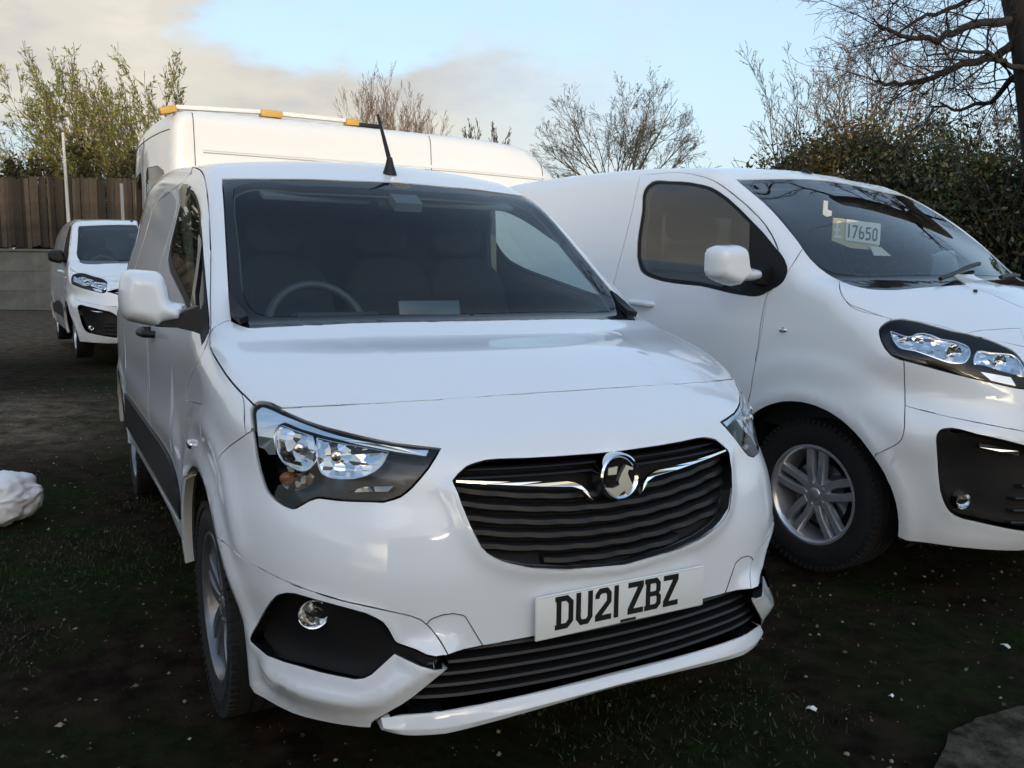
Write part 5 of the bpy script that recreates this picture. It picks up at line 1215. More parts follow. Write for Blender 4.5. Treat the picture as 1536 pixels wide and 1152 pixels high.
    for y_ in (-.32, .32): bevel_mesh(MB().box((-.79, y_, 1.625), (.09, .21, .010), Matrix.Rotation(R(18), 3, 'Y')).build('sun_visor', TRIM, van), .006, 2)
    for s_ in (-1, 1):
        MB().prism([(-1.34, 1.22), (-1.40, 1.66), (-1.28, 1.68), (-1.25, 1.22)], 'y', s_ * .705, s_ * .735).build('pillar_trim', BEIGE, van)
        MB().prism([(-.30, 1.05), (-.30, 1.17), (-.9, 1.26), (-1.25, 1.30), (-1.25, 1.05)], 'y', s_ * .78, s_ * .82).build('door_card', DASH, van)
    for s_ in (-1, 1):
        MB().tube([(-1.27, s_ * .70, 1.60), (-1.25, s_ * .66, 1.2), (-1.2, s_ * .6, .8)], .012, 6).build('seat_belt', DASH, van)
    # wipers parked under the bonnet edge, drain covers at the pillars
    cov = np.array([[-.262, -.735, 1.255], [-.20, -.722, 1.215], [-.11, -.712, 1.18], [-.085, -.742, 1.172], [-.15, -.757, 1.19], [-.235, -.745, 1.24]])
    for m_ in (False, True): inlay('pillar_cover', B, cov, BLACK, van, .012, .02, m_)
    return van

# ------------------------------------------------------------------ the larger pale van (built once, copied for the one at the back)
def build_large_van():
    P = dict(LARGE_VAN); Ln = lines(LARGE_LINES)
    B = Body(P)
    van = thing('panel_van', 'larger white panel van on the right with a price board behind its windscreen', 'van', (POSE2[1], POSE2[2], POSE2[3]), POSE2[0], 'white vans parked in the yard')
    def sm(t): t = np.clip(t, 0, 1); return t * t * (3 - 2 * t)
    fogl = np.concatenate([Ln['fog'], Ln['fog'][:1]])
    def disp(p):
        x, y, z = p[:, 0], -np.abs(p[:, 1]), p[:, 2]
        h = np.zeros(len(p)); q = np.stack([x, y, z], 1)
        for cx, cz, rr, ry in ((-.005, .325, .435, .435), (-3.275, .335, .40, .41)):
            rad = np.sqrt(((x - cx) / rr) ** 2 + ((z - cz) / ry) ** 2)
            s_ = sm((-y - .72) / .10)
            h += .010 * np.exp(-((rad - 1.07) / .08) ** 2) * s_
            h += .010 * (1 - sm((rad - 1.36) / .22)) * s_ * sm((z - .25) / .2)
        near = x > .3
        d = np.full(len(p), 9.); d[near] = seg_dist(q[near], fogl)
        h += .006 * np.exp(-(d / .03) ** 2)
        h += .010 * np.exp(-((z - .73) / .05) ** 2) * sm((-y - .75) / .05) * sm((-.6 - x) / .2) * sm((x + 2.7) / .2)
        return h
    A = np.linspace(0, R(62), 26)
    dd = np.stack([np.cos(A), -np.sin(A), 0 * A], 1)
    zbot = np.interp(np.linspace(0, 1, 26), [0, .6, 1], [.245, .235, .25])
    o = np.stack([0 * A, 0 * A, zbot], 1) + 3 * dd
    front = root(B, o, -dd, 2.9)
    front = front[front[:, 0] > .40]
    sx = np.array([.36, .1, -.2, -.45, -.6, -1., -1.6, -2.2, -2.75, -2.9, -3.3, -3.7, -3.9, -4.0]); sz = np.array([.27, .30, .30, .30, .31, .32, .32, .32, .32, .32, .32, .33, .36, .40])
    side = root(B, np.stack([sx, 0 * sx - 1.6, sz], 1), np.tile([0, 1., 0], (len(sx), 1)), 1.6)
    end = side[-1].copy(); side = np.concatenate([side, [[B.xr + .002, end[1] + .01, .40]]])
    S = Shell(B, np.concatenate([front, side]), (1, -1, .7), -.2, .8, .024, .096, -.75, disp)
    order = ['fender', 'door', 'bumper', 'nose', 'bonnet', 'frit', 'glass', 'headlight', 'winframe', 'doorglass', 'moulding', 'arch', 'reararch', 'grille', 'fog']
    S.build([(k, Ln[k]) for k in order], [], ('bonnet', 'frit', 'glass', 'bumper', 'nose', 'grille', 'fog'))
    M_ = PAINT_B
    def J(name, labels, mat, **k): return panel(name, *joined(*S.patch(labels)), mat, van, **k)
    def LR(name, labels, mat, par=None, **k):
        return [panel(name, *S.patch(labels), mat, par[f] if par else van, flipy=f, **k) for f in (False, True)]
    J('body_shell', ['body'], M_, rim=.02)
    J('bonnet', ['bonnet'], M_, gap=.0028, rim=.03)
    J('front_panel', ['nose'], M_, rim=.03)
    J('bumper', ['bumper'], M_, rim=.05)
    LR('front_wing', ['fender'], M_, rim=.03)
    doors = LR('front_door', ['door'], M_, gap=.0042, rim=.03)
    LR('side_moulding', ['moulding'], BLACK, off=.008, rim=.02)
    J('windscreen', ['glass'], GLASS_B, gap=0, rim=0, off=-.002)
    J('windscreen_surround', ['frit'], FRIT, gap=.003, rim=.02, off=-.003)
    LR('window_frame', ['winframe'], SEALBLACK, doors, rim=.02, off=-.002, gap=.001)
    LR('door_window', ['doorglass'], SIDEGLASS, doors, gap=0, rim=0, off=-.004)
    lamps = LR('headlight', ['headlight'], LENS, gap=.003, rim=.008, off=-.001)
    LR('lamp_housing', ['headlight'], GLOSSBLACK, lamps, gap=.002, off=-.045, rim=-.042)
    keep = ['body', 'bonnet', 'nose', 'bumper', 'fender', 'door', 'moulding', 'frit', 'winframe']
    V, N, F = joined(*S.patch(keep)); link_mesh('cabin_lining', V - N * .04, F, TRIM, van, smooth=True)
    loop = np.concatenate([S.rear, (S.rear * [1, -1, 1])[::-1][1:]])
    link_mesh('rear_panel', loop + [.006, 0, 0], [tuple(range(len(loop)))], M_, van)
    MB().box((-1.65, 0, .34), (2.3, .60, .03)).build('underbody', DARK, van)
    for cx, cz, r_ in ((-.005, .325, .46), (-3.275, .335, .44)):
        for s_ in (-1, 1): arch_liner(van, cx, cz, r_, s_ * .82, s_ * .54, .2)
    def skin(y, z, inset):
        y = np.asarray(y, float); z = np.asarray(z, float) + 0 * y
        p = root(B, np.stack([0 * y + 2.2, y, z], 1), np.tile([-1., 0, 0], (len(y), 1)), 2.6); p[:, 0] -= inset; return p
    def slat(name, parent, z0, k, half, th, depth, inset, mat, y0=None):
        ys = np.linspace(-half if y0 is None else y0, half, 33); zs = z0 + k * ys ** 2
        c = skin(ys, zs, inset); prof = [(-depth, -th * .4), (-.004, -th * .5), (0, 0), (-.004, th * .5), (-depth, th * .4)]
        m = len(prof); V = [(p[0] + a, p[1], p[2] + b) for p in c for a, b in prof]
        F = [(i * m + j, i * m + (j + 1) % m, (i + 1) * m + (j + 1) % m, (i + 1) * m + j) for i in range(len(c) - 1) for j in range(m)] + [tuple(range(m)), tuple((len(c) - 1) * m + j for j in range(m))]
        o_ = link_mesh(name, V, F, mat, parent); fix_normals(o_.data); return o_
    g = panel('grille', *joined(*S.patch(['grille'])), DARK, van, gap=.002, off=-.05, rim=-.05)
    GS = MATS['grille_slat']
    for z0, h_ in ((.795, .26), (.835, .36), (.905, .44), (.935, .40)): slat('slat', g, z0, .06, h_, .012, .03, .012, GS)
    slat('chrome_bar', g, .868, .10, .45, .014, .03, .003, CHROME)
    for z0 in (.80, .905):
        for y_ in (-.30, -.22, .22, .30): MB().box((skin([y_], [z0 + .02], .012)[0][0], y_, z0 + .022), (.006, .022, .006)).build('chrome_dash', CHROME, g)
    bx = skin([0], [.87], 0)[0][0]
    MB().lathe([(0, .004), (.045, .006), (.055, .012), (.062, .004), (.062, -.03)], 40, 'x').build('badge', CHROME, van, smooth=True, loc=(bx + .012, 0, .87))
    rc = panel('lower_grille', *joined(*S.patch(['fog'])), BLACK, van, gap=.001, off=-.055, rim=-.055)
    for z0, a_, b_ in ((.34, .0, .60), (.39, .0, .60), (.44, .0, .60), (.49, .0, .58), (.55, .46, .60), (.61, .52, .60)):
        if a_ == 0: slat('slat', rc, z0, .03, b_, .012, .03, .03, GS)
    pl = MB().box((0, 0, 0), (.004, .26, .0555)).build('number_plate', PLATEW, van, loc=(skin([0], [.60], 0)[0][0] + .008, 0, .60)); bevel_mesh(pl, .003, 2)
    for f_ in (False, True):
        s_ = 1 if f_ else -1
        q = Vector(LARGE_PTS['fog']); n_ = Vector(B.grad(np.array([LARGE_PTS['fog']]))[0]); c_ = q - n_ * .030
        if f_: c_.y *= -1
        ax = Vector((.95, s_ * .3, 0)).normalized()
        o_ = MB().lathe([(0, .006), (.018, .004), (.030, -.002), (.034, -.008)], 26, 'x').build('fog_lamp', LENS, rc, smooth=True, loc=c_); o_.rotation_euler = ax.to_track_quat('X', 'Z').to_euler()
        MB().lathe([(0, -.032), (.015, -.028), (.027, -.014), (.033, -.004), (.036, -.03)], 26, 'x').build('fog_reflector', BOWL, o_, smooth=True)
        lp = lamps[1 if f_ else 0]
        inlay('main_reflector', B, Ln['refl'], FACET, lp, -.012, .004, f_)
        inlay('turn_reflector', B, Ln['refl_b'], FACET, lp, -.010, .004, f_)
        inlay('lower_reflector', B, Ln['refl_c'], SATIN, lp, -.016, .004, f_)
        rb = np.concatenate([Ln['refl'], Ln['refl'][:1]]); N_ = B.grad(rb)
        MB().tube([Vector((a[0], a[1] * (-1 if f_ else 1), a[2])) for a in rb - N_ * .009], .004, 6).build('reflector_edge', CHROME, lp, smooth=True)
        rb = np.concatenate([Ln['refl_b'], Ln['refl_b'][:1]]); N_ = B.grad(rb)
        MB().tube([Vector((a[0], a[1] * (-1 if f_ else 1), a[2])) for a in rb - N_ * .007], .004, 6).build('reflector_edge', CHROME, lp, smooth=True)
        for nm, r_ in (('bowl', .036), ('bowl_b', .030)):
            q = Vector(LARGE_PTS[nm]); n_ = Vector(B.grad(np.array([LARGE_PTS[nm]]))[0]); c_ = q - n_ * .008
            ax = Vector((.93, -.28, .0)).normalized()
            if f_: c_.y *= -1; ax.y *= -1
            o_ = MB().lathe([(0, -.010), (r_ * .6, -.008), (r_, .006), (r_ * 1.05, .0)], 26, 'x').build('reflector', CHROME, lp, smooth=True, loc=c_); o_.rotation_euler = ax.to_track_quat('X', 'Z').to_euler()
        inlay('day_light', B, Ln['led'], SATIN, rc, -.03, .01, f_)
    for s_ in (-1, 1):
        make_wheel(van, 0.0, s_ * .785, .335, .343, .222, .215, 5, s_)
        make_wheel(van, -3.275, s_ * .785, .335, .343, .222, .215, 5, s_)
        q = LARGE_PTS['marker']
        MB().blob((q[0], s_ * abs(q[1]), q[2]), (.022, .012, .013), .9, .9, 16, 10).build('side_repeater', SATIN, van, smooth=True)
        q = LARGE_PTS['handle']
        h_ = MB().tube([(q[0] + .10, s_ * .925, q[2] - .004), (q[0] + .07, s_ * .965, q[2]), (q[0] - .06, s_ * .968, q[2] + .004), (q[0] - .10, s_ * .925, q[2] + .006)], [.016, .019, .019, .016], 10)
        h_.build('door_handle', M_, doors[0 if s_ < 0 else 1], smooth=True)
        if s_ < 0:
            mo = pillow_mirror(van, MIRROR_OUTLINES['large'], -.32, .08, M_, s_)
            MB().prism([(-.985, 1.275), (-.90, 1.255), (-.90, 1.345), (-.985, 1.325)], 'x', -.34, -.27).build('mirror_foot', BLACK, mo)
        else: mirror_housing(van, (-.58, .995, 1.36), (.12, .05, .105), M_, (-.34, .945, 1.30), ((-.245, .910, 1.29), (.05, .035, .045)), s_)   # folded in
    q = LARGE_PTS['ant']
    an = shark_antenna(van, (q[0] - .03, 0, q[2] - .002), (-.8, 0), .03, False); an.scale = (1.5, .8, .45)
    MB().lathe([(0, .012), (.008, .010), (.010, 0)], 12, 'z').build('washer_jet', BLACK, van, loc=LARGE_PTS['jet'])
    # wipers
    for y0, y1, x0 in ((-.32, .22, .18), (.20, .62, .17)):
        ys = np.linspace(y0, y1, 10); xs = np.linspace(x0, x0 - .13, 10)
        p = root(B, np.stack([xs, ys, 0 * xs + 3], 1), np.tile([0, 0, -1.], (10, 1)), 2.4); p[:, 2] += .022; p[:, 0] += .01
        w = MB().tube([Vector(a) for a in p], .010, 6); w.build('wiper', BLACK, van)
    # cabin
    d_ = MB().prism([(.10, 1.20), (-.12, 1.235), (-.40, 1.22), (-.52, 1.17), (-.56, 1.05), (-.66, .95), (-.64, .6), (.2, .6), (.2, 1.1)], 'y', -.80, .80).build('dashboard', DASH, van); bevel_mesh(d_, .012, 2)
    steering_wheel(van, (-.66, -.42, 1.20), .19, R(28))
    for y_ in (-.42, .15, .55): seat(van, -1.10, y_, .82, .24)
    MB().prism([(-.85, .5), (.85, .5), (.85, 1.25), (.70, 1.80), (-.70, 1.80), (-.85, 1.25)], 'x', -1.64, -1.61).build('bulkhead', DARK, van)
    MB().box((-1.58, -.10, 1.50), (.01, .30, .16)).build('bulkhead_window', SCREEN, van)
    MB().blob((-.55, 0, 1.66), (.02, .10, .035), .5, .6, 20, 12).build('rear_view_mirror', DASH, van, smooth=True)
    for s_ in (-1, 1):
        MB().prism([(-.35, 1.1), (-.35, 1.24), (-1.0, 1.30), (-1.3, 1.33), (-1.3, 1.1)], 'y', s_ * .84, s_ * .87).build('door_card', DASH, van)
    return van

# ------------------------------------------------------------------ the tall van standing crosswise behind
def build_tall_van():
    yaw = 1.62 - math.pi
    P = dict(fz=[.3, .5, .8, 1.2, 1.6, 2.0, 2.2, 2.38, 2.48, 2.6], fx=[-.06, .0, .0, .0, .0, -.005, -.012, -.025, -.06, -.30],
             kz=[.3, 1.0, 2.0, 2.5], k2=[.05, .05, .05, .07], k4=[.1, .1, .1, .1],
             tx=[-5.4, -5.0, -4.55, -4.35, -4.0, -3.6, -3.40, -3.25, -2.6, -1.2, -.2, .1], tz=[.95, 1.12, 1.32, 1.50, 1.90, 2.30, 2.45, 2.505, 2.545, 2.55, 2.545, 2.53],
             bx=[-5, -3.4, -2, 0], b=[-.18, -.14, 0, 0], cr=[.02, .035, .04, .04],
             wz=[.3, .5, .8, 1.3, 1.6, 2.0, 2.3, 2.5, 2.7], w=[.95, .975, .99, .99, .985, .965, .945, .925, .90],
             wxx=[-5.3, -4.6, -4.0, -3.2, -.4, .1], wx=[-.22, -.05, -.01, 0, 0, -.01], r12=.11, r13=.06, rx=[-5, -3.5, 0], r23=[.10, .10, .09], xrear=-5.30, zbot=.3)
    B = Body(P)
    van = thing('tall_van', 'tall high roof white van standing crosswise behind, sunlit along its side', 'van', (-5.359, -.51, 0), yaw)
    def disp(p): return np.zeros(len(p))
    zb = .42
    ys = np.linspace(0, -.80, 12)
    fr = root(B, np.stack([0 * ys + 2, ys, 0 * ys + zb], 1), np.tile([-1., 0, 0], (12, 1)), 3)
    sx = np.linspace(-.12, -5.25, 40)
    sd = root(B, np.stack([sx, 0 * sx - 1.6, 0 * sx + zb], 1), np.tile([0, 1., 0], (40, 1)), 1.6)
    sd = np.concatenate([sd, [[B.xr + .002, sd[-1, 1] + .01, zb]]])
    S = Shell(B, np.concatenate([fr, sd]), (.5, -1, 1.0), -.6, 1.3, .055, .11, -9, disp, zr=.8)
    def yzloop(pts):
        p = np.array(pts, float); return root(B, np.stack([0 * p[:, 0] + 2, p[:, 0], p[:, 1]], 1), np.tile([-1., 0, 0], (len(p), 1)), 3)
    def xyloop(pts):
        p = np.array(pts, float); return root(B, np.stack([p[:, 0], p[:, 1], 0 * p[:, 0] + 4], 1), np.tile([0, 0, -1.], (len(p), 1)), 3.4)
    def xzloop(pts):
        p = np.array(pts, float); return root(B, np.stack([p[:, 0], 0 * p[:, 0] - 1.6, p[:, 1]], 1), np.tile([0, 1., 0], (len(p), 1)), 1.6)
    win = yzloop([(-.10, 1.28), (-.10, 2.03), (-.13, 2.10), (-.20, 2.13), (-.60, 2.11), (-.76, 2.06), (-.82, 1.98), (-.85, 1.35), (-.80, 1.27), (-.15, 1.24)])
    ws = xyloop([(-4.42, .02), (-4.36, -.5), (-4.22, -.86), (-4.0, -.87), (-3.6, -.80), (-3.48, -.5), (-3.50, .02)])
    sw = xzloop([(-3.25, 1.45), (-3.25, 2.0), (-3.6, 2.02), (-3.9, 1.8), (-4.2, 1.45)])
    ar = [xzloop([(cx + .42 * math.cos(R(t)), .36 + .42 * math.sin(R(t))) for t in range(-20, 201, 12)]) for cx in (-1.0, -4.05)]
    S.build([('window', win), ('windscreen', ws), ('cab', sw)] + [('arch', a) for a in ar], [], ('windscreen',))
    panel('body_shell', *joined(*S.patch(['body'])), CREAM, van, rim=.03)
    for f_ in (False, True):
        panel('rear_window', *S.patch(['window']), DARKGLASS, van, gap=.002, rim=.01, off=-.002, flipy=f_)
        panel('cab_window', *S.patch(['cab']), DARKGLASS, van, gap=.002, rim=.01, off=-.002, flipy=f_)
    panel('windscreen', *joined(*S.patch(['windscreen'])), DARKGLASS, van, gap=.002, rim=.01, off=-.002)
    V, N, F = joined(*S.patch(['body'])); link_mesh('cabin_lining', V - N * .05, F, DARK, van, smooth=True)
    loop = np.concatenate([S.rear, (S.rear * [1, -1, 1])[::-1][1:]])
    link_mesh('front_panel', loop + [.006, 0, 0], [tuple(range(len(loop)))[::-1]], CREAM, van)
    SE = MATS['shut_line']
    for x0 in (-.24, -2.22, -3.38):
        z1 = 2.52 if x0 > -3 else 2.40
        zs = np.linspace(.5, z1, 60)
        L = root(B, np.stack([0 * zs + x0, 0 * zs - 1.6, zs], 1), np.tile([0, 1., 0], (60, 1)), 1.6)
        L = L + B.grad(L) * disp(L)[:, None]
        for m_ in (False, True): ribbon('shut_line', B, L, .006, SE, van, .002, m_)
    for dz_, wd, of, mt, nm in ((0, .026, .007, CREAM, 'swage_strip'), (-.030, .007, .0015, MATS['swage'] if 'swage' in MATS else principled('swage', (.30, .28, .24), .6), 'swage_line')):
        xs = np.linspace(-.30, -3.40, 70); zc = 2.225 + dz_ - .012 * np.maximum(0, -xs - 2.2) ** 2
        L = root(B, np.stack([xs, 0 * xs - 1.6, zc], 1), np.tile([0, 1., 0], (70, 1)), 1.6)
        for m_ in (False, True): ribbon(nm, B, L, wd, mt, van, of, m_)
    ys = np.linspace(-.03, -.03, 40); zs = np.linspace(.5, 2.4, 40)
    L = root(B, np.stack([0 * ys + 2, ys, zs], 1), np.tile([-1., 0, 0], (40, 1)), 3); ribbon('door_split', B, L, .008, SE, van, .002)
    ys = np.linspace(-.86, .86, 40)
    L = root(B, np.stack([0 * ys + 2, ys, 0 * ys + 2.36], 1), np.tile([-1., 0, 0], (40, 1)), 3); ribbon('roof_seam', B, L, .006, SE, van, .002)
    for cx in (-1.0, -4.05):
        for s_ in (-1, 1):
            make_wheel(van, cx, s_ * .86, .345, .345, .20, .215, 5, s_); arch_liner(van, cx, .36, .46, s_ * .97, s_ * .6, .3)
    MB().box((-2.6, 0, .42), (2.5, .55, .03)).build('underbody', DARK, van)
    # rail along the near edge of the roof, white between yellow blocks
    def rz_(x): return root(B, np.array([[x, .80, 4.]]), np.array([[0, 0, -1.]]), 3)[0][2]
    def rail(nm, x0, x1, h, w, mat, lift):
        a, b = max(rz_(x0), 2.46), max(rz_(x1), 2.46); m = MB()
        c = ((x0 + x1) / 2, .80, (a + b) / 2 + lift)
        m.box(c, ((x0 - x1) / 2, w, h), Matrix.Rotation(math.atan2(a - b, x0 - x1) * -1, 3, 'Y'))
        return bevel_mesh(m.build(nm, mat, van), .006, 2)
    for x0, x1 in ((-.02, -.14), (-.78, -.95), (-1.49, -1.60)): rail('yellow_block', x0, x1, .026, .045, AMBER, .030)
    for x0, x1 in ((-.14, -.78), (-.95, -1.49)): rail('roof_rail', x0, x1, .016, .03, CARDW, .040)
    rail('dark_rail_end', -1.60, -1.80, .016, .03, BLACK, .018)
    return van

# ------------------------------------------------------------------ surroundings
F_PX = FOC * 1000
def at(px, py, depth):
    """the point that lies `depth` metres off along the lens axis, seen at a photo pixel"""
    return camera.location + (_f + _r2 * ((px - 768) / F_PX) - _u2 * ((py - 576) / F_PX)) * depth
def ground_at(px, depth):
    p = at(px, 576 - F_PX * math.tan(PITCH), depth); return Vector((p.x, p.y, 0))
def mesh_np(name, V, F, mat, parent=None, smooth=False):
    V = np.asarray(V, np.float32); F = np.asarray(F, np.int32)
    me = bpy.data.meshes.new(name); k = F.shape[1]
    me.vertices.add(len(V)); me.vertices.foreach_set('co', V.ravel())
    me.loops.add(F.size); me.loops.foreach_set('vertex_index', F.ravel())
    me.polygons.add(len(F)); me.polygons.foreach_set('loop_start', np.arange(len(F), dtype=np.int32) * k)
    if smooth: me.polygons.foreach_set('use_smooth', np.ones(len(F), bool))
    me.update(calc_edges=True); me.materials.append(mat)
    o = bpy.data.objects.new(name, me); COL.objects.link(o)
    if parent is not None: o.parent = parent
    return o
def leaf_mat(name, cols, rough=0.6, trans=0.35):
    m, n, l, out = new_mat(name)
    g = n.new('ShaderNodeNewGeometry'); rp = n.new('ShaderNodeValToRGB')
    l.new(g.outputs['Random Per Island'], rp.inputs[0])
    e = rp.color_ramp.elements
    while len(e) < len(cols): e.new(0.5)
    for i, c in enumerate(cols): e[i].position = i / max(1, len(cols) - 1); e[i].color = (*c, 1)
    b = n.new('ShaderNodeBsdfPrincipled'); b.inputs['Roughness'].default_value = rough
    t = n.new('ShaderNodeBsdfTranslucent'); mx = n.new('ShaderNodeMixShader'); mx.inputs[0].default_value = trans
    l.new(rp.outputs[0], b.inputs['Base Color']); l.new(rp.outputs[0], t.inputs[0])
    l.new(b.outputs[0], mx.inputs[1]); l.new(t.outputs[0], mx.inputs[2]); l.new(mx.outputs[0], out.inputs[0])
    return m
BARK = principled('bark_grey_brown', (.085, .065, .050), .9, vary=.5, vscale=3)
BARK_D = principled('bark_dark', (.030, .024, .022), .95, vary=.5, vscale=4, bump=.6, bscale=25)
BARK_P = principled('bark_pinkish', (.30, .21, .155), .9, vary=.4, vscale=3)
BARK_G = principled('bark_greenish', (.12, .10, .065), .9, vary=.4, vscale=3)
LEAF_W = leaf_mat('willow_leaf', [(.18, .23, .045), (.34, .36, .08), (.48, .42, .11), (.34, .22, .08)], .6, .5)
LEAF_H = leaf_mat('hedge_leaf', [(.018, .032, .011), (.036, .060, .018), (.072, .085, .026), (.11, .085, .036), (.028, .048, .016)], .35, .25)
LEAF_SUN = leaf_mat('sun_tinted_leaf', [(.045, .060, .016), (.12, .095, .028), (.17, .11, .035), (.06, .07, .02)], .5, .35)  # warmer hedge leaf, the glow of low sun put into the colour
LEAF_I = leaf_mat('ivy_leaf', [(.020, .030, .010), (.045, .050, .015), (.075, .055, .022)], .5, .3)

def grow(rng, base, d, L, r, levels, nchild, ratio, ang, up, wander, seg=.35, thin=.72, start=.25, out=None, tips=None, lev=0, rmin=.005, drift=(0, 0, 0)):
    """recursive branching; appends (p0, p1, r0, r1, level)"""
    p = np.array(base, float); d = np.array(d, float); d /= np.linalg.norm(d)
    n = max(3, int(round(L / seg))); r_ = r; nodes = []
    for i in range(n):
        d = d + rng.normal(0, wander, 3) + np.array([0, 0, up]) + np.array(drift); d /= np.linalg.norm(d)
        p2 = p + d * L / n; r2 = max(rmin, r * (1 - thin * (i + 1) / n))
        out.append((*p, *p2, r_, r2, lev)); nodes.append((p2, d.copy(), r2, (i + 1) / n)); p = p2; r_ = r2
    if lev >= levels: tips.append((p, d)); return
    c = nchild[lev]
    for k in range(c):
        t = start + (1 - start) * (k + rng.random()) / c
        p2, dd, rr, _ = nodes[min(n - 1, int(t * n))]
        a = rng.normal(0, 1, 3); a -= dd * (a @ dd); a /= np.linalg.norm(a)
        th = math.radians(ang[lev] * (.65 + .7 * rng.random()))
        grow(rng, p2, dd * math.cos(th) + a * math.sin(th), L * ratio[lev] * (.55 + .6 * rng.random()) * (1.15 - .5 * t), rr * .72, levels, nchild, ratio, ang, up, wander, seg * .75, thin, .15, out, tips, lev + 1, rmin, drift)
def seg_mesh(name, segs, mat, parent, k_of=(7, 6, 4, 3, 3, 3)):
    S = np.array(segs); VV = []; FF = []; base = 0
    for lv in np.unique(S[:, 8]):
        q = S[S[:, 8] == lv]; k = k_of[min(int(lv), len(k_of) - 1)]
        a, b = q[:, :3], q[:, 3:6]; t = b - a; t /= np.maximum(np.linalg.norm(t, axis=1, keepdims=True), 1e-9)
        ref = np.where(np.abs(t[:, 2:3]) > .9, [[1., 0, 0]], [[0, 0, 1.]]); u = np.cross(t, ref); u /= np.linalg.norm(u, axis=1, keepdims=True); v = np.cross(t, u)
        w = 2 * np.pi * np.arange(k) / k
        ring = u[:, None] * np.cos(w)[None, :, None] + v[:, None] * np.sin(w)[None, :, None]
        A = a[:, None] + ring * q[:, 6, None, None]; Bq = b[:, None] + t[:, None] * q[:, 7, None, None] * .3 + ring * q[:, 7, None, None]
        V = np.concatenate([A, Bq], 1).reshape(-1, 3); n = len(q)
        o = base + np.arange(n)[:, None] * 2 * k; j = np.arange(k)
        F = np.stack([o + j, o + (j + 1) % k, o + k + (j + 1) % k, o + k + j], -1).reshape(-1, 4)
        VV.append(V); FF.append(F); base += len(V)
    return mesh_np(name, np.concatenate(VV), np.concatenate(FF), mat, parent, True)
def leaves(name, rng, C, size, mat, parent, squash=.5, orient=None):
    n = len(C); s = size * (.6 + .8 * rng.random(n))
    a = rng.normal(0, 1, (n, 3)); 
    if orient is not None: a = a * .6 + orient
    a /= np.linalg.norm(a, axis=1, keepdims=True)
    b = np.cross(a, rng.normal(0, 1, (n, 3))); b /= np.linalg.norm(b, axis=1, keepdims=True); c = np.cross(a, b)
    V = np.stack([C - a * s[:, None], C + b * (s * squash)[:, None] + c * (s * .12)[:, None], C + a * s[:, None], C - b * (s * squash)[:, None] + c * (s * .12)[:, None]], 1).reshape(-1, 3)
    F = np.arange(4 * n).reshape(n, 4)
    return mesh_np(name, V, F, mat, parent)
def bare_tree(name, label, seed, base, h, r, stems, mat, levels=4, nchild=(7, 6, 5, 4), ratio=(.62, .6, .55, .5), ang=(38, 38, 40, 40), up=.02, wander=.10, trunk=.4, spread=25, group=None, rmin=.006, leaf=None, nleaf=0, lsize=.05, drift=(0, 0, 0), cat='tree', lean=(0, 0), dome=None):
    rng = np.random.default_rng(seed); out = []; tips = []
    t = thing(name, label, cat, base, 0, group)
    z0 = h * trunk
    top = np.array([lean[0] * z0, lean[1] * z0, z0])
    n = 6
    pts = [top * (i / n) + rng.normal(0, .03, 3) * (0 < i < n) for i in range(n + 1)]
    tr = [(*pts[i], *pts[i + 1], r * (1.25 - .3 * i / n), r * (1.25 - .3 * (i + 1) / n), 0) for i in range(n)]
    for s in range(stems):
        a = 2 * math.pi * (s + rng.random() * .7) / stems; sp = math.radians(spread * (.35 + .8 * rng.random()))
        d = (math.cos(a) * math.sin(sp) + lean[0] * .5, math.sin(a) * math.sin(sp) + lean[1] * .5, math.cos(sp))
        grow(rng, top - np.array([0, 0, .15 * z0 * rng.random()]), d, (h - z0) * (.62 + .22 * rng.random()), r * .62 / math.sqrt(stems / 3), levels, nchild, ratio, ang, up, wander, .4, .8, .25, out, tips, 0, rmin, drift)
    if dome:                                   # a clipped-looking rounded head
        cz, rx_, rz_2 = dome; rr_ = np.random.default_rng(seed + 1)
        keep = []
        for s_ in out:
            w_ = 1 + .07 * math.sin(5 * math.atan2(s_[4], s_[3]) + s_[5])
            q_ = (s_[3] ** 2 + s_[4] ** 2) / rx_ ** 2 + (max(0, s_[5] - cz) / rz_2) ** 2
            if q_ < w_ + (.10 * rr_.random() if s_[8] >= 3 else -.03): keep.append(s_)
        out = keep
    seg_mesh('trunk', tr, mat, t, (10,)); seg_mesh('crown', out, mat, t)
    if nleaf:
        S = np.array([s for s in out if s[8] >= levels - 1]); i = rng.integers(0, len(S), nleaf); f = rng.random((nleaf, 1))
        C = S[i, :3] * (1 - f) + S[i, 3:6] * f + rng.normal(0, .05, (nleaf, 3)); od = S[i, 3:6] - S[i, :3]; od /= np.linalg.norm(od, axis=1, keepdims=True)
        leaves('foliage', rng, C, lsize, leaf, t, .22, od + [0, 0, -.2])
    return t
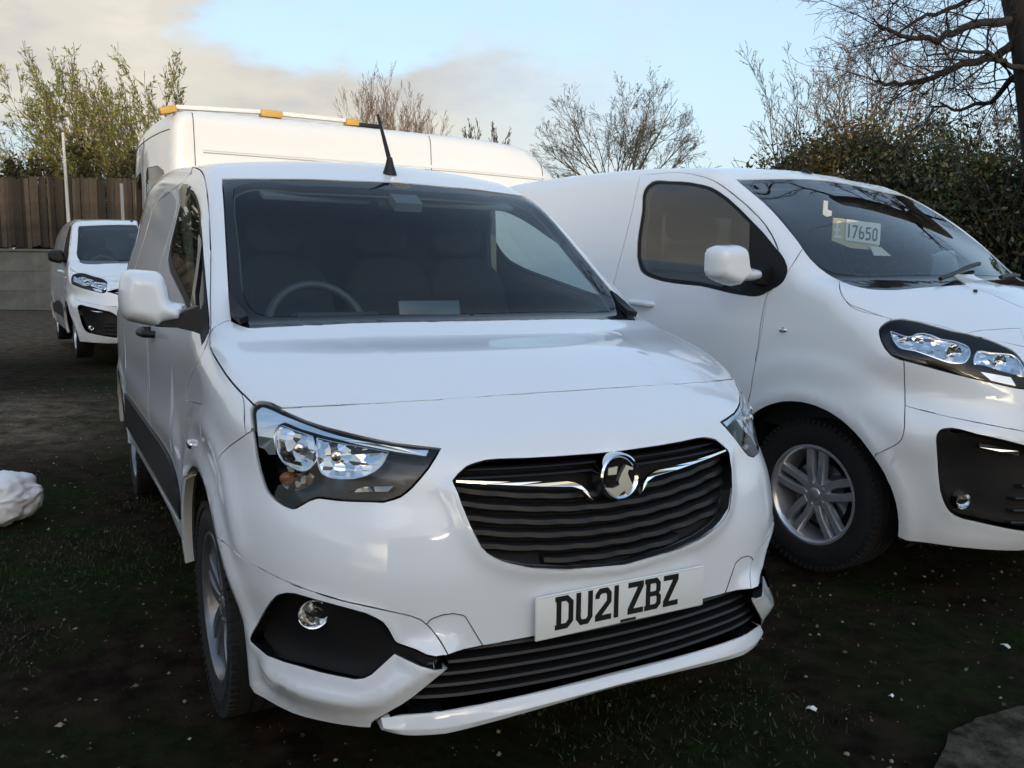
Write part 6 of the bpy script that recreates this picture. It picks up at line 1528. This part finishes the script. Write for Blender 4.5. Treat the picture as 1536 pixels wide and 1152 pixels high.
def bush(name, label, seed, base, rx, ry, h, n, size, mat, group=None, clumps=55, cat='bush', stem=BARK_D, z0=.0, twigs=60):
    rng = np.random.default_rng(seed); t = thing(name, label, cat, base, 0, group)
    u = rng.normal(0, 1, (clumps, 3)); u /= np.linalg.norm(u, axis=1, keepdims=True)
    rad = rng.random((clumps, 1)) ** .35
    cen = u * rad * [rx, ry, h * .5] + [0, 0, z0 + h * .5]
    cr = (.16 + .22 * rng.random(clumps)) * min(rx, ry, h * .6)
    i = rng.integers(0, clumps, n)
    C = cen[i] + rng.normal(0, 1, (n, 3)) * cr[i][:, None] * .62
    C = C[C[:, 2] > .05]
    leaves('foliage', rng, C, size, mat, t, .55)
    out = []; tips = []
    for k in range(5):
        a = rng.random() * 6.28; grow(rng, (rx * .25 * math.cos(a), ry * .25 * math.sin(a), 0), (math.cos(a) * .35, math.sin(a) * .35, 1), h * .85, .035, 2, (6, 5), (.5, .5), (40, 45), .02, .12, .3, .75, .2, out, tips, 0, .005)
    for k in range(twigs):
        c = cen[rng.integers(0, clumps)]; d = u[rng.integers(0, clumps)] * [1, 1, .5] + [0, 0, .6]
        grow(rng, c, d, .5 + .5 * rng.random(), .008, 0, (), (), (), .02, .12, .15, .7, .2, out, tips, 2, .004)
    seg_mesh('stem', out, stem, t)
    return t

def ground_noise(x, y):
    return .012 * np.sin(1.9 * x + .7 * np.sin(1.3 * y)) * np.cos(1.6 * y + .5) + .008 * np.sin(4.3 * x + 1.1 * y) * np.sin(3.7 * y - .9 * x) + .005 * np.sin(9.1 * x - 3.3 * y) * np.sin(8.3 * y + 2.2 * x)
def build_ground():
    def axis(lo, hi, c0, c1, fine):
        a = list(np.arange(c0, c1 + 1e-6, fine)); s = fine; v = c1
        while v < hi: s *= 1.35; v += s; a.append(min(v, hi))
        s = fine; v = c0
        while v > lo: s *= 1.35; v -= s; a.insert(0, max(v, lo))
        return np.array(a)
    xs = axis(-400, 300, -9, 3.0, .09); ys = axis(-350, 350, -3.5, 4.0, .09)
    X, Y = np.meshgrid(xs, ys); Z = ground_noise(X, Y) * np.exp(-((X + 2) / 14) ** 2 - (Y / 10) ** 2) - .012
    V = np.stack([X, Y, Z], -1).reshape(-1, 3); nx = len(xs); ny = len(ys)
    i = (np.arange(ny - 1)[:, None] * nx + np.arange(nx - 1)[None]).ravel()
    F = np.stack([i, i + 1, i + nx + 1, i + nx], 1)
    m, n, l, out = new_mat('ground_soil')
    b = n.new('ShaderNodeBsdfPrincipled'); b.inputs['Roughness'].default_value = .95; b.inputs['Specular IOR Level'].default_value = .04
    tcn = n.new('ShaderNodeTexCoord')
    def noise(sc, det=8, ro=.65, off=(0, 0, 0)):
        mp = n.new('ShaderNodeMapping'); mp.inputs['Location'].default_value = off; l.new(tcn.outputs['Object'], mp.inputs[0])
        t = n.new('ShaderNodeTexNoise'); t.inputs['Scale'].default_value = sc; t.inputs['Detail'].default_value = det; t.inputs['Roughness'].default_value = ro
        l.new(mp.outputs[0], t.inputs['Vector']); return t.outputs['Fac']
    def ramp(f, a, c):
        r = n.new('ShaderNodeMapRange'); r.inputs[1].default_value = a; r.inputs[2].default_value = c; r.clamp = True; l.new(f, r.inputs[0]); return r.outputs[0]
    def mix(f, a, c):
        x = n.new('ShaderNodeMix'); x.data_type = 'RGBA'
        if isinstance(f, float): x.inputs[0].default_value = f
        else: l.new(f, x.inputs[0])
        for v, k in ((a, 6), (c, 7)):
            if isinstance(v, tuple): x.inputs[k].default_value = (*v, 1)
            else: l.new(v, x.inputs[k])
        return x.outputs[2]
    def mth(op, a, c):
        x = n.new('ShaderNodeMath'); x.operation = op; x.use_clamp = True
        for i_, v in enumerate((a, c)):
            if isinstance(v, (int, float)): x.inputs[i_].default_value = v
            else: l.new(v, x.inputs[i_])
        return x.outputs[0]
    soil = mix(ramp(noise(7), .38, .62), (.011, .0072, .0050), (.036, .025, .0165))
    moss = mix(ramp(noise(23), .35, .65), (.007, .012, .003), (.020, .034, .008))
    c = mix(ramp(noise(.9, 7, .7, (3, 1, 0)), .46, .60), soil, moss)
    # trodden lighter mud along the left, where vehicles turn
    sp = n.new('ShaderNodeSeparateXYZ'); l.new(tcn.outputs['Object'], sp.inputs[0])
    def band(o_, c0, w):
        d = n.new('ShaderNodeMath'); d.operation = 'SUBTRACT'; l.new(o_, d.inputs[0]); d.inputs[1].default_value = c0
        d2 = n.new('ShaderNodeMath'); d2.operation = 'ABSOLUTE'; l.new(d.outputs[0], d2.inputs[0])
        r = n.new('ShaderNodeMapRange'); r.inputs[1].default_value = w; r.inputs[2].default_value = w * .35; l.new(d2.outputs[0], r.inputs[0]); return r.outputs[0]
    mud = mix(ramp(noise(5, 9, .7), .35, .65), (.055, .042, .029), (.21, .165, .115))
    mk = mth('MULTIPLY', mth('MULTIPLY', band(sp.outputs['X'], -5.9, 2.2), band(sp.outputs['Y'], -2.0, 1.7)), ramp(noise(1.6, 6, .7, (1, 7, 0)), .30, .50))
    c = mix(mk, c, mud)
    far = n.new('ShaderNodeMapRange'); far.inputs[1].default_value = -10.5; far.inputs[2].default_value = -14; l.new(sp.outputs['X'], far.inputs[0])
    c = mix(mth('MULTIPLY', far.outputs[0], .8), c, mud)
    v = n.new('ShaderNodeTexVoronoi'); v.inputs['Scale'].default_value = 55; l.new(tcn.outputs['Object'], v.inputs['Vector'])
    st = n.new('ShaderNodeMapRange'); st.inputs[1].default_value = .16; st.inputs[2].default_value = .10; l.new(v.outputs['Distance'], st.inputs[0])
    vs_ = n.new('ShaderNodeSeparateColor'); l.new(v.outputs['Color'], vs_.inputs[0])
    sk = mth('MULTIPLY', st.outputs[0], mth('GREATER_THAN', vs_.outputs[0], .88))
    c = mix(sk, c, (.07, .063, .052))
    l.new(c, b.inputs['Base Color'])
    bp = n.new('ShaderNodeBump'); bp.inputs['Strength'].default_value = 1.0; bp.inputs['Distance'].default_value = .035
    hs = n.new('ShaderNodeMath'); hs.operation = 'ADD'; l.new(noise(14, 10, .75), hs.inputs[0]); l.new(sk, hs.inputs[1])
    l.new(hs.outputs[0], bp.inputs['Height']); l.new(bp.outputs[0], b.inputs['Normal'])
    l.new(b.outputs[0], out.inputs[0])
    g = mesh_np('ground', V, F, m, None, True); tag(g, kind='structure')
    rng = np.random.default_rng(5)
    # turf: short blades in patches
    n_ = 190000
    x = rng.uniform(-9, 2.3, n_); y = rng.uniform(-3.2, 4.2, n_)
    f = np.sin(1.7 * x + 2.2 * np.sin(.9 * y)) + np.sin(2.3 * y + 1.1 * x) + .8 * np.sin(5.1 * x - 3.7 * y)
    k = (f + rng.normal(0, .45, n_) > 1.35); 
    k &= ~((x < -4) & (x > -8) & (y < -.6) & (rng.random(n_) < .92))
    k &= ~((x > 1.0) & (y > .6))
    x, y = x[k], y[k]; n_ = len(x); h = rng.uniform(.008, .030, n_); a = rng.uniform(0, 6.28, n_); w = rng.uniform(.0018, .0042, n_); le = rng.normal(0, .6, (n_, 2)) * h[:, None]
    z = ground_noise(x, y) * np.exp(-((x + 2) / 14) ** 2 - (y / 10) ** 2) - .015
    V = np.stack([np.stack([x - w * np.cos(a), y - w * np.sin(a), z], 1), np.stack([x + w * np.cos(a), y + w * np.sin(a), z], 1), np.stack([x + le[:, 0], y + le[:, 1], z + h], 1)], 1).reshape(-1, 3)
    tag(mesh_np('grass', V, np.arange(3 * n_).reshape(-1, 3), leaf_mat('grass_blade', [(.014, .030, .006), (.028, .050, .010), (.055, .055, .02)], .6, .3)), kind='stuff')
    # dead leaves and grit
    n_ = 3200; x = rng.uniform(-8, 2.2, n_); y = rng.uniform(-3, 4.2, n_)
    z = ground_noise(x, y) * np.exp(-((x + 2) / 14) ** 2 - (y / 10) ** 2) - .012
    o = leaves('leaf_litter', rng, np.stack([x, y, z + .004], 1), .0095, leaf_mat('dead_leaf', [(.022, .015, .010), (.04, .028, .016), (.06, .045, .026), (.12, .10, .065)], .7, .1), None, .6)
    tag(o, kind='stuff')
    n_ = 6500; x = rng.uniform(-8, 2.2, n_); y = rng.uniform(-3, 4.2, n_); s = .0025 + .0085 * rng.random(n_) ** 4
    z = ground_noise(x, y) * np.exp(-((x + 2) / 14) ** 2 - (y / 10) ** 2) - .012
    oc = np.array([[1, 0, 0], [0, 1, 0], [-1, 0, 0], [0, -1, 0], [0, 0, .8], [0, 0, -.6]])
    V = (np.stack([x, y, z + .003], 1)[:, None] + oc[None] * (1 + .5 * rng.normal(0, .5, (n_, 6, 1))) * s[:, None, None]).reshape(-1, 3)
    fc = np.array([[0, 1, 4], [1, 2, 4], [2, 3, 4], [3, 0, 4], [1, 0, 5], [2, 1, 5], [3, 2, 5], [0, 3, 5]])
    tag(mesh_np('gravel', V, (np.arange(n_)[:, None, None] * 6 + fc[None]).reshape(-1, 3), leaf_mat('grit', [(.03, .026, .02), (.08, .07, .05), (.26, .23, .15), (.12, .09, .05)], .9, 0)), kind='stuff')
    # old concrete: the slab in the near corner and the hard standing at the far left
    CONC = principled('worn_concrete', (.105, .090, .062), .97, col2=(.018, .016, .010), vscale=11, bump=.9, bscale=55, spec=.05)
    def edge(poly, seed):
        r = np.random.default_rng(seed); P_ = []
        for (x0, y0), (x1, y1) in zip(poly, poly[1:] + poly[:1]):
            k_ = max(2, int(math.hypot(x1 - x0, y1 - y0) / .07))
            for i_ in range(k_): P_.append((x0 + (x1 - x0) * i_ / k_ + r.normal(0, .014), y0 + (y1 - y0) * i_ / k_ + r.normal(0, .014)))
        return P_
    tag(bevel_mesh(MB().prism(edge([(1.23, .80), (1.12, 1.17), (1.15, 1.36), (1.35, 2.3), (2.7, 2.3), (2.7, .2)], 3), 'z', -.05, .008).build('concrete_slab', CONC), .006, 2), kind='structure')

def rng_u(k): return .03 * math.sin(k * 12.9898)
def build_surroundings():
    build_ground()
    # block wall with a timber fence standing on it
    W0 = Vector((-26.5, -2.54, 0)); T = Vector((.4717, .8817, 0)).normalized(); rzw = math.atan2(T.y, T.x)
    WALL = principled('wall_concrete', (.13, .135, .13), .9, col2=(.065, .07, .062), vscale=1.2, bump=.4, bscale=12)
    w = thing('concrete_wall', 'grey concrete wall under the wooden fence at the left', 'wall', W0, rzw)
    L0, L1 = -10.0, 14.0
    rng = random.Random(2)
    rows = 3; hh = 1.68 / rows
    blocks = []
    for r_ in range(rows):
        for k in range(8):
            xa = L0 + k * 3.0 + .02
            q = MB().box((0, 0, 0), (1.485, .07, hh / 2 - .0015)); blocks.append((xa + 1.485, hh * (r_ + .5)))
    proto = MB().box((0, 0, 0), (1.485, .07, hh / 2 - .0015)).build('wall_panel', WALL, w); bevel_mesh(proto, .006, 1)
    for n_, (bx, bz) in enumerate(blocks):
        o = proto if n_ == 0 else proto.copy()
        if n_: COL.objects.link(o); o.parent = w
        o.location = (bx, rng.uniform(-.006, .006), bz)
    pp = MB().box((0, 0, .84), (.06, .10, .86)).build('wall_post', WALL, w); bevel_mesh(pp, .01, 1)
    for k in range(9):
        o = pp if k == 0 else pp.copy()
        if k: COL.objects.link(o); o.parent = w
        o.location = (L0 + 3.0 * k, 0, 0)
    cp = MB().box(((L0 + L1) / 2, 0, 1.72), ((L1 - L0) / 2, .13, .035)).build('coping', WALL, w); bevel_mesh(cp, .01, 1)
    WOOD = principled('fence_board_wood', (.120, .092, .062), .9, col2=(.045, .037, .028), vscale=2.6, bump=.5, bscale=30)
    nt_ = WOOD.node_tree; pb_ = [n for n in nt_.nodes if n.type == 'BSDF_PRINCIPLED'][0]
    oi = nt_.nodes.new('ShaderNodeObjectInfo'); hv = nt_.nodes.new('ShaderNodeHueSaturation'); mr_ = nt_.nodes.new('ShaderNodeMapRange')
    mr_.inputs[3].default_value = .14; mr_.inputs[4].default_value = .70
    src_ = pb_.inputs['Base Color'].links[0].from_socket
    nt_.links.new(oi.outputs['Random'], mr_.inputs[0]); nt_.links.new(mr_.outputs[0], hv.inputs['Value']); nt_.links.new(src_, hv.inputs['Color']); nt_.links.new(hv.outputs[0], pb_.inputs['Base Color'])
    f = thing('wooden_fence', 'tall brown wooden fence of upright boards on the concrete wall', 'fence', W0, rzw)
    meshes = []
    for v in range(4):
        o = MB().box((0, 0, .99), (.058 + .005 * v, .011, 1.0 - .012 * v)).build('board', WOOD, f); bevel_mesh(o, .004, 1); meshes.append(o)
    used = 0; x = L0 + .1
    while x < L1:
        v = rng.randrange(4); o = meshes[v]
        if used < 4 and v == used: o = meshes[used]; 
        c = meshes[v].copy(); COL.objects.link(c); c.parent = f
        c.location = (x, -.03 + (.030 if used % 2 else 0), 1.80 + rng.uniform(-.05, .04)); c.rotation_euler = (rng.uniform(-.01, .01), rng.uniform(-.012, .012), rng.uniform(-.04, .04))
        used += 1; x += .122 + rng.uniform(-.01, .012)
    for o in meshes: bpy.data.objects.remove(o)
    for z in (2.05, 2.75, 3.45): MB().box(((L0 + L1) / 2, .04, z), ((L1 - L0) / 2, .03, .045)).build('rail', WOOD, f)
    # pale poles in front of the fence
    POLE = principled('pale_pole', (.62, .60, .54), .6, vary=.2, vscale=2)
    p = ground_at(107, 20)
    top = at(106, 203, 20)
    tag(MB().tube([(0, 0, 0), (0, 0, top.z * .5), (.0, -.02, top.z)], [.042, .040, .030], 12).build('white_pole', POLE, loc=p, smooth=True), 'tall slim white pole rising behind the far van', 'pole')
    p = ground_at(188, 21); top = at(188, 277, 21)
    tag(bevel_mesh(MB().box((0, 0, top.z / 2), (.035, .035, top.z / 2)).build('fence_post', principled('grey_post', (.30, .30, .29), .7), loc=p), .006, 1), 'short grey post against the fence beside the tall van', 'post')
    # planting behind the fence
    back = Vector((-.8817, .4717, 0))
    def behind(px, depth): return ground_at(px, depth)
    ivy = [(-40, 27.3, 1.8, 'ivy and bramble hump over the fence at the far left edge'), (45, 27.6, 1.9, 'brown green bramble bush over the fence left of the pole'), (130, 27.4, 2.0, 'olive bramble bush over the fence right of the pole'), (215, 27.6, 2.0, 'dark bramble bush over the fence beside the tall van'), (300, 28, 2.0, 'bramble bush over the fence hidden behind the tall van')]
    for i, (px, dp, w_, lb) in enumerate(ivy):
        bush('bramble_bush', lb, 40 + i, behind(px, dp), 1.7, .9, 4.75 + .12 * (i % 3), 9000, .075, LEAF_I, 'bramble bushes behind the fence', 60, twigs=40)
    wl_ = [(-34, 29.5, 5.4, 'pale leafy willow at the left edge over the fence'), (48, 29, 5.9, 'low thin willow left of the white pole'), (118, 29.5, 8.7, 'tallest yellow green willow with stems leaning left above the pole'), (160, 30.5, 6.4, 'thin willow between the two tall willows'), (205, 29, 8.3, 'yellow green willow rising beside the tall van roof')]
    tl = _r2 * -1
    for i, (px, dp, h, lb) in enumerate(wl_):
        bare_tree('willow_tree', lb, 60 + i, behind(px + 30, dp), h, .085, (12, 11, 14, 9, 16)[i], BARK_G, 2, (13, 8), (.34, .40), (20, 24), .035, .045, .10, 17, 'willows behind the fence', .006, LEAF_W, (3000, 2600, 5200, 1500, 5600)[i], .10, (tl.x * .02, tl.y * .02, 0), lean=(tl.x * .10, tl.y * .10))
    for k, (x_, y_, lb) in enumerate([(-31, -5.2, 'dense dark bush beyond the far left end of the fence'), (-33, -3.9, 'dense tall bush behind the willow at the far left edge')]):
        bush('bramble_bush', lb, 50 + k, (x_, y_, 0), 1.9, 1.4, 6.6, 12000, .08, LEAF_I, 'bramble bushes behind the fence', 70)
    # bare trees on the skyline
    for i, (px, dp, h, lb) in enumerate([(548, 43, 10.6, 'left pinkish bare tree of the clump over the tall van roof'), (583, 42, 10.6, 'tallest pinkish bare tree of the clump over the tall van roof'), (612, 43, 9.9, 'middle bare tree of the clump over the tall van roof'), (640, 42, 9.1, 'right low bare tree of the clump over the tall van roof')]):
        bare_tree('skyline_tree', lb, 80 + i, ground_at(px, dp), h, .11, 9, BARK_P, 3, (6, 6, 5), (.45, .45, .42), (18, 20, 24), .05, .05, .50, 17, 'bare trees on the skyline', .0055)
    for i, (px, h, lb) in enumerate([(708, 8.9, 'small bare treetop left of the big round bare tree'), (748, 8.7, 'tiny bare treetop just above the front of the tall van')]):
        bare_tree('skyline_tree', lb, 90 + i, ground_at(px, 42), h, .06, 5, BARK, 2, (7, 6), (.4, .4), (16, 20), .05, .05, .7, 10, 'bare trees on the skyline', .011)
    bare_tree('round_bare_tree', 'large rounded bare tree with many stems behind the white vans', 109, ground_at(922, 31), 9.4, .16, 22, BARK_G, 4, (8, 7, 6, 4), (.46, .46, .48, .5), (28, 30, 32, 36), .012, .045, .40, 66, None, .0045, dome=(4.9, 3.05, 3.75))
    bare_tree('bare_sapling', 'thin bare sapling standing in the left part of the right hedge', 102, ground_at(1180, 20), 6.6, .06, 6, BARK_G, 3, (7, 6, 5), (.45, .45, .45), (26, 30, 34), .025, .05, .40, 26, None, .0045)
    bare_tree('bare_ash', 'upright bare tree with straight stems above the right hedge', 103, ground_at(1292, 21), 8.3, .09, 8, BARK_P, 3, (9, 7, 6), (.42, .45, .45), (28, 32, 36), .03, .05, .36, 22, None, .0045)
    bare_tree('bare_thorn', 'low twiggy bare thorn tree at the right edge over the hedge', 104, ground_at(1480, 18), 5.4, .08, 8, BARK, 3, (8, 7, 6), (.55, .5, .5), (34, 38, 40), .02, .10, .45, 40, None, .005)
    hd = [(1105, 19.5, 1.5, 3.4, LEAF_H, 3600, 'low thin evergreen at the left end of the right hedge'), (1160, 18.5, 1.4, 4.2, LEAF_H, 6000, 'dark evergreen bush second from the left end of the hedge'), (1232, 18.5, 1.5, 4.5, LEAF_SUN, 12000, 'bush with sunlight painted into its leaf colour over the right van roof'), (1290, 17.5, 1.4, 4.4, LEAF_SUN, 12000, 'bush with sun tinted leaf colour below the upright bare tree'), (1345, 16.5, 1.4, 4.1, LEAF_H, 15000, 'dense holly bush behind the right van windscreen'), (1405, 15.5, 1.4, 3.8, LEAF_H, 15000, 'dark holly bush above the right van windscreen pillar'), (1470, 14.5, 1.3, 3.65, LEAF_H, 15000, 'dark ivy clad bush below the oak branches'), (1530, 13.8, 1.3, 3.7, LEAF_H, 15000, 'dark ivy clad bush at the right edge of the picture'), (1620, 13, 1.5, 3.8, LEAF_H, 9000, 'evergreen bush under the oak trunk')]
    for i, (px, dp, w_, h, mt, n_, lb) in enumerate(hd):
        bush('hedge_bush', lb, 120 + i, ground_at(px, dp), w_, 1.2, h, int(n_ * 1.3), .044, mt, 'bushes of the right hedge', 46)
    for i, (px, dp, h, lb) in enumerate([(1260, 22.5, 2.5, 'shaded undergrowth behind the right hedge'), (1420, 20, 3.2, 'dark undergrowth behind the holly bushes'), (1560, 18, 3.2, 'dark undergrowth behind the ivy bushes')]):
        bush('undergrowth_bush', lb, 140 + i, ground_at(px, dp), 2.4, 1.0, h, 9000, .11, LEAF_H, 'undergrowth behind the right hedge', 70)
    # the oak: trunk at the right edge, boughs reaching left
    rng = np.random.default_rng(7); out = []; tips = []
    D = 10.0
    def rel(q, b): return np.array(q) - np.array(b)
    base = ground_at(1612, D + .3)
    oak = thing('oak_tree', 'dark oak trunk at the right edge with bare boughs reaching left', 'tree', base)
    tp = [rel(base, base), rel(at(1590, 300, D + .1), base), rel(at(1572, 180, D), base), rel(at(1556, 60, D), base), rel(at(1540, -10, D), base), rel(at(1525, -120, D - .1), base), rel(at(1530, -260, D), base)]
    rs = [.40, .33, .30, .275, .265, .24, .18]
    tr = MB().tube([Vector(p) for p in tp], rs, 16); t_ = tr.build('trunk', BARK_D, oak, smooth=True)
    boughs = [([(1522, 28, D), (1461, 36, D - .2), (1407, 57, D - .5), (1350, 52, D - .8), (1318, 40, D - 1)], .052),
              ([(1535, 52, D), (1493, 88, D + .2), (1430, 103, D + .3), (1392, 121, D + .4), (1350, 126, D + .4), (1312, 122, D + .5)], .058),
              ([(1545, 5, D), (1480, -10, D + .4), (1420, 14, D + .6), (1366, 36, D + .7), (1330, 60, D + .8)], .042),
              ([(1545, 105, D), (1515, 98, D - .3), (1480, 80, D - .6), (1440, 75, D - .8), (1390, 84, D - .9)], .036),
              ([(1560, 125, D), (1520, 118, D + .3), (1490, 150, D + .6), (1440, 165, D + .8), (1400, 160, D + 1)], .045),
              ([(1545, -30, D), (1490, -60, D - .3), (1420, -50, D - .6), (1370, -20, D - .7), (1340, 5, D - .8)], .045),
              ([(1556, 60, D), (1600, 20, D - .5), (1680, -20, D - 1)], .09), ([(1530, -200, D), (1440, -260, D - .5), (1340, -270, D - 1)], .08)]
    for pts, r0 in boughs:
        P_ = [rel(at(*q), base) for q in pts]; Q = []
        for a, b in zip(P_[:-1], P_[1:]):
            for k in range(4): Q.append(a + (b - a) * k / 4 + rng.normal(0, .018, 3))
        Q.append(P_[-1]); n_ = len(Q)
        for k in range(n_ - 1):
            r1, r2 = r0 * (1 - .8 * k / n_), r0 * (1 - .8 * (k + 1) / n_)
            out.append((*Q[k], *Q[k + 1], r1, r2, 0))
            if k >= 2:
                for _ in range(1 + (k % 2) if k < n_ - 3 else 3):
                    d = Q[k + 1] - Q[k]; d /= np.linalg.norm(d); a = rng.normal(0, 1, 3); a -= d * (a @ d); a /= np.linalg.norm(a)
                    th = R(28 + 40 * rng.random()); dd = d * math.cos(th) + a * math.sin(th)
                    grow(rng, Q[k + 1], dd, (.40 + .50 * rng.random()), max(.006, r2 * .30), 3, (6, 5, 4), (.58, .55, .5), (32, 36, 38), .004, .10, .13, .7, .15, out, tips, 1, .0020)
    seg_mesh('crown', out, BARK_D, oak, (8, 5, 4, 3, 3, 3))
    # litter
    rng = np.random.default_rng(11)
    b = bmesh.new(); bmesh.ops.create_icosphere(b, subdivisions=5, radius=1)
    from mathutils import noise as mn
    for v in b.verts:
        p = v.co.copy(); 
        q = p * 1.6
        d = .26 * mn.noise(q + Vector((3.1, 0, 0))) - .20 * abs(mn.noise(q * 1.7 + Vector((1, 4, 2)))) + .08 - .10 * abs(mn.noise(q * 3.1 + Vector((0, 5, 0))))
        s = 1 + d + (.20 if p.y < -.2 else 0)
        v.co = Vector((p.x * .155 * s, p.y * .215 * s, max(-.125, p.z * .135 * s)))
    me = bpy.data.meshes.new('plastic_bag'); b.to_mesh(me); b.free()
    me.materials.append(principled('white_plastic', (.80, .81, .83), .30, sub=0)); me.polygons.foreach_set('use_smooth', [True] * len(me.polygons))
    o = bpy.data.objects.new('plastic_bag', me); COL.objects.link(o); o.location = (-2.50, -1.555, .118); o.rotation_euler = (0, 0, R(15))
    tag(o, 'crumpled white plastic bag lying on the mud at the left edge', 'bag')
    SC = principled('paper_scrap', (.72, .72, .70), .7)
    for (x, y, sx, sy, rz, lb) in [(.825, .795, .016, .009, .4, 'white paper scrap on the bare mud right of the bumper'), (.82, 1.80, .020, .006, -.3, 'thin white scrap curled on the grit at the right edge'), (.90, 1.07, .007, .005, .1, 'tiny white scrap of paper between the two larger scraps')]:
        m = MB(); V = [(-sx, -sy, .004), (-sx * .2, -sy * 1.1, .010), (sx, -sy * .7, .005), (sx * .9, sy, .008), (sx * .1, sy * .8, .013), (-sx * .9, sy * .9, .006)]
        V2 = [(a, b_, c - .002) for a, b_, c in V]
        m.add(V + V2, [(0, 1, 4, 5), (1, 2, 3, 4), (11, 10, 7, 6), (10, 9, 8, 7)] + [(i_, (i_ + 1) % 6, 6 + (i_ + 1) % 6, 6 + i_) for i_ in range(6)])
        o = m.build('litter_scrap', SC); o.location = (x, y, float(ground_noise(np.array(x), np.array(y))) - .008); o.rotation_euler = (0, 0, rz)
        tag(o, lb, 'litter', 'white scraps on the ground')
    # unseen blockers added behind the camera to keep the low sun off the yard
    sh = Vector((SUN_DIR.x, SUN_DIR.y, 0)).normalized(); pp_ = Vector((-sh.y, sh.x, 0)); ang = math.atan2(pp_.y, pp_.x)
    def hedge(name, lb, l0, l1, h, seed, d0):  # shapes one added sun blocker as a hedge
        k = int((l1 - l0) / .8); r_ = np.random.default_rng(seed)
        V = []; prof = [(-1.4, 0), (-1.6, h * .35), (-1.4, h * .7), (-.7, h * .95), (0, h), (.7, h * .95), (1.4, h * .7), (1.6, h * .35), (1.4, 0)]
        for i_ in range(k + 1):
            for a, z in prof: V.append(((l0 + (l1 - l0) * i_ / k) + r_.normal(0, .05), a + r_.normal(0, .08), max(0, z + r_.normal(0, .07) * (z > 0))))
        q = len(prof); Fc = [(i_ * q + j, i_ * q + j + 1, (i_ + 1) * q + j + 1, (i_ + 1) * q + j) for i_ in range(k) for j in range(q - 1)]
        t = thing(name, lb, 'hedge', sh * d0, ang)
        link_mesh('foliage', V, Fc + [tuple(range(q)), tuple(k * q + j for j in range(q))][:0], MATS['sun_blocker_core'] if 'sun_blocker_core' in MATS else principled('sun_blocker_core', (.025, .035, .014), .8, vary=.5, vscale=6), t)
        C = np.array([V[r_.integers(len(V))] for _ in range(int((l1 - l0) * h * 25))]) + r_.normal(0, .12, (int((l1 - l0) * h * 25), 3))
        leaves('leaves', r_, C, .16, LEAF_H, t)
    hedge('sun_blocker_hedge', 'unseen hedge shaped sun blocker added far behind the camera', -2.0, 5.2, 13.0, 3, 60.0)
    hedge('sun_blocker_belt', 'unseen tall sun blocker added far behind the camera on the left', -26, -2.0, 18.4, 5, 60.5)
    hedge('sun_blocker_belt', 'unseen tall sun blocker added far behind the camera on the right', 5.2, 24, 15.4, 4, 60.5)
    # the left boundary beside the lane, out of the picture but mirrored in the van windows
    lf = thing('wooden_fence', 'brown board fence along the left side of the yard', 'fence', (-24, -8.5, 0), 0)
    bm_ = MB().box((0, 0, .95), (.11, .011, .95)).build('board', WOOD, lf)
    for k in range(150):
        o = bm_ if k == 0 else bm_.copy()
        if k: COL.objects.link(o); o.parent = lf
        o.location = (.2 * k, .015 * (k % 2), rng_u(k)); 
    for z in (.4, 1.5): MB().box((15, -.04, z), (15, .03, .045)).build('rail', WOOD, lf)
    for k in range(5):
        bush('boundary_bush', ['leafy bush at the far end of the left boundary fence', 'leafy bush second from the far end of the left fence', 'leafy bush behind the middle of the left boundary fence', 'leafy bush behind the left fence beside the nearest van', 'leafy bush behind the near end of the left fence'][k], 160 + k, (-21 + 6 * k, -14.5, 0), 3.2, 1.2, 2.9, 5000, .10, LEAF_SUN, 'bushes along the left boundary', 60)

build_small_van()
large = build_large_van()
# the price board behind the right van's windscreen
def build_price_board():
    t = thing('price_board', 'tan price board reading £17650 propped behind the right van windscreen', 'sign', (POSE2[1], POSE2[2], POSE2[3]), POSE2[0])
    x = -.30
    def quad(name, pts, mat, dx, th=.004):
        MB().prism(pts, 'x', x + dx - th, x + dx).build(name, mat, t)
    quad('backing_card', [(-.447, 1.478), (-.447, 1.588), (-.365, 1.586), (-.345, 1.580), (-.074, 1.575), (-.074, 1.438), (-.30, 1.446)], CARD, 0)
    quad('price_strip', [(-.355, 1.482), (-.355, 1.584), (-.078, 1.571), (-.078, 1.466)], CARDW, .006)
    quad('paper_sheet', [(-.165, 1.455), (-.075, 1.455), (.02, 1.412), (-.125, 1.412)], CARDW, .012, .003)
    quad('white_tag', [(-.525, 1.60), (-.525, 1.665), (-.495, 1.665), (-.495, 1.625), (-.462, 1.618), (-.462, 1.596), (-.50, 1.59)], CARDW, 0)
    GREY = principled('price_ink', (.05, .05, .05), .6)
    V, F = glyph_mesh('\u00a3', .00105, .001); V = [(a + x + .001, b - .436, c + 1.492) for a, b, c in V]
    fix_normals(link_mesh('letter', V, F, CARDW, t).data)
    y = -.338
    for i, ch in enumerate('17650'):
        V, F = glyph_mesh(ch, .00082, .001); V = [(a + x + .0065, b + y, c + 1.496 - .003 * i) for a, b, c in V]
        fix_normals(link_mesh('letter', V, F, GREY, t).data)
        y += .032 if ch == '1' else .054
    return t
build_price_board()
far = copy_tree(large)
far.location = (POSE4[1] + .07, POSE4[2] + .09, POSE4[3] - .06); far.rotation_euler = (0, 0, POSE4[0] - .045)
far['label'] = 'distant white panel van with black mirrors facing the camera by the fence'
for c in children_of(far):
    if c.name.startswith('door_mirror'):
        c.data = c.data.copy(); c.data.materials[0] = BLACK; c.location = (-.05, .12, .0)
        for d in children_of(c):
            if d.name.startswith('mirror_arm'): d.data = d.data.copy(); d.data.materials[0] = BLACK
build_tall_van()
build_surroundings()
